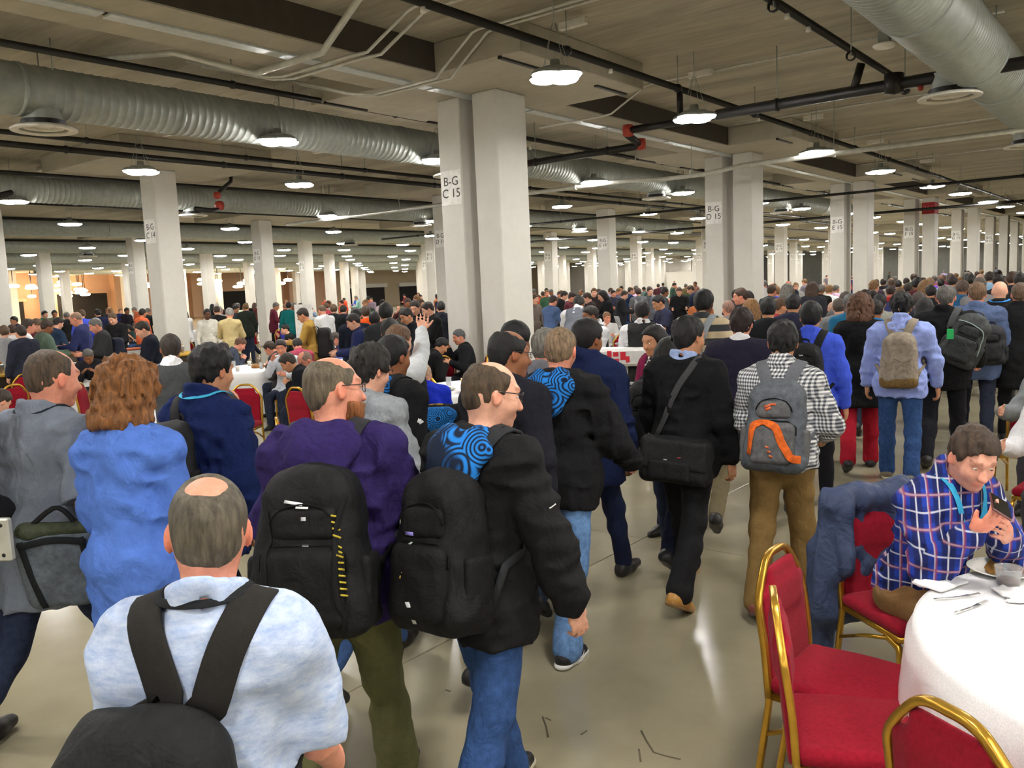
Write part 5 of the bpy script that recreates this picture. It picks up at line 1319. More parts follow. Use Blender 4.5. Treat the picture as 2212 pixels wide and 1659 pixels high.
# 14. gingham shirt, grey and orange backpack
r, R = person(dict(at=(1692, 697, 4.98), face=12, lod=0, seed=44, skin=TAN, label='man in checked shirt and khaki trousers with grey and orange backpack',
    rig=dict(w=1.0, fat=.01, head=(4, 0, 0), legs=((-12, 12), (14, 4)), arms=(('fk', 10, 9, 60, 20), ('fk', 4, 16, 58, 26))), hair=dict(style='short', vol=.014, col=(22, 20, 20), rough=.006),
    top=dict(name='shirt', col=(200, 200, 200), mat=M_gingham, collar=.045, hem=.06, t=.018, wr=.01), bottom=chino((128, 102, 60), cuff=.025, t=.016, wr=.011), shoes=dict(col=(120, 62, 46), sole=(80, 60, 50))))
ribbon(R, [(.02, .075, .012), (-.05, .065, .03), (-.075, 0, .034), (-.05, -.065, .03), (.02, -.075, .012)], 'lanyard', (222, 128, 40), .01, .0015, .014, R['neck'], R['Rc'])
Wp = backpack(R, 'grey backpack with orange arch and orange logo on the man in the checked shirt', (92, 97, 104), col2=(96, 96, 98), size=(.2, .33, .53), z=-.15, lod=0, tilt=7, strapcol=(104, 106, 112), swide=.036, roll=2)
P, N = onto(Wp.allp, spline([Wp.q(-.24, .145, -.17), Wp.q(-.26, .13, -.03), Wp.q(-.28, .06, .04), Wp.q(-.28, -.01, .01), Wp.q(-.28, -.06, -.1), Wp.q(-.26, -.12, -.17), Wp.q(-.2, -.165, -.18)], 26), .003)
Wp.band('orange_arch', P, N, .022, .003, (226, 104, 34), M_pack)
for pts in ([(0, .05, .1), (0, .02, .115)], [(0, .045, .085), (0, .015, .1)], [(0, .02, .118), (0, -.01, .12)]): Wp.stroke('logo_mark', pts, Wp.M, Wp.q(-.22, 0, 0), Wp.allp, .006, (216, 96, 44))
for k in range(5): Wp.stroke('logo_lettering', [(0, .055 - .012 * k, -.07 - .025 * k), (0, .035 - .012 * k, -.075 - .025 * k)], Wp.M, Wp.q(-.25, 0, 0), Wp.allp, .005, (200, 96, 50))
# 15. woman in floral top facing the camera side
r, R = person(dict(at=(1407, 706, 6.6), face=158, lod=1, seed=47, skin=TAN, eyes=True, label='dark-haired woman in floral top and magenta cardigan facing left', rig=dict(w=.92, head=(6, 4, 0), legs=W_(10, -8), arms=(('fk', 6, 8, 30), ('fk', 4, 8, 30))),
    hair=dict(style='long', vol=.014, col=(24, 20, 20), long=.04), under=dict(name='floral_top', col=(120, 110, 110), mat=M_floral, hem=.2, t=.014), top=dict(name='cardigan', col=(128, 26, 70), hem=.24, t=.026, cuts=(lambda R: Fn(lambda X, Y, Z: np.minimum(X - .02, .085 - np.abs(Y)), 'i', .01),)), bottom=jeans((40, 44, 60)), shoes=NOSH))
r, R = person(dict(at=(1447, 733, 6.0), face=12, lod=1, seed=48, skin=TAN, label='long-haired person with shiny black backpack left of the messenger-bag man', rig=dict(w=.95, legs=W_()),
    hair=dict(style='long', vol=.02, col=(16, 14, 14), long=.1), top=dict(name='jacket', col=(30, 30, 34), mat=M_fleece, collar=.03, hem=.2, t=.02), bottom=jeans((34, 40, 60)), shoes=dict(col=(40, 40, 44))))
backpack(R, 'shiny black backpack beside the woman in the floral top', (40, 40, 42), size=(.19, .32, .5), z=-.1, y=.1, lod=1, shift=-.02)
# 16. striped sweater
r, R = person(dict(at=(1521, 627, 8.4), face=10, lod=1, seed=50, skin=DARK, label='tall man in tan and charcoal striped sweater with grey shoulder bag', rig=dict(w=1.05, legs=W_()),
    hair=dict(style='short', vol=.013, col=(18, 17, 17)), top=dict(name='sweater', col=(200, 180, 150), mat=M_stripe, collar=.03, hem=.2, t=.022), bottom=jeans((50, 56, 70)), shoes=NOSH))
backpack(R, 'grey sling bag on the man in the striped sweater', (112, 120, 126), size=(.1, .26, .36), z=-.14, y=.08, strap=(1,), lod=1, strapcol=(150, 156, 160), pocket=True)
# 17. navy blazer
r, R = person(dict(at=(1602, 667, 6.7), face=14, lod=1, seed=52, skin=RUDDY, label='man with brown wavy hair in dark navy blazer and white collar', rig=dict(w=1.12, legs=Wr()),
    hair=dict(style='short', vol=.014, col=(44, 30, 28), rough=.008), under=dict(name='shirt', col=(226, 226, 230), collar=.05, hem=.1, t=.006), top=dict(name='blazer', col=(36, 34, 52), hem=.26, t=.026, wr=.008), bottom=chino((120, 110, 84)), shoes=NOSH))
# 18. blue shirt, black backpack
r, R = person(dict(at=(1752, 654, 7.1), face=14, lod=1, seed=54, skin=TAN, label='black-haired man in royal blue shirt with black backpack and dark trousers', rig=dict(w=1.02, legs=((-20, 26), (20, 6)), arms=(('fk', 4, 8, 20), ('fk', -6, 10, 18))),
    hair=dict(style='short', vol=.015, col=(20, 18, 20)), top=dict(name='shirt', col=(66, 92, 218), collar=.045, hem=.2, t=.018), bottom=chino((28, 28, 34)), shoes=dict(col=(30, 30, 32), sole=(60, 60, 64))))
backpack(R, 'black backpack with silver badge on the man in the royal blue shirt', (30, 31, 33), size=(.16, .3, .45), z=-.1, y=.03, lod=1, marks=[('badge', [(0, -.0, .04), (0, .035, .04)], .012, (120, 124, 126)), ('badge', [(0, 0, .13), (0, .03, .13)], .008, (170, 172, 174))])
# 19. woman with long hair
r, R = person(dict(at=(1858, 639, 8.5), face=16, lod=1, seed=56, skin=FAIR, label='woman with long brown hair in black coat and red trousers', rig=dict(w=.98, legs=((-12, 22), (12, 4))),
    hair=dict(style='long', vol=.03, col=(92, 60, 38), long=.2, rough=.012), top=dict(name='coat', col=(18, 18, 20), hem=.3, t=.026, flare=.02), bottom=chino((158, 22, 40), cuff=.025, t=.014), shoes=dict(col=(24, 20, 22))))
# 20. light blue shirt, taupe backpack
r, R = person(dict(at=(1948, 636, 7.85), face=10, lod=0, seed=58, skin=TAN, label='man in lavender blue shirt and blue jeans with taupe backpack', rig=dict(w=1.12, legs=((14, 4), (-12, 18)), arms=(('fk', 4, 10, 12), ('fk', 4, 12, 12)), head=(10, 0, 0)),
    hair=dict(style='short', vol=.02, col=(18, 16, 17), rough=.01), top=dict(name='shirt', col=(146, 162, 222), collar=.045, hem=.12, t=.02, wr=.012), bottom=jeans((50, 78, 124), cuff=.02, t=.012), shoes=dict(col=(110, 100, 80), sole=(190, 180, 150))))
Wp = backpack(R, 'taupe canvas backpack with tan base on the man in the lavender blue shirt', (146, 134, 118), size=(.16, .3, .47), z=-.13, lod=0, strapcol=(142, 130, 114), pocket=False, swide=.036)
Wp.sdf('leather_base', [RBox(Wp.q(-.08, 0, -.2), (.085, .158, .06), .05, Wp.M, .02)], .011, M_pack, (116, 92, 52))
P, N = onto(Wp.allp, spline([Wp.q(-.2, -.12, .0), Wp.q(-.2, -.04, -.03), Wp.q(-.2, .04, .0), Wp.q(-.2, .12, -.04)], 14), .002); Wp.band('seam_fold', P, N, .004, .003, (122, 112, 98))
# 21. black sweater with backpack on one shoulder
r, R = person(dict(at=(2044, 616, 8.5), face=8, lod=0, seed=60, skin=RUDDY, label='tall man with grey hair and bald crown in black sweater and black trousers', rig=dict(w=1.14, fat=.02, legs=((-14, 18), (14, 4)), arms=(('fk', 4, 8, 14), ('fk', 4, 12, 50))),
    hair=dict(style='short', vol=.007, col=(96, 92, 88), bald=CROWN(.05, -.01)), top=dict(name='sweater', col=(24, 24, 26), mat=M_fleece, collar=.04, hem=.18, t=.024), bottom=chino((24, 24, 30), t=.014), shoes=NOSH))
Wp = backpack(R, 'dark grey backpack with green tag slung on the right shoulder of the man in black', (58, 60, 60), size=(.2, .32, .5), z=-.08, y=-.2, strap=(1,), lod=0, roll=24, shift=.03, strapcol=(70, 72, 72))
P, N = onto(Wp.allp, spline([Wp.q(-.2, .14, .15), Wp.q(-.24, .0, .17), Wp.q(-.22, -.14, .1), Wp.q(-.2, -.16, -.1)], 16), .004); Wp.band('piping', P, N, .005, .003, (140, 158, 150))
MB().box((0, 0, 0), (.012, .06, .1), .004).build('luggage_tag', M_plastic, Wp.root, loc=tuple(Wp.q(-.25, .13, .0) * Wp.s - Wp.off), color=(38, 178, 92))
# 22-24 right edge
r, R = person(dict(at=(2112, 611, 9.4), face=8, lod=1, seed=62, skin=RUDDY, label='brown-haired man in denim blue shirt at the right', rig=dict(w=1.14, fat=.02, arms=(('fk', 4, 8, 20), ('fk', 6, 12, 66))), hair=dict(style='short', vol=.009, col=(110, 84, 60)), top=dict(name='shirt', col=(82, 98, 134), collar=.04, hem=.2, t=.018), bottom=jeans((34, 38, 52)), shoes=NOSH))
backpack(R, 'dark bag hanging beside the man in the denim blue shirt', (44, 44, 48), size=(.14, .28, .4), z=-.2, y=-.12, strap=(), lod=1)
r, R = person(dict(at=(2160, 608, 10.4), face=8, lod=1, seed=64, skin=FAIR, label='bald man in black jacket with blue lanyard at the right edge', rig=dict(w=1.12, fat=.02), hair=None, top=dict(name='jacket', col=(34, 32, 32), mat=M_fleece, collar=.03, hem=.2, t=.026), bottom=chino((30, 30, 34)), shoes=NOSH))
ribbon(R, [(.02, .085, .0), (-.05, .075, .02), (-.085, 0, .022), (-.05, -.075, .02), (.03, -.085, -.01)], 'lanyard', (60, 140, 220), .012, .0015, .018, R['neck'], R['Rc'])
r, R = person(dict(at=(2204, 612, 9.3), face=8, lod=1, seed=66, skin=RUDDY, label='short-haired man in black coat cut by the right edge', rig=dict(w=1.12), hair=dict(style='short', vol=.008, col=(96, 74, 56)), top=dict(name='coat', col=(28, 28, 30), mat=M_fleece, collar=.04, hem=.3, t=.026), bottom=chino((30, 30, 34)), shoes=NOSH))
# waiters in waistcoats
VEST = lambda R: Fn(lambda X, Y, Z: np.abs(Y) - .155 * R['w'], 'i', .02)
def waiter(at_, face, label, vest=(62, 64, 66), hairc=(30, 26, 24), skin=BROWN, lod=1, rg=None, **k):
    return person(dict(at=at_, face=face, lod=lod, seed=int(at_[0]), skin=skin, label=label, group='waiters in waistcoats', rig=rg or dict(w=1.06, legs=W_(6, -6, 2, 8), lean=6), hair=dict(style='short', vol=.01, col=hairc),
        under=dict(name='shirt', col=(228, 228, 232), collar=.05, hem=.12, t=.012), top=dict(name='waistcoat', col=vest, sleeve='none', hem=.1, t=.02, wr=.004, cuts=(VEST,)), bottom=chino((24, 24, 26)), shoes=NOSH, **k))
waiter((366, 724, 7.0), 62, 'waiter in grey waistcoat standing before the C 14 column', (66, 68, 70), (50, 40, 34))
waiter((1387, 652, 9.6), 26, 'waiter in black waistcoat with back turned behind the floral-top woman', (46, 46, 46), (24, 22, 22))
waiter((1272, 662, 10.4), 150, 'waiter in black waistcoat and white sleeves facing left above the navy jacket man', (40, 40, 42), (40, 34, 30))
waiter((1252, 642, 14.5), 20, 'waiter in grey waistcoat bending over a far table right of the centre column', (110, 114, 124), (36, 32, 30), rg=dict(lean=42, legs=W_(4, -4, 2, 4)))
# ---------------------------------------------------------------- near dining table at the lower right
table(3.35, -.18, 'round table under white cloth at the lower right with the plaid-shirt man', 0)
chair(3.17, .95, -92, 'empty burgundy chair with gold frame, its back edge nearest the khaki trousers')
chair(2.82, .80, -66, 'empty burgundy chair cut by the bottom edge, second from the right')
chair(2.42, .27, -30, 'empty burgundy chair at the lower right corner, back turned to the camera')
chair(4.03, .92, -129, 'burgundy chair of the plaid-shirt man with a navy jacket over its back')
chair(6.75, .62, 172, 'burgundy chair behind the plaid-shirt man at the right edge')
chair(8.2, .95, 176, 'burgundy chair farther back at the right edge under the grey sleeve')
chair(5.1, .28, -170, 'burgundy chair just right of the plaid-shirt man, mostly hidden')
# plaid-shirt man
ploc, pface = (4.0, .88), -121
ps = 1.82 / 1.75
wr_ = to_local((ploc[0], ploc[1], 0), pface, at_depth(2106, 1152, 3.2), ps); wl_ = to_local((ploc[0], ploc[1], 0), pface, at_depth(2176, 1160, 3.27), ps)
r, R = person(dict(loc=(ploc[0], ploc[1], 0), face=pface, lod=0, seed=71, skin=(230, 170, 146), eyes=True, stubble=(.95, .92, .92), label='man in blue plaid shirt seated at the table looking at his phone',
    rig=dict(stat=1.82, seat=.47, w=1.04, fat=.012, lean=15, bend=8, head=(-20, 3, 4), legs=((84, 84), (80, 80)), arms=(('ik', tuple(wl_), (.1, .5, -1)), ('ik', tuple(wr_), (-.2, -.35, -1)))),
    hand={0: dict(curl=38, palm=(-.7, -.6, .3)), 1: dict(curl=26, palm=(-.6, .3, .8), thumb=20)}, hair=dict(style='short', vol=.011, col=(70, 54, 42), rough=.006),
    top=dict(name='plaid_shirt', col=(40, 60, 150), mat=M_plaid, collar=.05, hem=-.02, t=.018, wr=.011, bag=.01), bottom=chino((140, 108, 70), t=.014, wr=.011), shoes=dict(col=(70, 50, 40))))
ribbon(R, [(-.02, .075, .02), (.05, .06, -.03), (.1, .03, -.14), (.11, .01, -.26)], 'lanyard', (58, 164, 206), .012, .0015, .012, R['neck'], R['Rc'])
ribbon(R, [(-.02, -.075, .02), (.05, -.06, -.03), (.1, -.03, -.14), (.11, -.01, -.26)], 'lanyard', (58, 164, 206), .012, .0015, .012, R['neck'], R['Rc'])
ribbon(R, [(.2, .0, -.02), (.12, .13, .0), (-.02, .17, .02), (-.12, .08, .03), (-.13, 0, .03), (-.12, -.08, .03), (-.02, -.17, .02), (.12, -.13, .0), (.2, .0, -.02)], 'belt', (22, 20, 20), .017, .002, .002, R['pel'] + V3(0, 0, .07), None)
A_ = R['arm'][1]; q_ = (A_['wr'] + A_['d'] * .125 + V3(.0, .0, .015)) * R['s']; a_ = math.radians(pface)
p = V3(ploc[0] + q_[0] * math.cos(a_) - q_[1] * math.sin(a_), ploc[1] + q_[0] * math.sin(a_) + q_[1] * math.cos(a_), q_[2] + .012)
ph = MB().box((0, 0, 0), (.075, .15, .009), .003).build('smartphone', plain('phone_case', (96, 50, 48), .3, .2), None, loc=tuple(p)); ph.rotation_euler = (math.radians(12), math.radians(34), math.radians(-70))
tag(ph, 'dark red smartphone in the hands of the plaid-shirt man', 'phone')
MB().box((0, 0, .0048), (.068, .142, .001)).build('screen', plain('phone_glass', (16, 16, 20), .1), ph)
MB().lathe([(.0001, -.0056), (.005, -.0056), (.006, -.004)], 12, (.025, .06, 0)).build('camera_lens', M_black, ph)
# navy jacket hung on his chair
jm_ = rot('z', -129); jb = V3(4.03, .92, 0); jq = lambda *a: jb + jm_ @ V3(*a)
jp = [RBox(jq(-.285, -.02, .74), (.055, .23, .22), .05, jm_ @ rot('y', -6), .06), RBox(jq(-.32, -.12, .5), (.06, .17, .2), .05, jm_ @ rot('y', -8), .08), Cone(jq(-.27, -.19, .9), jq(-.27, .17, .93), .055, .05, .06), Cone(jq(-.3, -.15, .86), jq(-.34, -.22, .35), .075, .085, .06, (jm_ @ V3(1, 0, 0), .6)), Cone(jq(-.31, .02, .84), jq(-.35, -.06, .42), .075, .08, .06, (jm_ @ V3(1, 0, 0), .6)),
      Cone(jq(-.33, -.2, .5), jq(-.35, -.24, .12), .06, .045, .05, (jm_ @ V3(1, 0, 0), .7)), Cone(jq(-.24, -.17, .9), jq(-.17, -.2, .62), .045, .04, .05, (jm_ @ V3(0, 1, 0), .6)), Cone(jq(-.3, .14, .86), jq(-.33, .12, .55), .06, .06, .05, (jm_ @ V3(1, 0, 0), .6))]
V, F = sdf_mesh(jp, .011, [(.012, 8, (1, 1, .7), 4), (-.016, 9, (1.2, 1.2, .55), -7), (.004, 30, (1, 1, .8), 2)])
jk = obj('hung_jacket', None, None, tuple(jq(-.3, -.05, .1))); tag(jk, 'navy jacket draped over the back of the plaid-shirt man’s chair'.replace('’', "'"), 'jacket')
jk.rotation_euler = (0, 0, 0)
obj('jacket_cloth', npmesh('jacket_cloth', V - jq(-.3, -.05, .1), F, M_shell), jk, color=(58, 70, 100))
V, F = sdf_mesh([Cone(jq(-.33, -.1, .93), jq(-.27, .12, .955), .03, .026, .02, (jm_ @ V3(1, 0, 0), .6))], .01, [(.006, 16, (1, 1, 1), 4)]); obj('jacket_collar', npmesh('jacket_collar', V - jq(-.3, -.05, .1), F, M_shell), jk, color=(42, 52, 84))
V, F = sdf_mesh([Cone(jq(-.255, -.2, .42), jq(-.215, -.19, .78), .03, .03, .02, (jm_ @ V3(0, 1, 0), .5))], .01, [(.006, 12, (1, 1, 1), 9)]); obj('jacket_lining', npmesh('jacket_lining', V - jq(-.3, -.05, .1), F, M_shell), jk, color=(24, 26, 34))
# seated people cut by the right edge
r, R = person(dict(loc=(6.72, .52, 0), face=170, lod=1, seed=75, skin=FAIR, label='seated person in white shirt cut by the right edge behind the plaid-shirt man', rig=dict(stat=1.74, seat=.47, w=1.1, fat=.02, lean=20, legs=((84, 84), (84, 84)), arms=(('fk', 40, 8, 60), ('fk', 40, 8, 60))),
    hair=dict(style='short', col=(60, 46, 36)), top=dict(name='shirt', col=(226, 226, 230), hem=.1, t=.02), bottom=chino((60, 60, 66)), shoes=NOSH))
r, R = person(dict(loc=(8.15, .72, 0), face=168, lod=1, seed=76, skin=FAIR, label='seated person in grey sweater cut by the right edge', rig=dict(stat=1.74, seat=.47, w=1.1, fat=.02, lean=16, legs=((84, 84), (84, 84)), arms=(('fk', 40, 8, 60), ('fk', 40, 8, 60))),
    hair=dict(style='short', col=(80, 60, 46)), top=dict(name='sweater', col=(120, 124, 126), hem=.1, t=.024), bottom=chino((60, 60, 66)), shoes=NOSH))
# things on the near table
zt = .765
p = at_z(2165, 1236, zt); plate(p[0], p[1], zt, 'white plate with leftover food beside the plaid-shirt man', ((160, 92, 44), (190, 140, 70), (120, 70, 36), (206, 178, 96)))
p = at_z(2178, 1262, zt); o = cup(p[0], p[1], zt, 'clear plastic tumbler in front of the food plate', TUMB); o.scale = (1.05, 1.05, 1.1)
MB().lathe([(.0001, .006), (.034, .006), (.036, .02), (.0001, .02)], 20).build('drink', plain('brown_dregs', (120, 78, 58), .3), o)
def napkin(px, py, label, sx=.16, sy=.1, rz=.3):
    p = at_z(px, py, zt); V, F = sdf_mesh([RBox((0, 0, .008), (sx / 2, sy / 2, .007), .005, None, .01), RBox((.02, .02, .016), (sx / 3, sy / 3, .008), .006, rot('z', 25), .01)], .006, [(.005, 26, (1, 1, 1), int(px))])
    o = obj('napkin', npmesh('napkin', V, F, M_linen), None, (p[0], p[1], zt), rz); tag(o, label, 'napkin')
napkin(2190, 1290, 'crumpled white napkin in front of the tumbler', .14, .1, .5); napkin(2030, 1262, 'flat white napkin at the table edge near the plaid-shirt man', .18, .13, -.4)
def fork(px, py, rz, label):
    p = at_z(px, py, zt + .004); b = MB().tube([(-.1, 0, .004), (0, 0, .002), (.04, 0, .004)], 0, flat=([.004, .003, .008], .0012, (0, 0, 1)))
    o = empty('fork', tuple(p), rz); tag(o, label, 'fork'); b.build('handle', M_steel, o)
    for k in range(4): MB().tube([(.04, -.006 + .004 * k, .004), (.09, -.006 + .004 * k, .007)], .0011, 4).build('tine', M_steel, o)
fork(2070, 1290, -.75, 'steel fork lying on the near table cloth'); fork(2100, 1312, -.4, 'second steel fork lying nearer the table edge')
# silver device held at the left edge
p = at_depth(10, 1165, 3.3); o = MB().box((0, 0, 0), (.03, .06, .17), .006).build('handheld_device', plain('silver_case', (200, 200, 190), .3, .4), None, loc=tuple(p), rz=.6); tag(o, 'silver upright device cut by the left edge', 'device')
MB().lathe([(.0001, 0), (.008, 0), (.009, -.004)], 12).xform(Matrix.Translation((-.016, 0, .06)) @ Matrix.Rotation(-PI / 2, 4, 'Y')).build('button', M_black, o)
MB().lathe([(.0001, 0), (.008, 0), (.009, -.004)], 12).xform(Matrix.Translation((-.016, 0, -.06)) @ Matrix.Rotation(-PI / 2, 4, 'Y')).build('button', M_black, o)
# ---------------------------------------------------------------- shared meshes for the people farther off
POSES = {
    'stand': dict(rig=dict(legs=((3, 3), (-3, 4)), arms=(('fk', 4, 8, 16), ('fk', 2, 8, 20)))),
    'hold': dict(rig=dict(lean=5, legs=((4, 3), (-4, 4)), arms=(('fk', 20, 8, 70, 14), ('fk', 16, 8, 74, 14)), head=(0, 14, 0))),
    'walk': dict(rig=dict(legs=W_(20, -18), arms=(('fk', -12, 8, 16), ('fk', 14, 8, 24)))),
    'sit': dict(rig=dict(stat=1.74, seat=.47, lean=18, bend=14, head=(0, 10, 0), legs=((84, 84), (82, 80)), arms=(('ik', (.36, .1, .86)), ('ik', (.36, -.12, .86))))),
    'situp': dict(rig=dict(stat=1.74, seat=.47, lean=5, bend=6, head=(18, 2, 0), legs=((84, 84), (82, 80)), arms=(('ik', (.3, .14, .82)), ('ik', (.34, -.06, 1.05)))))}
PM = {}
for nm, sp in POSES.items():
    R = rig(**sp['rig']); s = R['s']; d = {}
    def mk(n, prims, h, mat, wr=None):
        V, F = sdf_mesh(prims, h, wr); return npmesh(n, V * s, F, mat)
    parts = [sdf_mesh(torso(R, -.012) + arm_prims(R, -.002) + leg_prims(R, -.006) + neck_prims(R), .024, pad=.01), sdf_mesh(head_prims(R) + neck_prims(R), .01, pad=.01)] + [sdf_mesh(hand_prims(A, curl=28), .009, pad=.005) for A in R['arm']]
    V, F = join(parts); d['body'] = npmesh('person', V * s, F, M_skin, col=skin_colours(R, V))
    d['short'] = mk('hair', hair_prims(R, 'short', .012), .011, M_hair, [(.007, 40, (1, 1, .6), 2)])
    d['bald'] = mk('hair', hair_prims(R, 'high', .006, TOPB()), .011, M_hair, [(.003, 55, (1, 1, .5), 2)])
    d['long'] = mk('hair', hair_prims(R, 'long', .016, None, .06), .012, M_hair, [(.005, 45, (1, 1, .5), 2)])
    wr = [(.008, 9, (1, 1, .9), 3), (-.008, 11, (1, 1, 1.3), -4)]
    def top_prims(t, hem, coll, sl='long'):
        pr = torso(R, t, drop=hem) + sleeves(R, dict(sleeve=sl), t) + [Plane(V3(0, 0, R['pel'][2] - hem), (0, 0, -1))]
        if coll:
            n = R['neck']; rc = R['Rc']
            for a in range(10):
                b = 2 * PI * a / 10; b2 = 2 * PI * (a + 1) / 10
                pr.append(Cone(n + rc @ V3(.07 * math.cos(b) - .006, .068 * math.sin(b), .012 - .02 * math.cos(b)), n + rc @ V3(.07 * math.cos(b2) - .006, .068 * math.sin(b2), .012 - .02 * math.cos(b2)), .016, .016, .012))
        return pr
    d['shirt'] = mk('shirt', top_prims(.014, .18, True), .018, M_cloth, wr); d['jacket'] = mk('jacket', top_prims(.028, .2, True), .019, M_fleece, wr); d['tee'] = mk('t_shirt', top_prims(.016, .16, False, 'short'), .018, M_cloth, wr)
    d['trousers'] = mk('trousers', torso(R, .004)[:2] + leg_prims(R, .008, .012) + [Plane(R['pel'] + V3(0, 0, .1), UP)], .02, M_denim, [(.006, 9, (1, 1, 1.5), 5)])
    d['shoe'] = [mk('shoe', shoe_prims(L), .014, M_leather) for L in R['leg']]
    d['top'] = (R['hc'] + R['Rh'] @ V3(-.015, 0, .118)) * s; d['R'] = R
    PM[nm] = d
NCROWD = [0]
def crowd(pose, face, top, topcol, hair='short', haircol=(30, 26, 24), bottom=(44, 50, 68), skin=FAIR, label=None, group=None, at=None, loc=None, sc=None, shoes=True, z0=0.):
    d = PM[pose]; a = face * PI / 180; o = d['top']
    if at is not None:
        if pose in ('sit', 'situp'):
            sc = sc or 1.0; p = at_z(at[0], at[1], o[2] * sc)
        elif len(at) > 2: p = at_depth(*at); sc = p[2] / o[2]
        else: sc = sc or 1.0; p = at_z(at[0], at[1], o[2] * sc)
        loc = (p[0] - sc * (o[0] * math.cos(a) - o[1] * math.sin(a)), p[1] - sc * (o[0] * math.sin(a) + o[1] * math.cos(a)))
    sc = sc or 1.0
    r = obj('person', d['body'], None, (loc[0], loc[1], z0), a, skin); r.scale = (sc,) * 3
    if hair: obj('hair', d[hair], r, color=haircol)
    obj({'shirt': 'shirt', 'jacket': 'jacket', 'tee': 't_shirt'}[top], d[top], r, color=topcol)
    obj('trousers', d['trousers'], r, color=bottom)
    if shoes:
        for me in d['shoe']: obj('shoe', me, r, color=(30, 28, 28))
    tag(r, label, 'person', group); NCROWD[0] += 1
    return r
def phi(px): return 38.4455 - math.degrees(math.atan((px - 1106) / 1820.))
BKV, LFT, RGT, FRT = 0, 90, -90, 180
BLK, NVY, GRY, WHT = (30, 30, 32), (36, 42, 74), (116, 118, 120), (222, 222, 224)
def mp(px, py, dep, view, pose, top, col, label, hair='short', hc=(30, 26, 24), skin=FAIR, bottom=(44, 50, 68), shoes=True):
    return crowd(pose, phi(px) + view, top, col, hair, hc, bottom, skin, label, None, (px, py, dep) if dep else (px, py))
GB, GBR = (110, 108, 104), (92, 70, 50)
# the buffet at the left
mp(157, 676, 15.5, LFT - 20, 'hold', 'shirt', (44, 50, 92), 'bald pink-headed man in navy sweatshirt serving himself at the buffet', 'bald', (150, 120, 100), RUDDY)
mp(199, 690, 14.5, LFT + 10, 'hold', 'jacket', (52, 52, 54), 'grey-haired man in charcoal jacket beside the buffet', 'short', GB, RUDDY)
mp(240, 678, 18.5, FRT - 30, 'hold', 'jacket', BLK, 'brown-haired woman in black jacket leaning over a tray at the buffet', 'short', GBR)
mp(300, 697, 12.4, LFT + 5, 'hold', 'jacket', (28, 32, 44), 'dark-haired man in black jacket with blue hood just left of the C 14 column', 'short', (48, 38, 30))
mp(106, 693, 15.2, RGT + 20, 'hold', 'jacket', (92, 110, 96), 'bearded man in green-grey jacket over red shirt at the buffet', 'short', (60, 44, 34), BROWN)
mp(84, 690, 16.2, RGT, 'hold', 'shirt', (84, 36, 42), 'man in maroon sweater in the buffet queue', 'short', GBR)
mp(62, 690, 14.8, RGT + 10, 'stand', 'shirt', WHT, 'man in white shirt with black waistcoat at the buffet', 'short', (60, 46, 36), RUDDY)
mp(129, 687, 18, RGT + 30, 'hold', 'shirt', (40, 56, 80), 'dark-haired man in navy at the buffet behind the green-grey jacket', 'short', (40, 30, 28))
mp(8, 704, 15, BKV, 'stand', 'shirt', (150, 152, 156), 'person in light grey shirt at the left edge of the buffet queue', 'short', GBR)
mp(24, 702, 17, BKV + 20, 'stand', 'shirt', (214, 212, 210), 'person in white shirt near the left edge by the buffet', 'short', (70, 50, 38))
mp(42, 704, 14, BKV + 30, 'stand', 'jacket', (44, 46, 60), 'person in dark jacket near the left edge by the buffet', 'short', (50, 40, 34))
mp(176, 670, 24, BKV, 'stand', 'shirt', (74, 92, 214), 'person in bright blue shirt in the far queue behind the buffet', 'short', GBR)
mp(210, 668, 25, BKV + 20, 'stand', 'jacket', (34, 38, 66), 'person in navy jacket in the far queue behind the buffet', 'short', (28, 26, 26))
# standing guests left of the paired columns
mp(447, 668, 20, FRT + 10, 'stand', 'shirt', (204, 200, 188), 'bearded man in cream sweater and light jeans facing the camera between the columns', 'short', (24, 20, 20), DARK, (96, 122, 170))
mp(496, 667, 18.5, BKV - 10, 'hold', 'shirt', (190, 172, 124), 'grey-haired man in tan shirt with back turned right of the cream sweater', 'short', (150, 148, 142), RUDDY, (84, 72, 66))
mp(473, 662, 25, BKV, 'stand', 'shirt', (160, 162, 162), 'grey-haired person in pale grey shirt beyond the tan shirt', 'short', (170, 168, 164))
mp(530, 656, 26, BKV, 'stand', 'jacket', (40, 46, 40), 'person in dark green coat left of the D 13 column', 'short', (120, 90, 50))
mp(468, 655, 36, BKV + 15, 'stand', 'jacket', BLK, 'person in black coat and white cap in the far queue', 'short', (210, 206, 200))
mr = mp(648, 668, 15.2, LFT - 10, 'hold', 'shirt', (164, 130, 60), 'curly-haired man in mustard shirt with big black backpack', 'short', (40, 30, 24), TAN)
mp(623, 653, 26, BKV, 'stand', 'shirt', (18, 106, 106), 'person in teal shirt beyond the mustard-shirt man', 'short', (24, 22, 22))
mp(693, 660, 19, BKV + 30, 'hold', 'shirt', (210, 210, 212), 'man in white shirt and black waistcoat behind the mustard-shirt man', 'bald', (100, 80, 60), RUDDY)
mp(720, 658, 20, BKV, 'stand', 'jacket', (26, 28, 32), 'person in black sweatshirt with pale print on the back, left of the orange jacket', 'short', GBR)
mp(742, 660, 21, BKV - 20, 'stand', 'jacket', (30, 34, 52), 'person in dark navy jacket left of the orange jacket', 'short', (34, 28, 26))
mp(704, 655, 28, BKV, 'stand', 'shirt', (176, 70, 80), 'person in pink shirt in the queue left of centre', 'short', GBR)
mp(770, 668, 13.2, BKV - 15, 'hold', 'jacket', (28, 34, 48), 'man in black jacket with blue hood holding a plate before the orange jacket', 'short', (30, 26, 26), TAN)
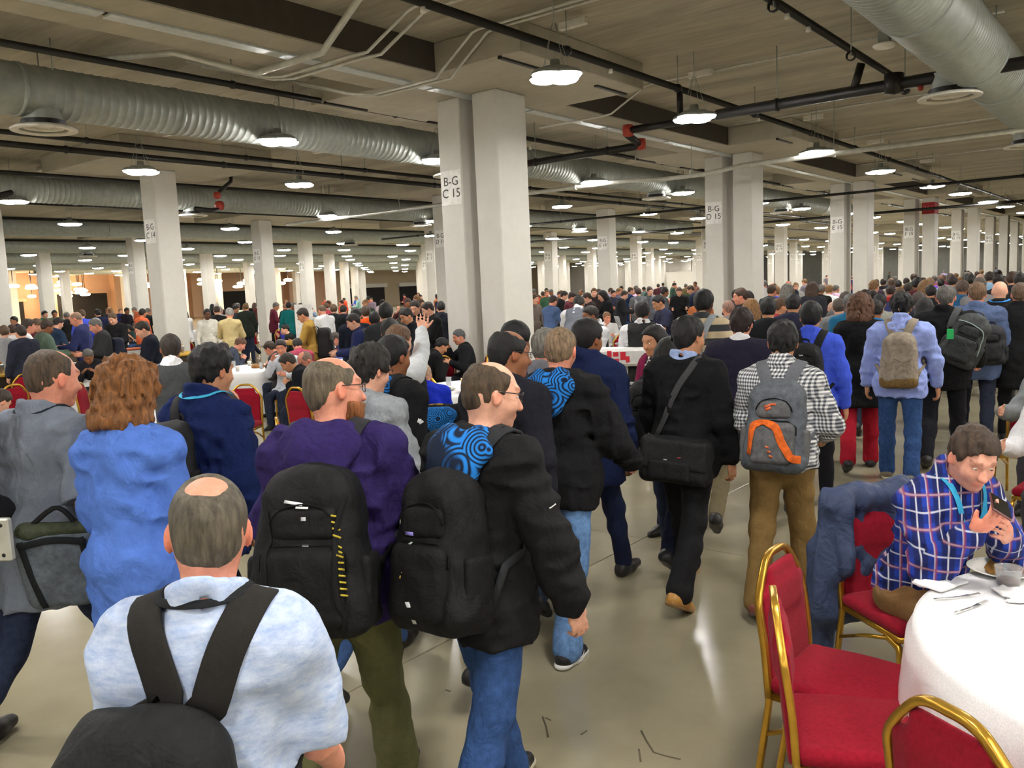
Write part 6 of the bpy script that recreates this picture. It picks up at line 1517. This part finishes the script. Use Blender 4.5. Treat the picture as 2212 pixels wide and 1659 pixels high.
mp(789, 662, 15, BKV + 10, 'stand', 'jacket', (216, 82, 30), 'person in bright orange jacket', 'short', (70, 54, 40))
mp(756, 680, 12.6, LFT, 'hold', 'jacket', (38, 44, 84), 'person in navy jacket left of the blue hood', 'short', (40, 32, 30))
mp(808, 674, 12.6, BKV, 'stand', 'jacket', (66, 70, 74), 'person in grey jacket with blue backpack right of the orange jacket', 'short', (24, 22, 22), BROWN)
mp(832, 656, 10.6, BKV, 'stand', 'jacket', (44, 46, 50), 'tall man with round black hair and dark jacket left of the waving man', 'short', (16, 15, 15), TAN)
mp(842, 690, 8.0, BKV - 10, 'walk', 'jacket', (46, 48, 54), 'man with black hair in dark grey jacket close left of the waving man', 'short', (22, 20, 20), TAN)
mp(894, 651, 15, FRT - 25, 'hold', 'jacket', (30, 30, 34), 'dark-haired man with cream scarf facing the camera behind the raised hand', 'short', (40, 34, 30))
mp(872, 668, 13, LFT + 30, 'hold', 'jacket', (32, 34, 40), 'man in black jacket over blue shirt looking down left of the raised hand', 'short', (30, 26, 26), TAN)
mp(918, 655, 14.6, LFT + 10, 'hold', 'jacket', (26, 26, 28), 'man in black coat with green lanyard behind the raised hand', 'short', (36, 28, 28))
mp(952, 652, 17, BKV, 'stand', 'jacket', (30, 32, 40), 'person in black jacket against the left side of the paired columns', 'short', (24, 22, 22))
# right of the paired columns
mp(1197, 640, 19, BKV - 40, 'hold', 'shirt', (72, 92, 130), 'man in blue plaid shirt right of the paired columns', 'short', (50, 38, 30), RUDDY)
mp(1222, 630, 24, RGT, 'hold', 'jacket', BLK, 'person in black jacket beside the blue plaid shirt', 'short', (34, 28, 26))
mp(1240, 632, 21, RGT - 10, 'hold', 'shirt', (96, 46, 56), 'man in maroon shirt right of the paired columns', 'short', (50, 34, 30), RUDDY)
mp(1264, 634, 20, LFT, 'hold', 'jacket', (52, 40, 40), 'person in dark brown coat behind the bending waiter', 'short', (60, 44, 36))
mp(1283, 623, 24, FRT, 'stand', 'jacket', (48, 40, 40), 'fair-faced man in brown coat facing the camera left of the E 14 column', 'short', (110, 84, 60))
mp(1297, 629, 20, LFT + 10, 'hold', 'jacket', (26, 26, 30), 'person in long black coat with black hair left of the E 14 column', 'long', (22, 20, 20))
mp(1352, 629, 24, RGT, 'hold', 'jacket', (36, 36, 40), 'man in black jacket just right of the E 14 column', 'short', (60, 46, 40))
mp(1379, 623, 25, BKV, 'stand', 'tee', (110, 112, 116), 'man in grey t-shirt with grey backpack right of the E 14 column', 'short', (70, 50, 40))
mp(1404, 621, 25, FRT + 20, 'stand', 'tee', (104, 108, 116), 'man in grey t-shirt facing the camera above the waiter', 'short', (60, 46, 38))
mp(1417, 640, 14.2, LFT + 20, 'hold', 'tee', (40, 42, 64), 'black-haired man in navy t-shirt looking down beside the waiter', 'short', (20, 18, 18), TAN)
mp(1437, 622, 23, RGT + 20, 'stand', 'tee', (84, 86, 92), 'man in dark grey t-shirt right of the waiter', 'short', (36, 28, 26), BROWN)
mp(1467, 622, 24, FRT, 'hold', 'jacket', BLK, 'person in black jacket between the waiter and the striped sweater', 'short', (80, 60, 50))
mp(1488, 618, 25, LFT, 'hold', 'jacket', (32, 38, 60), 'person in dark navy jacket left of the striped sweater', 'short', (70, 50, 34))
mp(1597, 624, 13.2, LFT + 8, 'stand', 'jacket', (36, 38, 46), 'man in dark overcoat facing left in front of the D 15 columns', 'short', (70, 50, 38), RUDDY)
mp(1612, 630, 13.8, LFT + 20, 'stand', 'jacket', (34, 34, 40), 'person right behind the dark overcoat man', 'short', (40, 32, 28))
mp(1572, 651, 12.2, BKV + 30, 'stand', 'jacket', (130, 120, 116), 'person with reddish grey hair left of the navy blazer', 'short', (150, 112, 98), RUDDY)
mp(1622, 647, 10.4, BKV, 'stand', 'shirt', WHT, 'woman with brown ponytail in white shirt right of the D 15 columns', 'long', (140, 100, 56))
mp(1659, 645, 9.2, BKV, 'walk', 'jacket', (28, 30, 32), 'man with short black hair in black hooded jacket behind the checked shirt', 'short', (20, 19, 19), TAN)
mp(1714, 636, 10, BKV - 10, 'walk', 'jacket', (40, 40, 58), 'man with spiky dark hair in navy jacket left of the royal blue shirt', 'short', (26, 24, 26), TAN)
mp(1686, 645, 12, RGT + 30, 'walk', 'shirt', (150, 50, 56), 'person with brown hair and red scarf above the checked shirt', 'short', (90, 64, 44), TAN)
mp(1703, 607, 24, FRT - 10, 'stand', 'jacket', (36, 44, 56), 'bald man in dark suit and light blue tie beyond the D 15 columns', 'bald', (160, 130, 110), RUDDY)
mp(1719, 611, 24.5, FRT + 10, 'stand', 'shirt', (170, 168, 166), 'fair-haired person in grey beside the dark suit', 'short', (150, 116, 80))
mp(1668, 612, 22, LFT, 'stand', 'shirt', (224, 220, 218), 'pink-faced man in white shirt left of the dark suit', 'bald', (110, 80, 60), RUDDY)
# the dense column of people walking away at the right
right = [(1812, 646, 11, GRY, (80, 70, 62), 'grey shirt and grey hair'), (1800, 652, 12.5, (196, 160, 150), (190, 150, 130), 'pale pink shirt'), (1826, 632, 12, (90, 90, 92), (70, 60, 52), 'grey pullover'), (1838, 636, 10.4, (30, 98, 134), (90, 90, 88), 'teal jacket and lavender sleeve'), (1868, 627, 13.5, (40, 40, 44), (40, 32, 28), 'black coat'),
         (1885, 628, 16, (212, 210, 208), (36, 30, 28), 'white shirt and black bag strap'), (1900, 637, 11.2, (150, 150, 140), (20, 19, 20), 'light grey hooded top'), (1893, 650, 10.2, (28, 96, 150), (34, 28, 26), 'bright blue jacket'), (1985, 632, 11, (44, 46, 54), (70, 60, 54), 'grey hair and dark jacket'), (1998, 645, 10.3, (34, 90, 150), (22, 20, 22), 'blue jacket and round black hair'), (2010, 617, 14, (40, 40, 44), (30, 26, 26), 'black jacket and black hair'),
         (1982, 600, 16, (90, 40, 44), (24, 22, 24), 'dark red collar and round black hair'), (2009, 601, 17, (120, 110, 104), (150, 116, 88), 'tan jacket and sandy hair'), (2034, 594, 22, (120, 90, 190), (130, 96, 80), 'violet shirt'), (2058, 596, 17, (100, 104, 112), (54, 44, 40), 'grey jacket and short dark hair'), (2080, 606, 13.5, (44, 92, 130), (90, 74, 64), 'teal blue shirt'), (2098, 594, 17, (60, 56, 56), (40, 34, 30), 'dark brown jacket'),
         (2116, 600, 13, (120, 120, 122), (96, 84, 76), 'grey shirt and curly hair'), (2138, 588, 18, (150, 190, 220), (50, 40, 34), 'pale blue shirt'), (2156, 594, 15.5, (40, 40, 46), (36, 28, 28), 'black jacket and dark curls'), (2186, 588, 14.5, (44, 44, 50), (70, 50, 40), 'dark jacket and brown hair'), (2204, 592, 13.2, (40, 38, 40), (30, 26, 26), 'black hair at the edge'), (2118, 593, 20, (190, 150, 140), (190, 150, 130), 'pink shirt'), (1962, 612, 18, (60, 62, 70), (60, 50, 44), 'slate jacket'), (1940, 606, 22, (40, 44, 70), (40, 32, 30), 'navy jacket'), (1925, 604, 24, (160, 156, 150), (90, 70, 54), 'beige jacket'), (1908, 603, 26, (44, 46, 52), (50, 40, 36), 'charcoal jacket'), (1893, 604, 28, (214, 214, 216), (70, 54, 44), 'white shirt'), (1958, 601, 25, (180, 140, 60), (60, 48, 40), 'ochre jacket'), (1924, 618, 17, (190, 60, 60), (60, 46, 40), 'red top'), (1944, 622, 15, (60, 66, 110), (110, 84, 60), 'indigo shirt')]
for k, (px, py, dep, c, hc, words_) in enumerate(right):
    mp(px, py, dep, BKV + rnd.uniform(-14, 10), 'walk' if k % 2 else 'stand', ('jacket', 'shirt')[k % 2], c, 'person with %s in the dense crowd at the right' % words_, 'bald' if k in (1,) else 'long' if k in (9,) else 'short', hc, (FAIR, RUDDY, TAN, BROWN)[k % 4])
# ---------------------------------------------------------------- dining area: tables, chairs, seated guests
def seat_at(px, py, view, pose, top, col, label, hair='short', hc=(30, 26, 24), skin=FAIR, bottom=(44, 50, 68), sc=1.0, chairlabel=None):
    face = phi(px) + view; r = crowd(pose, face, top, col, hair, hc, bottom, skin, label, None, (px, py), None, sc)
    if chairlabel: chair(r.location.x - .02 * math.cos(face * PI / 180), r.location.y - .02 * math.sin(face * PI / 180), face, chairlabel, 'burgundy banquet chairs', full=False)
    return r
S = seat_at
# cluster around the tables left of the paired columns
S(575, 741, RGT + 150, 'sit', 'jacket', (60, 58, 60), 'bearded man with brown hair eating, seated right of the C 14 column', hc=(60, 44, 32), skin=RUDDY, chairlabel='chair of the bearded man eating')
S(610, 768, LFT - 5, 'sit', 'jacket', (24, 26, 32), 'seated man with cropped hair in black jacket with blue hood, back to the chair row', hc=(60, 50, 44), skin=TAN, chairlabel='chair under the man with cropped hair')
S(648, 764, LFT + 30, 'sit', 'jacket', (36, 32, 34), 'bald seated man with glasses in dark jacket behind the purple hoodie', 'bald', (150, 120, 104), RUDDY, chairlabel='chair under the bald seated man with glasses')
S(604, 735, LFT + 60, 'situp', 'shirt', (206, 210, 220), 'seated man in pale shirt facing left at the middle left table', hc=(50, 40, 36), skin=RUDDY, chairlabel='chair under the pale-shirt man')
S(640, 734, BKV + 10, 'sit', 'shirt', (172, 70, 92), 'seated person in pink shirt with back turned', hc=(44, 36, 34), skin=RUDDY, chairlabel='chair under the pink shirt')
S(716, 722, LFT + 10, 'sit', 'shirt', (96, 102, 176), 'seated man in lavender blue shirt leaning left', hc=(70, 60, 54), skin=RUDDY, chairlabel='chair under the lavender blue shirt')
S(782, 734, LFT + 20, 'sit', 'shirt', (46, 60, 120), 'bald seated man in navy blue shirt left of the grey hoodie', 'bald', (170, 136, 116), RUDDY, chairlabel='chair under the bald man in navy')
S(912, 790, BKV + 8, 'sit', 'shirt', (24, 50, 200), 'seated man with shaved head in royal blue shirt, back to camera', 'bald', (200, 160, 130), (214, 158, 122), chairlabel='chair of the royal blue man with a blue-hooded jacket over it')
S(962, 733, RGT + 20, 'sit', 'jacket', (26, 26, 28), 'seated man in black hooded jacket bending right before the paired columns', hc=(20, 20, 22), skin=TAN, chairlabel='chair under the black hooded jacket')
S(987, 713, LFT, 'situp', 'jacket', (32, 32, 36), 'seated man in grey cap holding a phone left of the paired columns', hc=(96, 96, 98), skin=RUDDY, chairlabel='chair under the man in the grey cap')
S(526, 732, RGT + 10, 'sit', 'shirt', (60, 66, 80), 'seated man in slate shirt facing right behind the black-haired navy fleece man', hc=(96, 64, 46), skin=RUDDY, chairlabel='chair under the slate shirt')
S(488, 743, RGT + 30, 'sit', 'shirt', (50, 52, 58), 'seated man in dark shirt right of the waiter at the column', hc=(40, 32, 30), skin=BROWN, chairlabel='chair under the dark shirt right of the waiter')
S(506, 846, RGT + 20, 'sit', 'jacket', (30, 34, 38), 'man bending low in charcoal jacket between the navy fleece and the purple hoodie', 'bald', (60, 50, 44), RUDDY, sc=.97, chairlabel='chair under the man bending low')
S(187, 758, FRT - 15, 'sit', 'jacket', (42, 40, 46), 'grey-haired man in dark suit facing the camera at the left table', hc=(96, 92, 88), skin=BROWN, chairlabel='chair of the grey-haired man in the dark suit')
S(6, 752, RGT, 'sit', 'shirt', (34, 70, 190), 'seated man in blue with light blue lanyard at the left edge', hc=(120, 96, 76), skin=RUDDY, chairlabel='chair at the left edge under the blue man')
S(36, 756, BKV + 20, 'sit', 'jacket', (38, 42, 62), 'seated man with sandy hair in navy jacket at the left edge', hc=(150, 116, 76), skin=RUDDY, chairlabel='chair under the sandy-haired navy jacket')
S(20, 730, FRT + 20, 'sit', 'jacket', (40, 40, 50), 'seated person in dark jacket facing the camera at the far left', hc=(40, 30, 28), skin=BROWN)
S(12, 845, RGT + 30, 'sit', 'jacket', (84, 88, 88), 'person in grey jacket seated low at the left edge', hc=(60, 50, 40), skin=FAIR, sc=.97, chairlabel='chair cut by the left edge')
# right of the paired columns
S(1311, 675, FRT + 8, 'situp', 'shirt', (226, 226, 226), 'man in white shirt with glasses and pale lanyard facing the camera at a table', 'short', (150, 110, 80), RUDDY, chairlabel='chair of the white-shirt man facing the camera')
S(1250, 672, FRT - 20, 'situp', 'shirt', (214, 150, 170), 'seated man in pink shirt right of the paired columns', hc=(70, 50, 40), skin=RUDDY, chairlabel='chair of the pink-shirt man right of the columns')
S(1218, 667, RGT, 'sit', 'jacket', (40, 50, 70), 'seated man in navy jacket looking down right of the paired columns', hc=(50, 36, 30), skin=RUDDY)
S(1204, 685, RGT + 10, 'sit', 'jacket', (30, 30, 32), 'seated woman in black at the foot of the paired columns', 'long', (26, 22, 22), TAN, chairlabel='chair under the woman in black by the columns')
S(1318, 664, FRT, 'situp', 'shirt', (150, 150, 150), 'seated man in grey behind the white-shirt man', 'bald', (150, 110, 90), RUDDY)
S(1446, 645, FRT + 20, 'situp', 'jacket', (44, 46, 50), 'seated bald man with glasses in black right of the waiter', 'bald', (150, 120, 100), RUDDY)
S(1500, 655, LFT, 'sit', 'shirt', (120, 130, 160), 'seated person in pale blue behind the striped sweater', 'short', (26, 24, 24), TAN)
# free-standing chairs read from the picture: (pixel of the top edge, facing relative to the view)
FREE = [((528, 832), LFT + 70, 'burgundy chair with full back view between navy fleece and purple hoodie'), ((955, 770), BKV - 4, 'burgundy chair with full back view left of the paired columns'), ((880, 787), BKV + 30, 'burgundy chair left of the full-back chair by the columns'), ((918, 812), BKV - 40, 'burgundy chair beside the royal blue man, mostly hidden'),
        ((1000, 820), RGT, 'gold chair frame peeking out left of the bald man with glasses'), ((172, 828), RGT - 20, 'burgundy chair at the left table between grey polo and auburn hair'), ((228, 840), LFT, 'gold-framed chair edge right of the left table'), ((28, 832), BKV + 30, 'burgundy chair low at the left edge'), ((55, 808), BKV + 10, 'second burgundy chair at the left edge'), ((65, 752), BKV, 'burgundy chair seen from behind near the buffet'),
        ((760, 762), RGT - 30, 'burgundy chair left of the grey hoodie man'), ((640, 838), RGT + 40, 'gold chair edge left of the purple hoodie'), ((600, 905), RGT, 'burgundy chair corner beside the purple hoodie'), ((1345, 722), BKV + 20, 'burgundy chair in front of the white-shirt man facing the camera'), ((1452, 705), RGT, 'burgundy chair right of the waiter in the black waistcoat'), ((1458, 685), BKV, 'burgundy chair farther right of the waiter'), ((400, 735), BKV, 'burgundy chair right of the C 14 column'), ((462, 733), BKV + 20, 'burgundy chair left of the tan shirt man'), ((540, 712), BKV - 10, 'burgundy chair left of the D 13 column'), ((614, 708), BKV, 'burgundy chair right of the D 13 column'), ((684, 710), BKV - 20, 'burgundy chair right of the mustard shirt'), ((320, 730), BKV + 10, 'burgundy chair half hidden by the C 14 column'), ((1690, 668), BKV, 'burgundy chair with red scarf above the checked shirt')]
for (px, py), view, lab in FREE:
    p = at_z(px, py, .915); f = phi(px) + view; chair(p[0] + .26 * math.cos(f * PI / 180), p[1] + .26 * math.sin(f * PI / 180), f, lab, full=p[0] ** 2 + p[1] ** 2 < 150)
# tables read from the picture: (pixel of the near cloth edge)
GT = []
for k, (px, py, lab) in enumerate([(205, 812, 'round white table behind the grey polo man'), (546, 800, 'round white table left of the bearded man eating'), (1040, 846, 'round white table by the foot of the paired columns'), (815, 775, 'round white table left of the grey hoodie man'), (700, 722, 'round white table beyond the mustard shirt man'), (1312, 724, 'round white table of the white-shirt man facing the camera'), (640, 700, 'round white table far left of centre'), (1420, 705, 'round white table right of the waiter'),
        (460, 712, 'round white table behind the cream sweater'), (250, 722, 'round white table beyond the C 14 column'), (1200, 700, 'round white table at the far side of the paired columns'), (880, 760, 'round white table by the man in the grey cap'), (75, 790, 'round white table near the left edge'), (1500, 672, 'round white table beyond the striped sweater'), (560, 690, 'far round white table left of the D 13 column'), (770, 700, 'far round white table below the orange jacket')]):
    p = at_z(px, py, .765); d = p[:2] / np.linalg.norm(p[:2]); c = p[:2] + d * .55
    table(c[0], c[1], lab, k, rnd.uniform(0, 3)); GT.append((c, lab))
    near = np.linalg.norm(c) < 16
    for j in range(7 if near else 5):
        a = 2 * PI * j / 7 + rnd.uniform(-.2, .2); rr = rnd.uniform(.35, .72); q = (c[0] + rr * math.cos(a), c[1] + rr * math.sin(a))
        wh = lab.replace('round white table ', '').replace('far ', '')
        if j % 3 == 0: plate(q[0], q[1], zt, 'plate of food %s on the table ' % ('at the front', 'in the middle', 'at the back')[j // 3] + wh, ((176, 120, 60), (214, 180, 110), (110, 120, 50)), 'plates on the dining tables') if near else tag(obj('dinner_plate', PLATE, None, (q[0], q[1], zt)), 'plate %s on the table ' % ('at the front', 'at the back', 'at the side')[j // 3] + wh, 'plate', 'plates on the dining tables')
        elif j % 3 == 1: cup(q[0], q[1], zt, 'white cup %s on the table ' % ('at the front', 'at the back')[j // 3] + wh, CUP, 'cups on the dining tables')
        else:
            o = cup(q[0], q[1], zt, 'tumbler %s on the table ' % ('at the front', 'at the back')[j // 3] + wh, TUMB, 'cups on the dining tables'); o.scale = (.8, .8, 1.8)
    if rnd.random() < .6:
        V, F = sdf_mesh([Ell((0, 0, .04), (.13, .1, .06), None, .02), Ell((0, 0, .1), (.11, .08, .05), None, .02, 's')], .014, [(.006, 40, (1, 1, 1), k)])
        o = obj('bread_basket', npmesh('bread_basket', V, F, M_food), None, (c[0] + .05, c[1] - .1, zt - .01), color=(150, 104, 54)); tag(o, 'bread basket on the table ' + lab.replace('round white table ', '').replace('far ', ''), 'basket', 'bread baskets')
# jacket with blue hood over the royal blue man's chair
bo = [o for o in bpy.data.objects if o.get('label', '').startswith('seated man with shaved head')][0]; fa = bo.rotation_euler[2]; jm_ = np.array(Matrix.Rotation(fa, 3, 'Z')); jb = np.array(bo.location); jq = lambda *a: jb + jm_ @ V3(*a)
V, F = sdf_mesh([RBox(jq(-.31, 0, .6), (.05, .24, .26), .045, jm_, .05), Cone(jq(-.28, .22, .86), jq(-.28, -.22, .86), .06, .06, .06), Cone(jq(-.32, .2, .7), jq(-.33, .22, .25), .07, .06, .05), Cone(jq(-.32, -.2, .7), jq(-.33, -.22, .25), .07, .06, .05)], .015, [(.01, 9, (1, 1, .7), 4), (-.01, 10, (1, 1, .6), -5)])
o = obj('hung_jacket', npmesh('hung_jacket', V - jq(-.3, 0, .2), F, M_fleece), None, tuple(jq(-.3, 0, .2)), color=(28, 28, 32)); tag(o, 'black jacket with blue hood over the royal blue man\'s chair', 'jacket')
V, F = sdf_mesh([Ell(jq(-.37, 0, .82), (.05, .2, .1), jm_, .05), Ell(jq(-.36, 0, .74), (.05, .1, .1), jm_, .05)], .013, [(.01, 14, (1, 1, 1), 4)]); obj('hood', npmesh('hood', V - jq(-.3, 0, .2), F, M_wavehood), o)
# big backpack on the mustard-shirt man, blue pack on the grey jacket
def simple_pack(r, col, label, size=(.2, .32, .5), off=(-.2, 0, 1.16)):
    s = r.scale[0]; a = r.rotation_euler[2]; M3 = np.array(Matrix.Rotation(a, 3, 'Z')); b = np.array(r.location) + M3 @ (np.array(off) * s)
    o = empty('backpack', tuple(b), a); tag(o, label, 'backpack')
    V, F = sdf_mesh([RBox((0, 0, 0), (size[0] / 2, size[1] / 2, size[2] / 2), .07, None, .03, taper=.12)], .018, [(.008, 12, (1, 1, 1), 3)]); obj('main_compartment', npmesh('main_compartment', V, F, M_pack), o, color=col)
    V, F = sdf_mesh([RBox((-size[0] / 2, 0, -.06), (.035, size[1] * .36, size[2] * .25), .03, None, .02)], .018, [(.005, 16, (1, 1, 1), 3)]); obj('front_pocket', npmesh('front_pocket', V, F, M_pack), o, color=tuple(int(v * .85) for v in col))
    for sg_ in (1, -1):
        MB().tube([tuple(p) for p in spline([(.08, sg_ * .08, .2), (.14, sg_ * .1, .3), (.24, sg_ * .11, .28), (.32, sg_ * .12, .12), (.24, sg_ * .16, -.1), (.1, sg_ * .15, -.18)], 14)], 0, flat=(.025, .005, (-.3, 0, 1))).build('shoulder_strap', M_web, o, color=col)
def by_label(s_): return [o for o in bpy.data.objects if o.get('label', '').startswith(s_)][0]
simple_pack(by_label('curly-haired man in mustard'), (26, 26, 28), 'big black backpack on the mustard-shirt man', (.24, .34, .56), (-.24, 0, 1.12))
simple_pack(by_label('person in grey jacket with blue backpack'), (60, 100, 150), 'blue backpack on the person in the grey jacket', (.16, .28, .4))
simple_pack(by_label('grey-haired man in charcoal'), (30, 34, 52), 'dark backpack on the grey-haired man at the buffet')
simple_pack(by_label('man in grey t-shirt with grey backpack'), (150, 152, 154), 'grey backpack right of the E 14 column', (.16, .28, .42))
# ---------------------------------------------------------------- buffet table, bus tub and stand
o = empty('buffet_table', tuple(at_z(170, 770, 0)[:2]) + (0,), math.radians(12)); bx, by = 7.6, 16.2
o.location = (bx, by, 0); tag(o, 'long buffet table with mustard cloth top and dark skirt at the left', 'table')
MB().box((0, 0, .88), (5.2, .85, .04), .01).build('mustard_top', plain('mustard_cloth', (186, 146, 52), .85), o)
MB().box((0, 0, .44), (5.1, .78, .86), .01).build('dark_skirt', plain('brown_skirt', (58, 46, 36), .9), o)
for k in range(5):
    c = empty('chafing_dish', (bx - 2 + k * .95, by + .05 - (k - 2) * -.19, .9), math.radians(12)); tag(c, 'steel chafing dish on the buffet, %s' % ('leftmost', 'second from the left', 'middle one', 'second from the right', 'rightmost')[k], 'chafing dish', 'chafing dishes on the buffet')
    MB().box((0, 0, .1), (.55, .36, .12), .02).build('pan', M_steel, c); MB().box((0, 0, .18), (.5, .32, .04), .015).build('food_layer', M_food, c, color=((170, 120, 60), (90, 110, 50), (200, 170, 90), (150, 70, 40), (190, 140, 80))[k])
    for a, b in ((-.24, -.14), (-.24, .14), (.24, -.14), (.24, .14)): MB().box((a, b, .02), (.03, .03, .05), .004).build('foot', M_steel, c)
p = at_z(1330, 795, 0); p = at_depth(1336, 770, 9.5)
o = empty('bus_tub_cart', (p[0], p[1], 0), math.radians(phi(1336))); tag(o, 'white catering tub with red print on a steel cart below the white-shirt man', 'cart')
MB().box((0, 0, p[2] - .0), (.35, .62, .2), .03).build('tub', plain('tub_white', (222, 220, 218), .5), o)
for a in (-1, 1):
    for b in (-1, 1): MB().tube([(a * .15, b * .26, 0), (a * .15, b * .26, p[2] - .1)], .012, 6).build('leg', M_steel, o)
M_rp = plain('red_print', (206, 30, 48), .6)
for k, (b, z, wd, hh) in enumerate(((.1, .03, .05, .1), (.03, .04, .06, .05), (.04, -.03, .09, .04), (-.05, .02, .06, .09), (-.1, -.02, .04, .07))):
    MB().box((-.177, b, p[2] + z), (.004, wd, hh), .001).build('print_mark', M_rp, o)
p = at_depth(1395, 745, 9.8); o = empty('tray_stand', (p[0], p[1], 0)); tag(o, 'folding tray stand with steel tray beside the woman in the floral top', 'tray stand')
MB().lathe([(.0001, 0), (.33, .0), (.36, .03), (.35, .03), (.0001, .008)], 28).build('tray', M_steel, o, loc=(0, 0, p[2]))
for sg_ in (1, -1): MB().tube([(-.28, sg_ * .18, 0), (.28, sg_ * .18, p[2])], .012, 6).build('leg', M_steel, o); MB().tube([(.28, sg_ * .16, 0), (-.28, sg_ * .16, p[2])], .012, 6).build('leg', M_steel, o)
# white banner stand left of the paired columns
p = at_z(655, 700, .0); p = at_depth(657, 690, 24); o = empty('banner_stand', (p[0], p[1], 0), math.radians(phi(657))); tag(o, 'white upright banner stand beyond the mustard shirt man', 'banner stand')
MB().box((0, 0, 1.0), (.02, .5, 1.5), .003).build('banner', M_signw, o); MB().box((0, 0, .12), (.3, .5, .24), .02).build('foot', M_galv, o)
# ---------------------------------------------------------------- far crowd
TOPS = [(BLK, 'black'), (NVY, 'navy'), (GRY, 'grey'), (WHT, 'white'), ((70, 92, 190), 'blue'), ((60, 62, 66), 'charcoal'), ((96, 46, 54), 'maroon'), ((120, 104, 84), 'brown'), ((140, 160, 190), 'pale blue'), ((64, 84, 70), 'green'), (BLK, 'black'), (NVY, 'navy'), ((190, 90, 60), 'rust')]
HAIRS = [((30, 26, 24), 'dark'), ((70, 52, 38), 'brown'), ((110, 106, 100), 'grey'), ((140, 104, 66), 'fair'), ((24, 22, 22), 'black')]
taken = []
def free(x, y, d):
    for a, b in taken:
        if (a - x) ** 2 + (y - b) ** 2 < d * d: return False
    for i in range(13):
        for yy in (8.73, 9.5):
            if abs(x - colx(i)) < .8 and abs(y - yy) < .7: return False
        for yy in ROWS:
            if abs(x - colx(i)) < .75 and abs(y - yy) < .75: return False
    return True
for o in list(bpy.data.objects):
    if o.parent is None and o.name.split('.')[0] in ('person', 'banquet_table', 'banquet_chair', 'buffet_table'): taken.append((o.location.x, o.location.y))
def scatter(n, pick, zone, seated=.0, walk=.3, view=None, gap=.55):
    k = 0; tries = 0
    while k < n and tries < n * 40:
        tries += 1; x, y = pick()
        if not free(x, y, gap) or not in_view((x, y, 1.5), -4, 0): continue
        px, py, dep = project((x, y, 1.7))
        if dep < 13: continue
        c, cn = rnd.choice(TOPS); h, hn = rnd.choice(HAIRS); taken.append((x, y))
        sit = rnd.random() < seated; pose = rnd.choice(('sit', 'situp')) if sit else ('walk' if rnd.random() < walk else rnd.choice(('stand', 'hold')))
        f = phi(px) + rnd.uniform(-180, 180) if view is None else view + rnd.uniform(-18, 18)
        j = lambda v: tuple(max(8, min(240, int(q * rnd.uniform(.85, 1.15)))) for q in v)
        hk = rnd.choice(('short', 'short', 'short', 'short', 'bald', 'long'))
        crowd(pose, f, rnd.choice(('jacket', 'shirt', 'shirt', 'tee')), j(c), hk, h, rnd.choice(((44, 50, 68), (40, 40, 44), (60, 80, 120), (120, 104, 80))), rnd.choice((FAIR, RUDDY, TAN, BROWN)),
              'person in %s top with %s hair, %s %s' % (cn, hn, 'seated' if sit else 'standing', zone), 'far crowd ' + zone, None, (x, y), rnd.uniform(.96, 1.06), shoes=dep < 25)
        if sit and dep < 45: chair(x, y, f, 'chair under the seated guest in %s with %s hair %s' % (cn, hn, zone), 'chairs in the far dining area', full=False)
        k += 1
U = rnd.uniform
scatter(44, lambda: (U(13, 48), U(2.6, 7.6)), 'in the far right aisle', view=0, walk=.7, gap=.6)
scatter(14, lambda: (U(45, 95), U(3, 16)), 'at the far aisle end', view=0, walk=.5, gap=.8)
scatter(26, lambda: (U(20, 45), U(11, 22)), 'dining right of the paired columns', seated=.35, gap=.8)
scatter(12, lambda: (U(45, 110), U(18, 60)), 'before the far white wall', gap=1.0)
scatter(34, lambda: (U(12, 26), U(15, 30)), 'dining between the left columns', seated=.4, gap=.75)
scatter(34, lambda: (U(24, 54), U(20, 48)), 'in the far left queue', seated=.1, gap=.8)
scatter(20, lambda: (U(17, 32), U(16, 28)), 'queueing left of the paired columns', seated=.0, gap=.7)
scatter(16, lambda: (U(9, 22), U(26, 40)), 'beyond the buffet', seated=.2, gap=.8)
scatter(12, lambda: (U(16, 30), U(12, 20)), 'dining behind the paired columns', seated=.4, gap=.8)
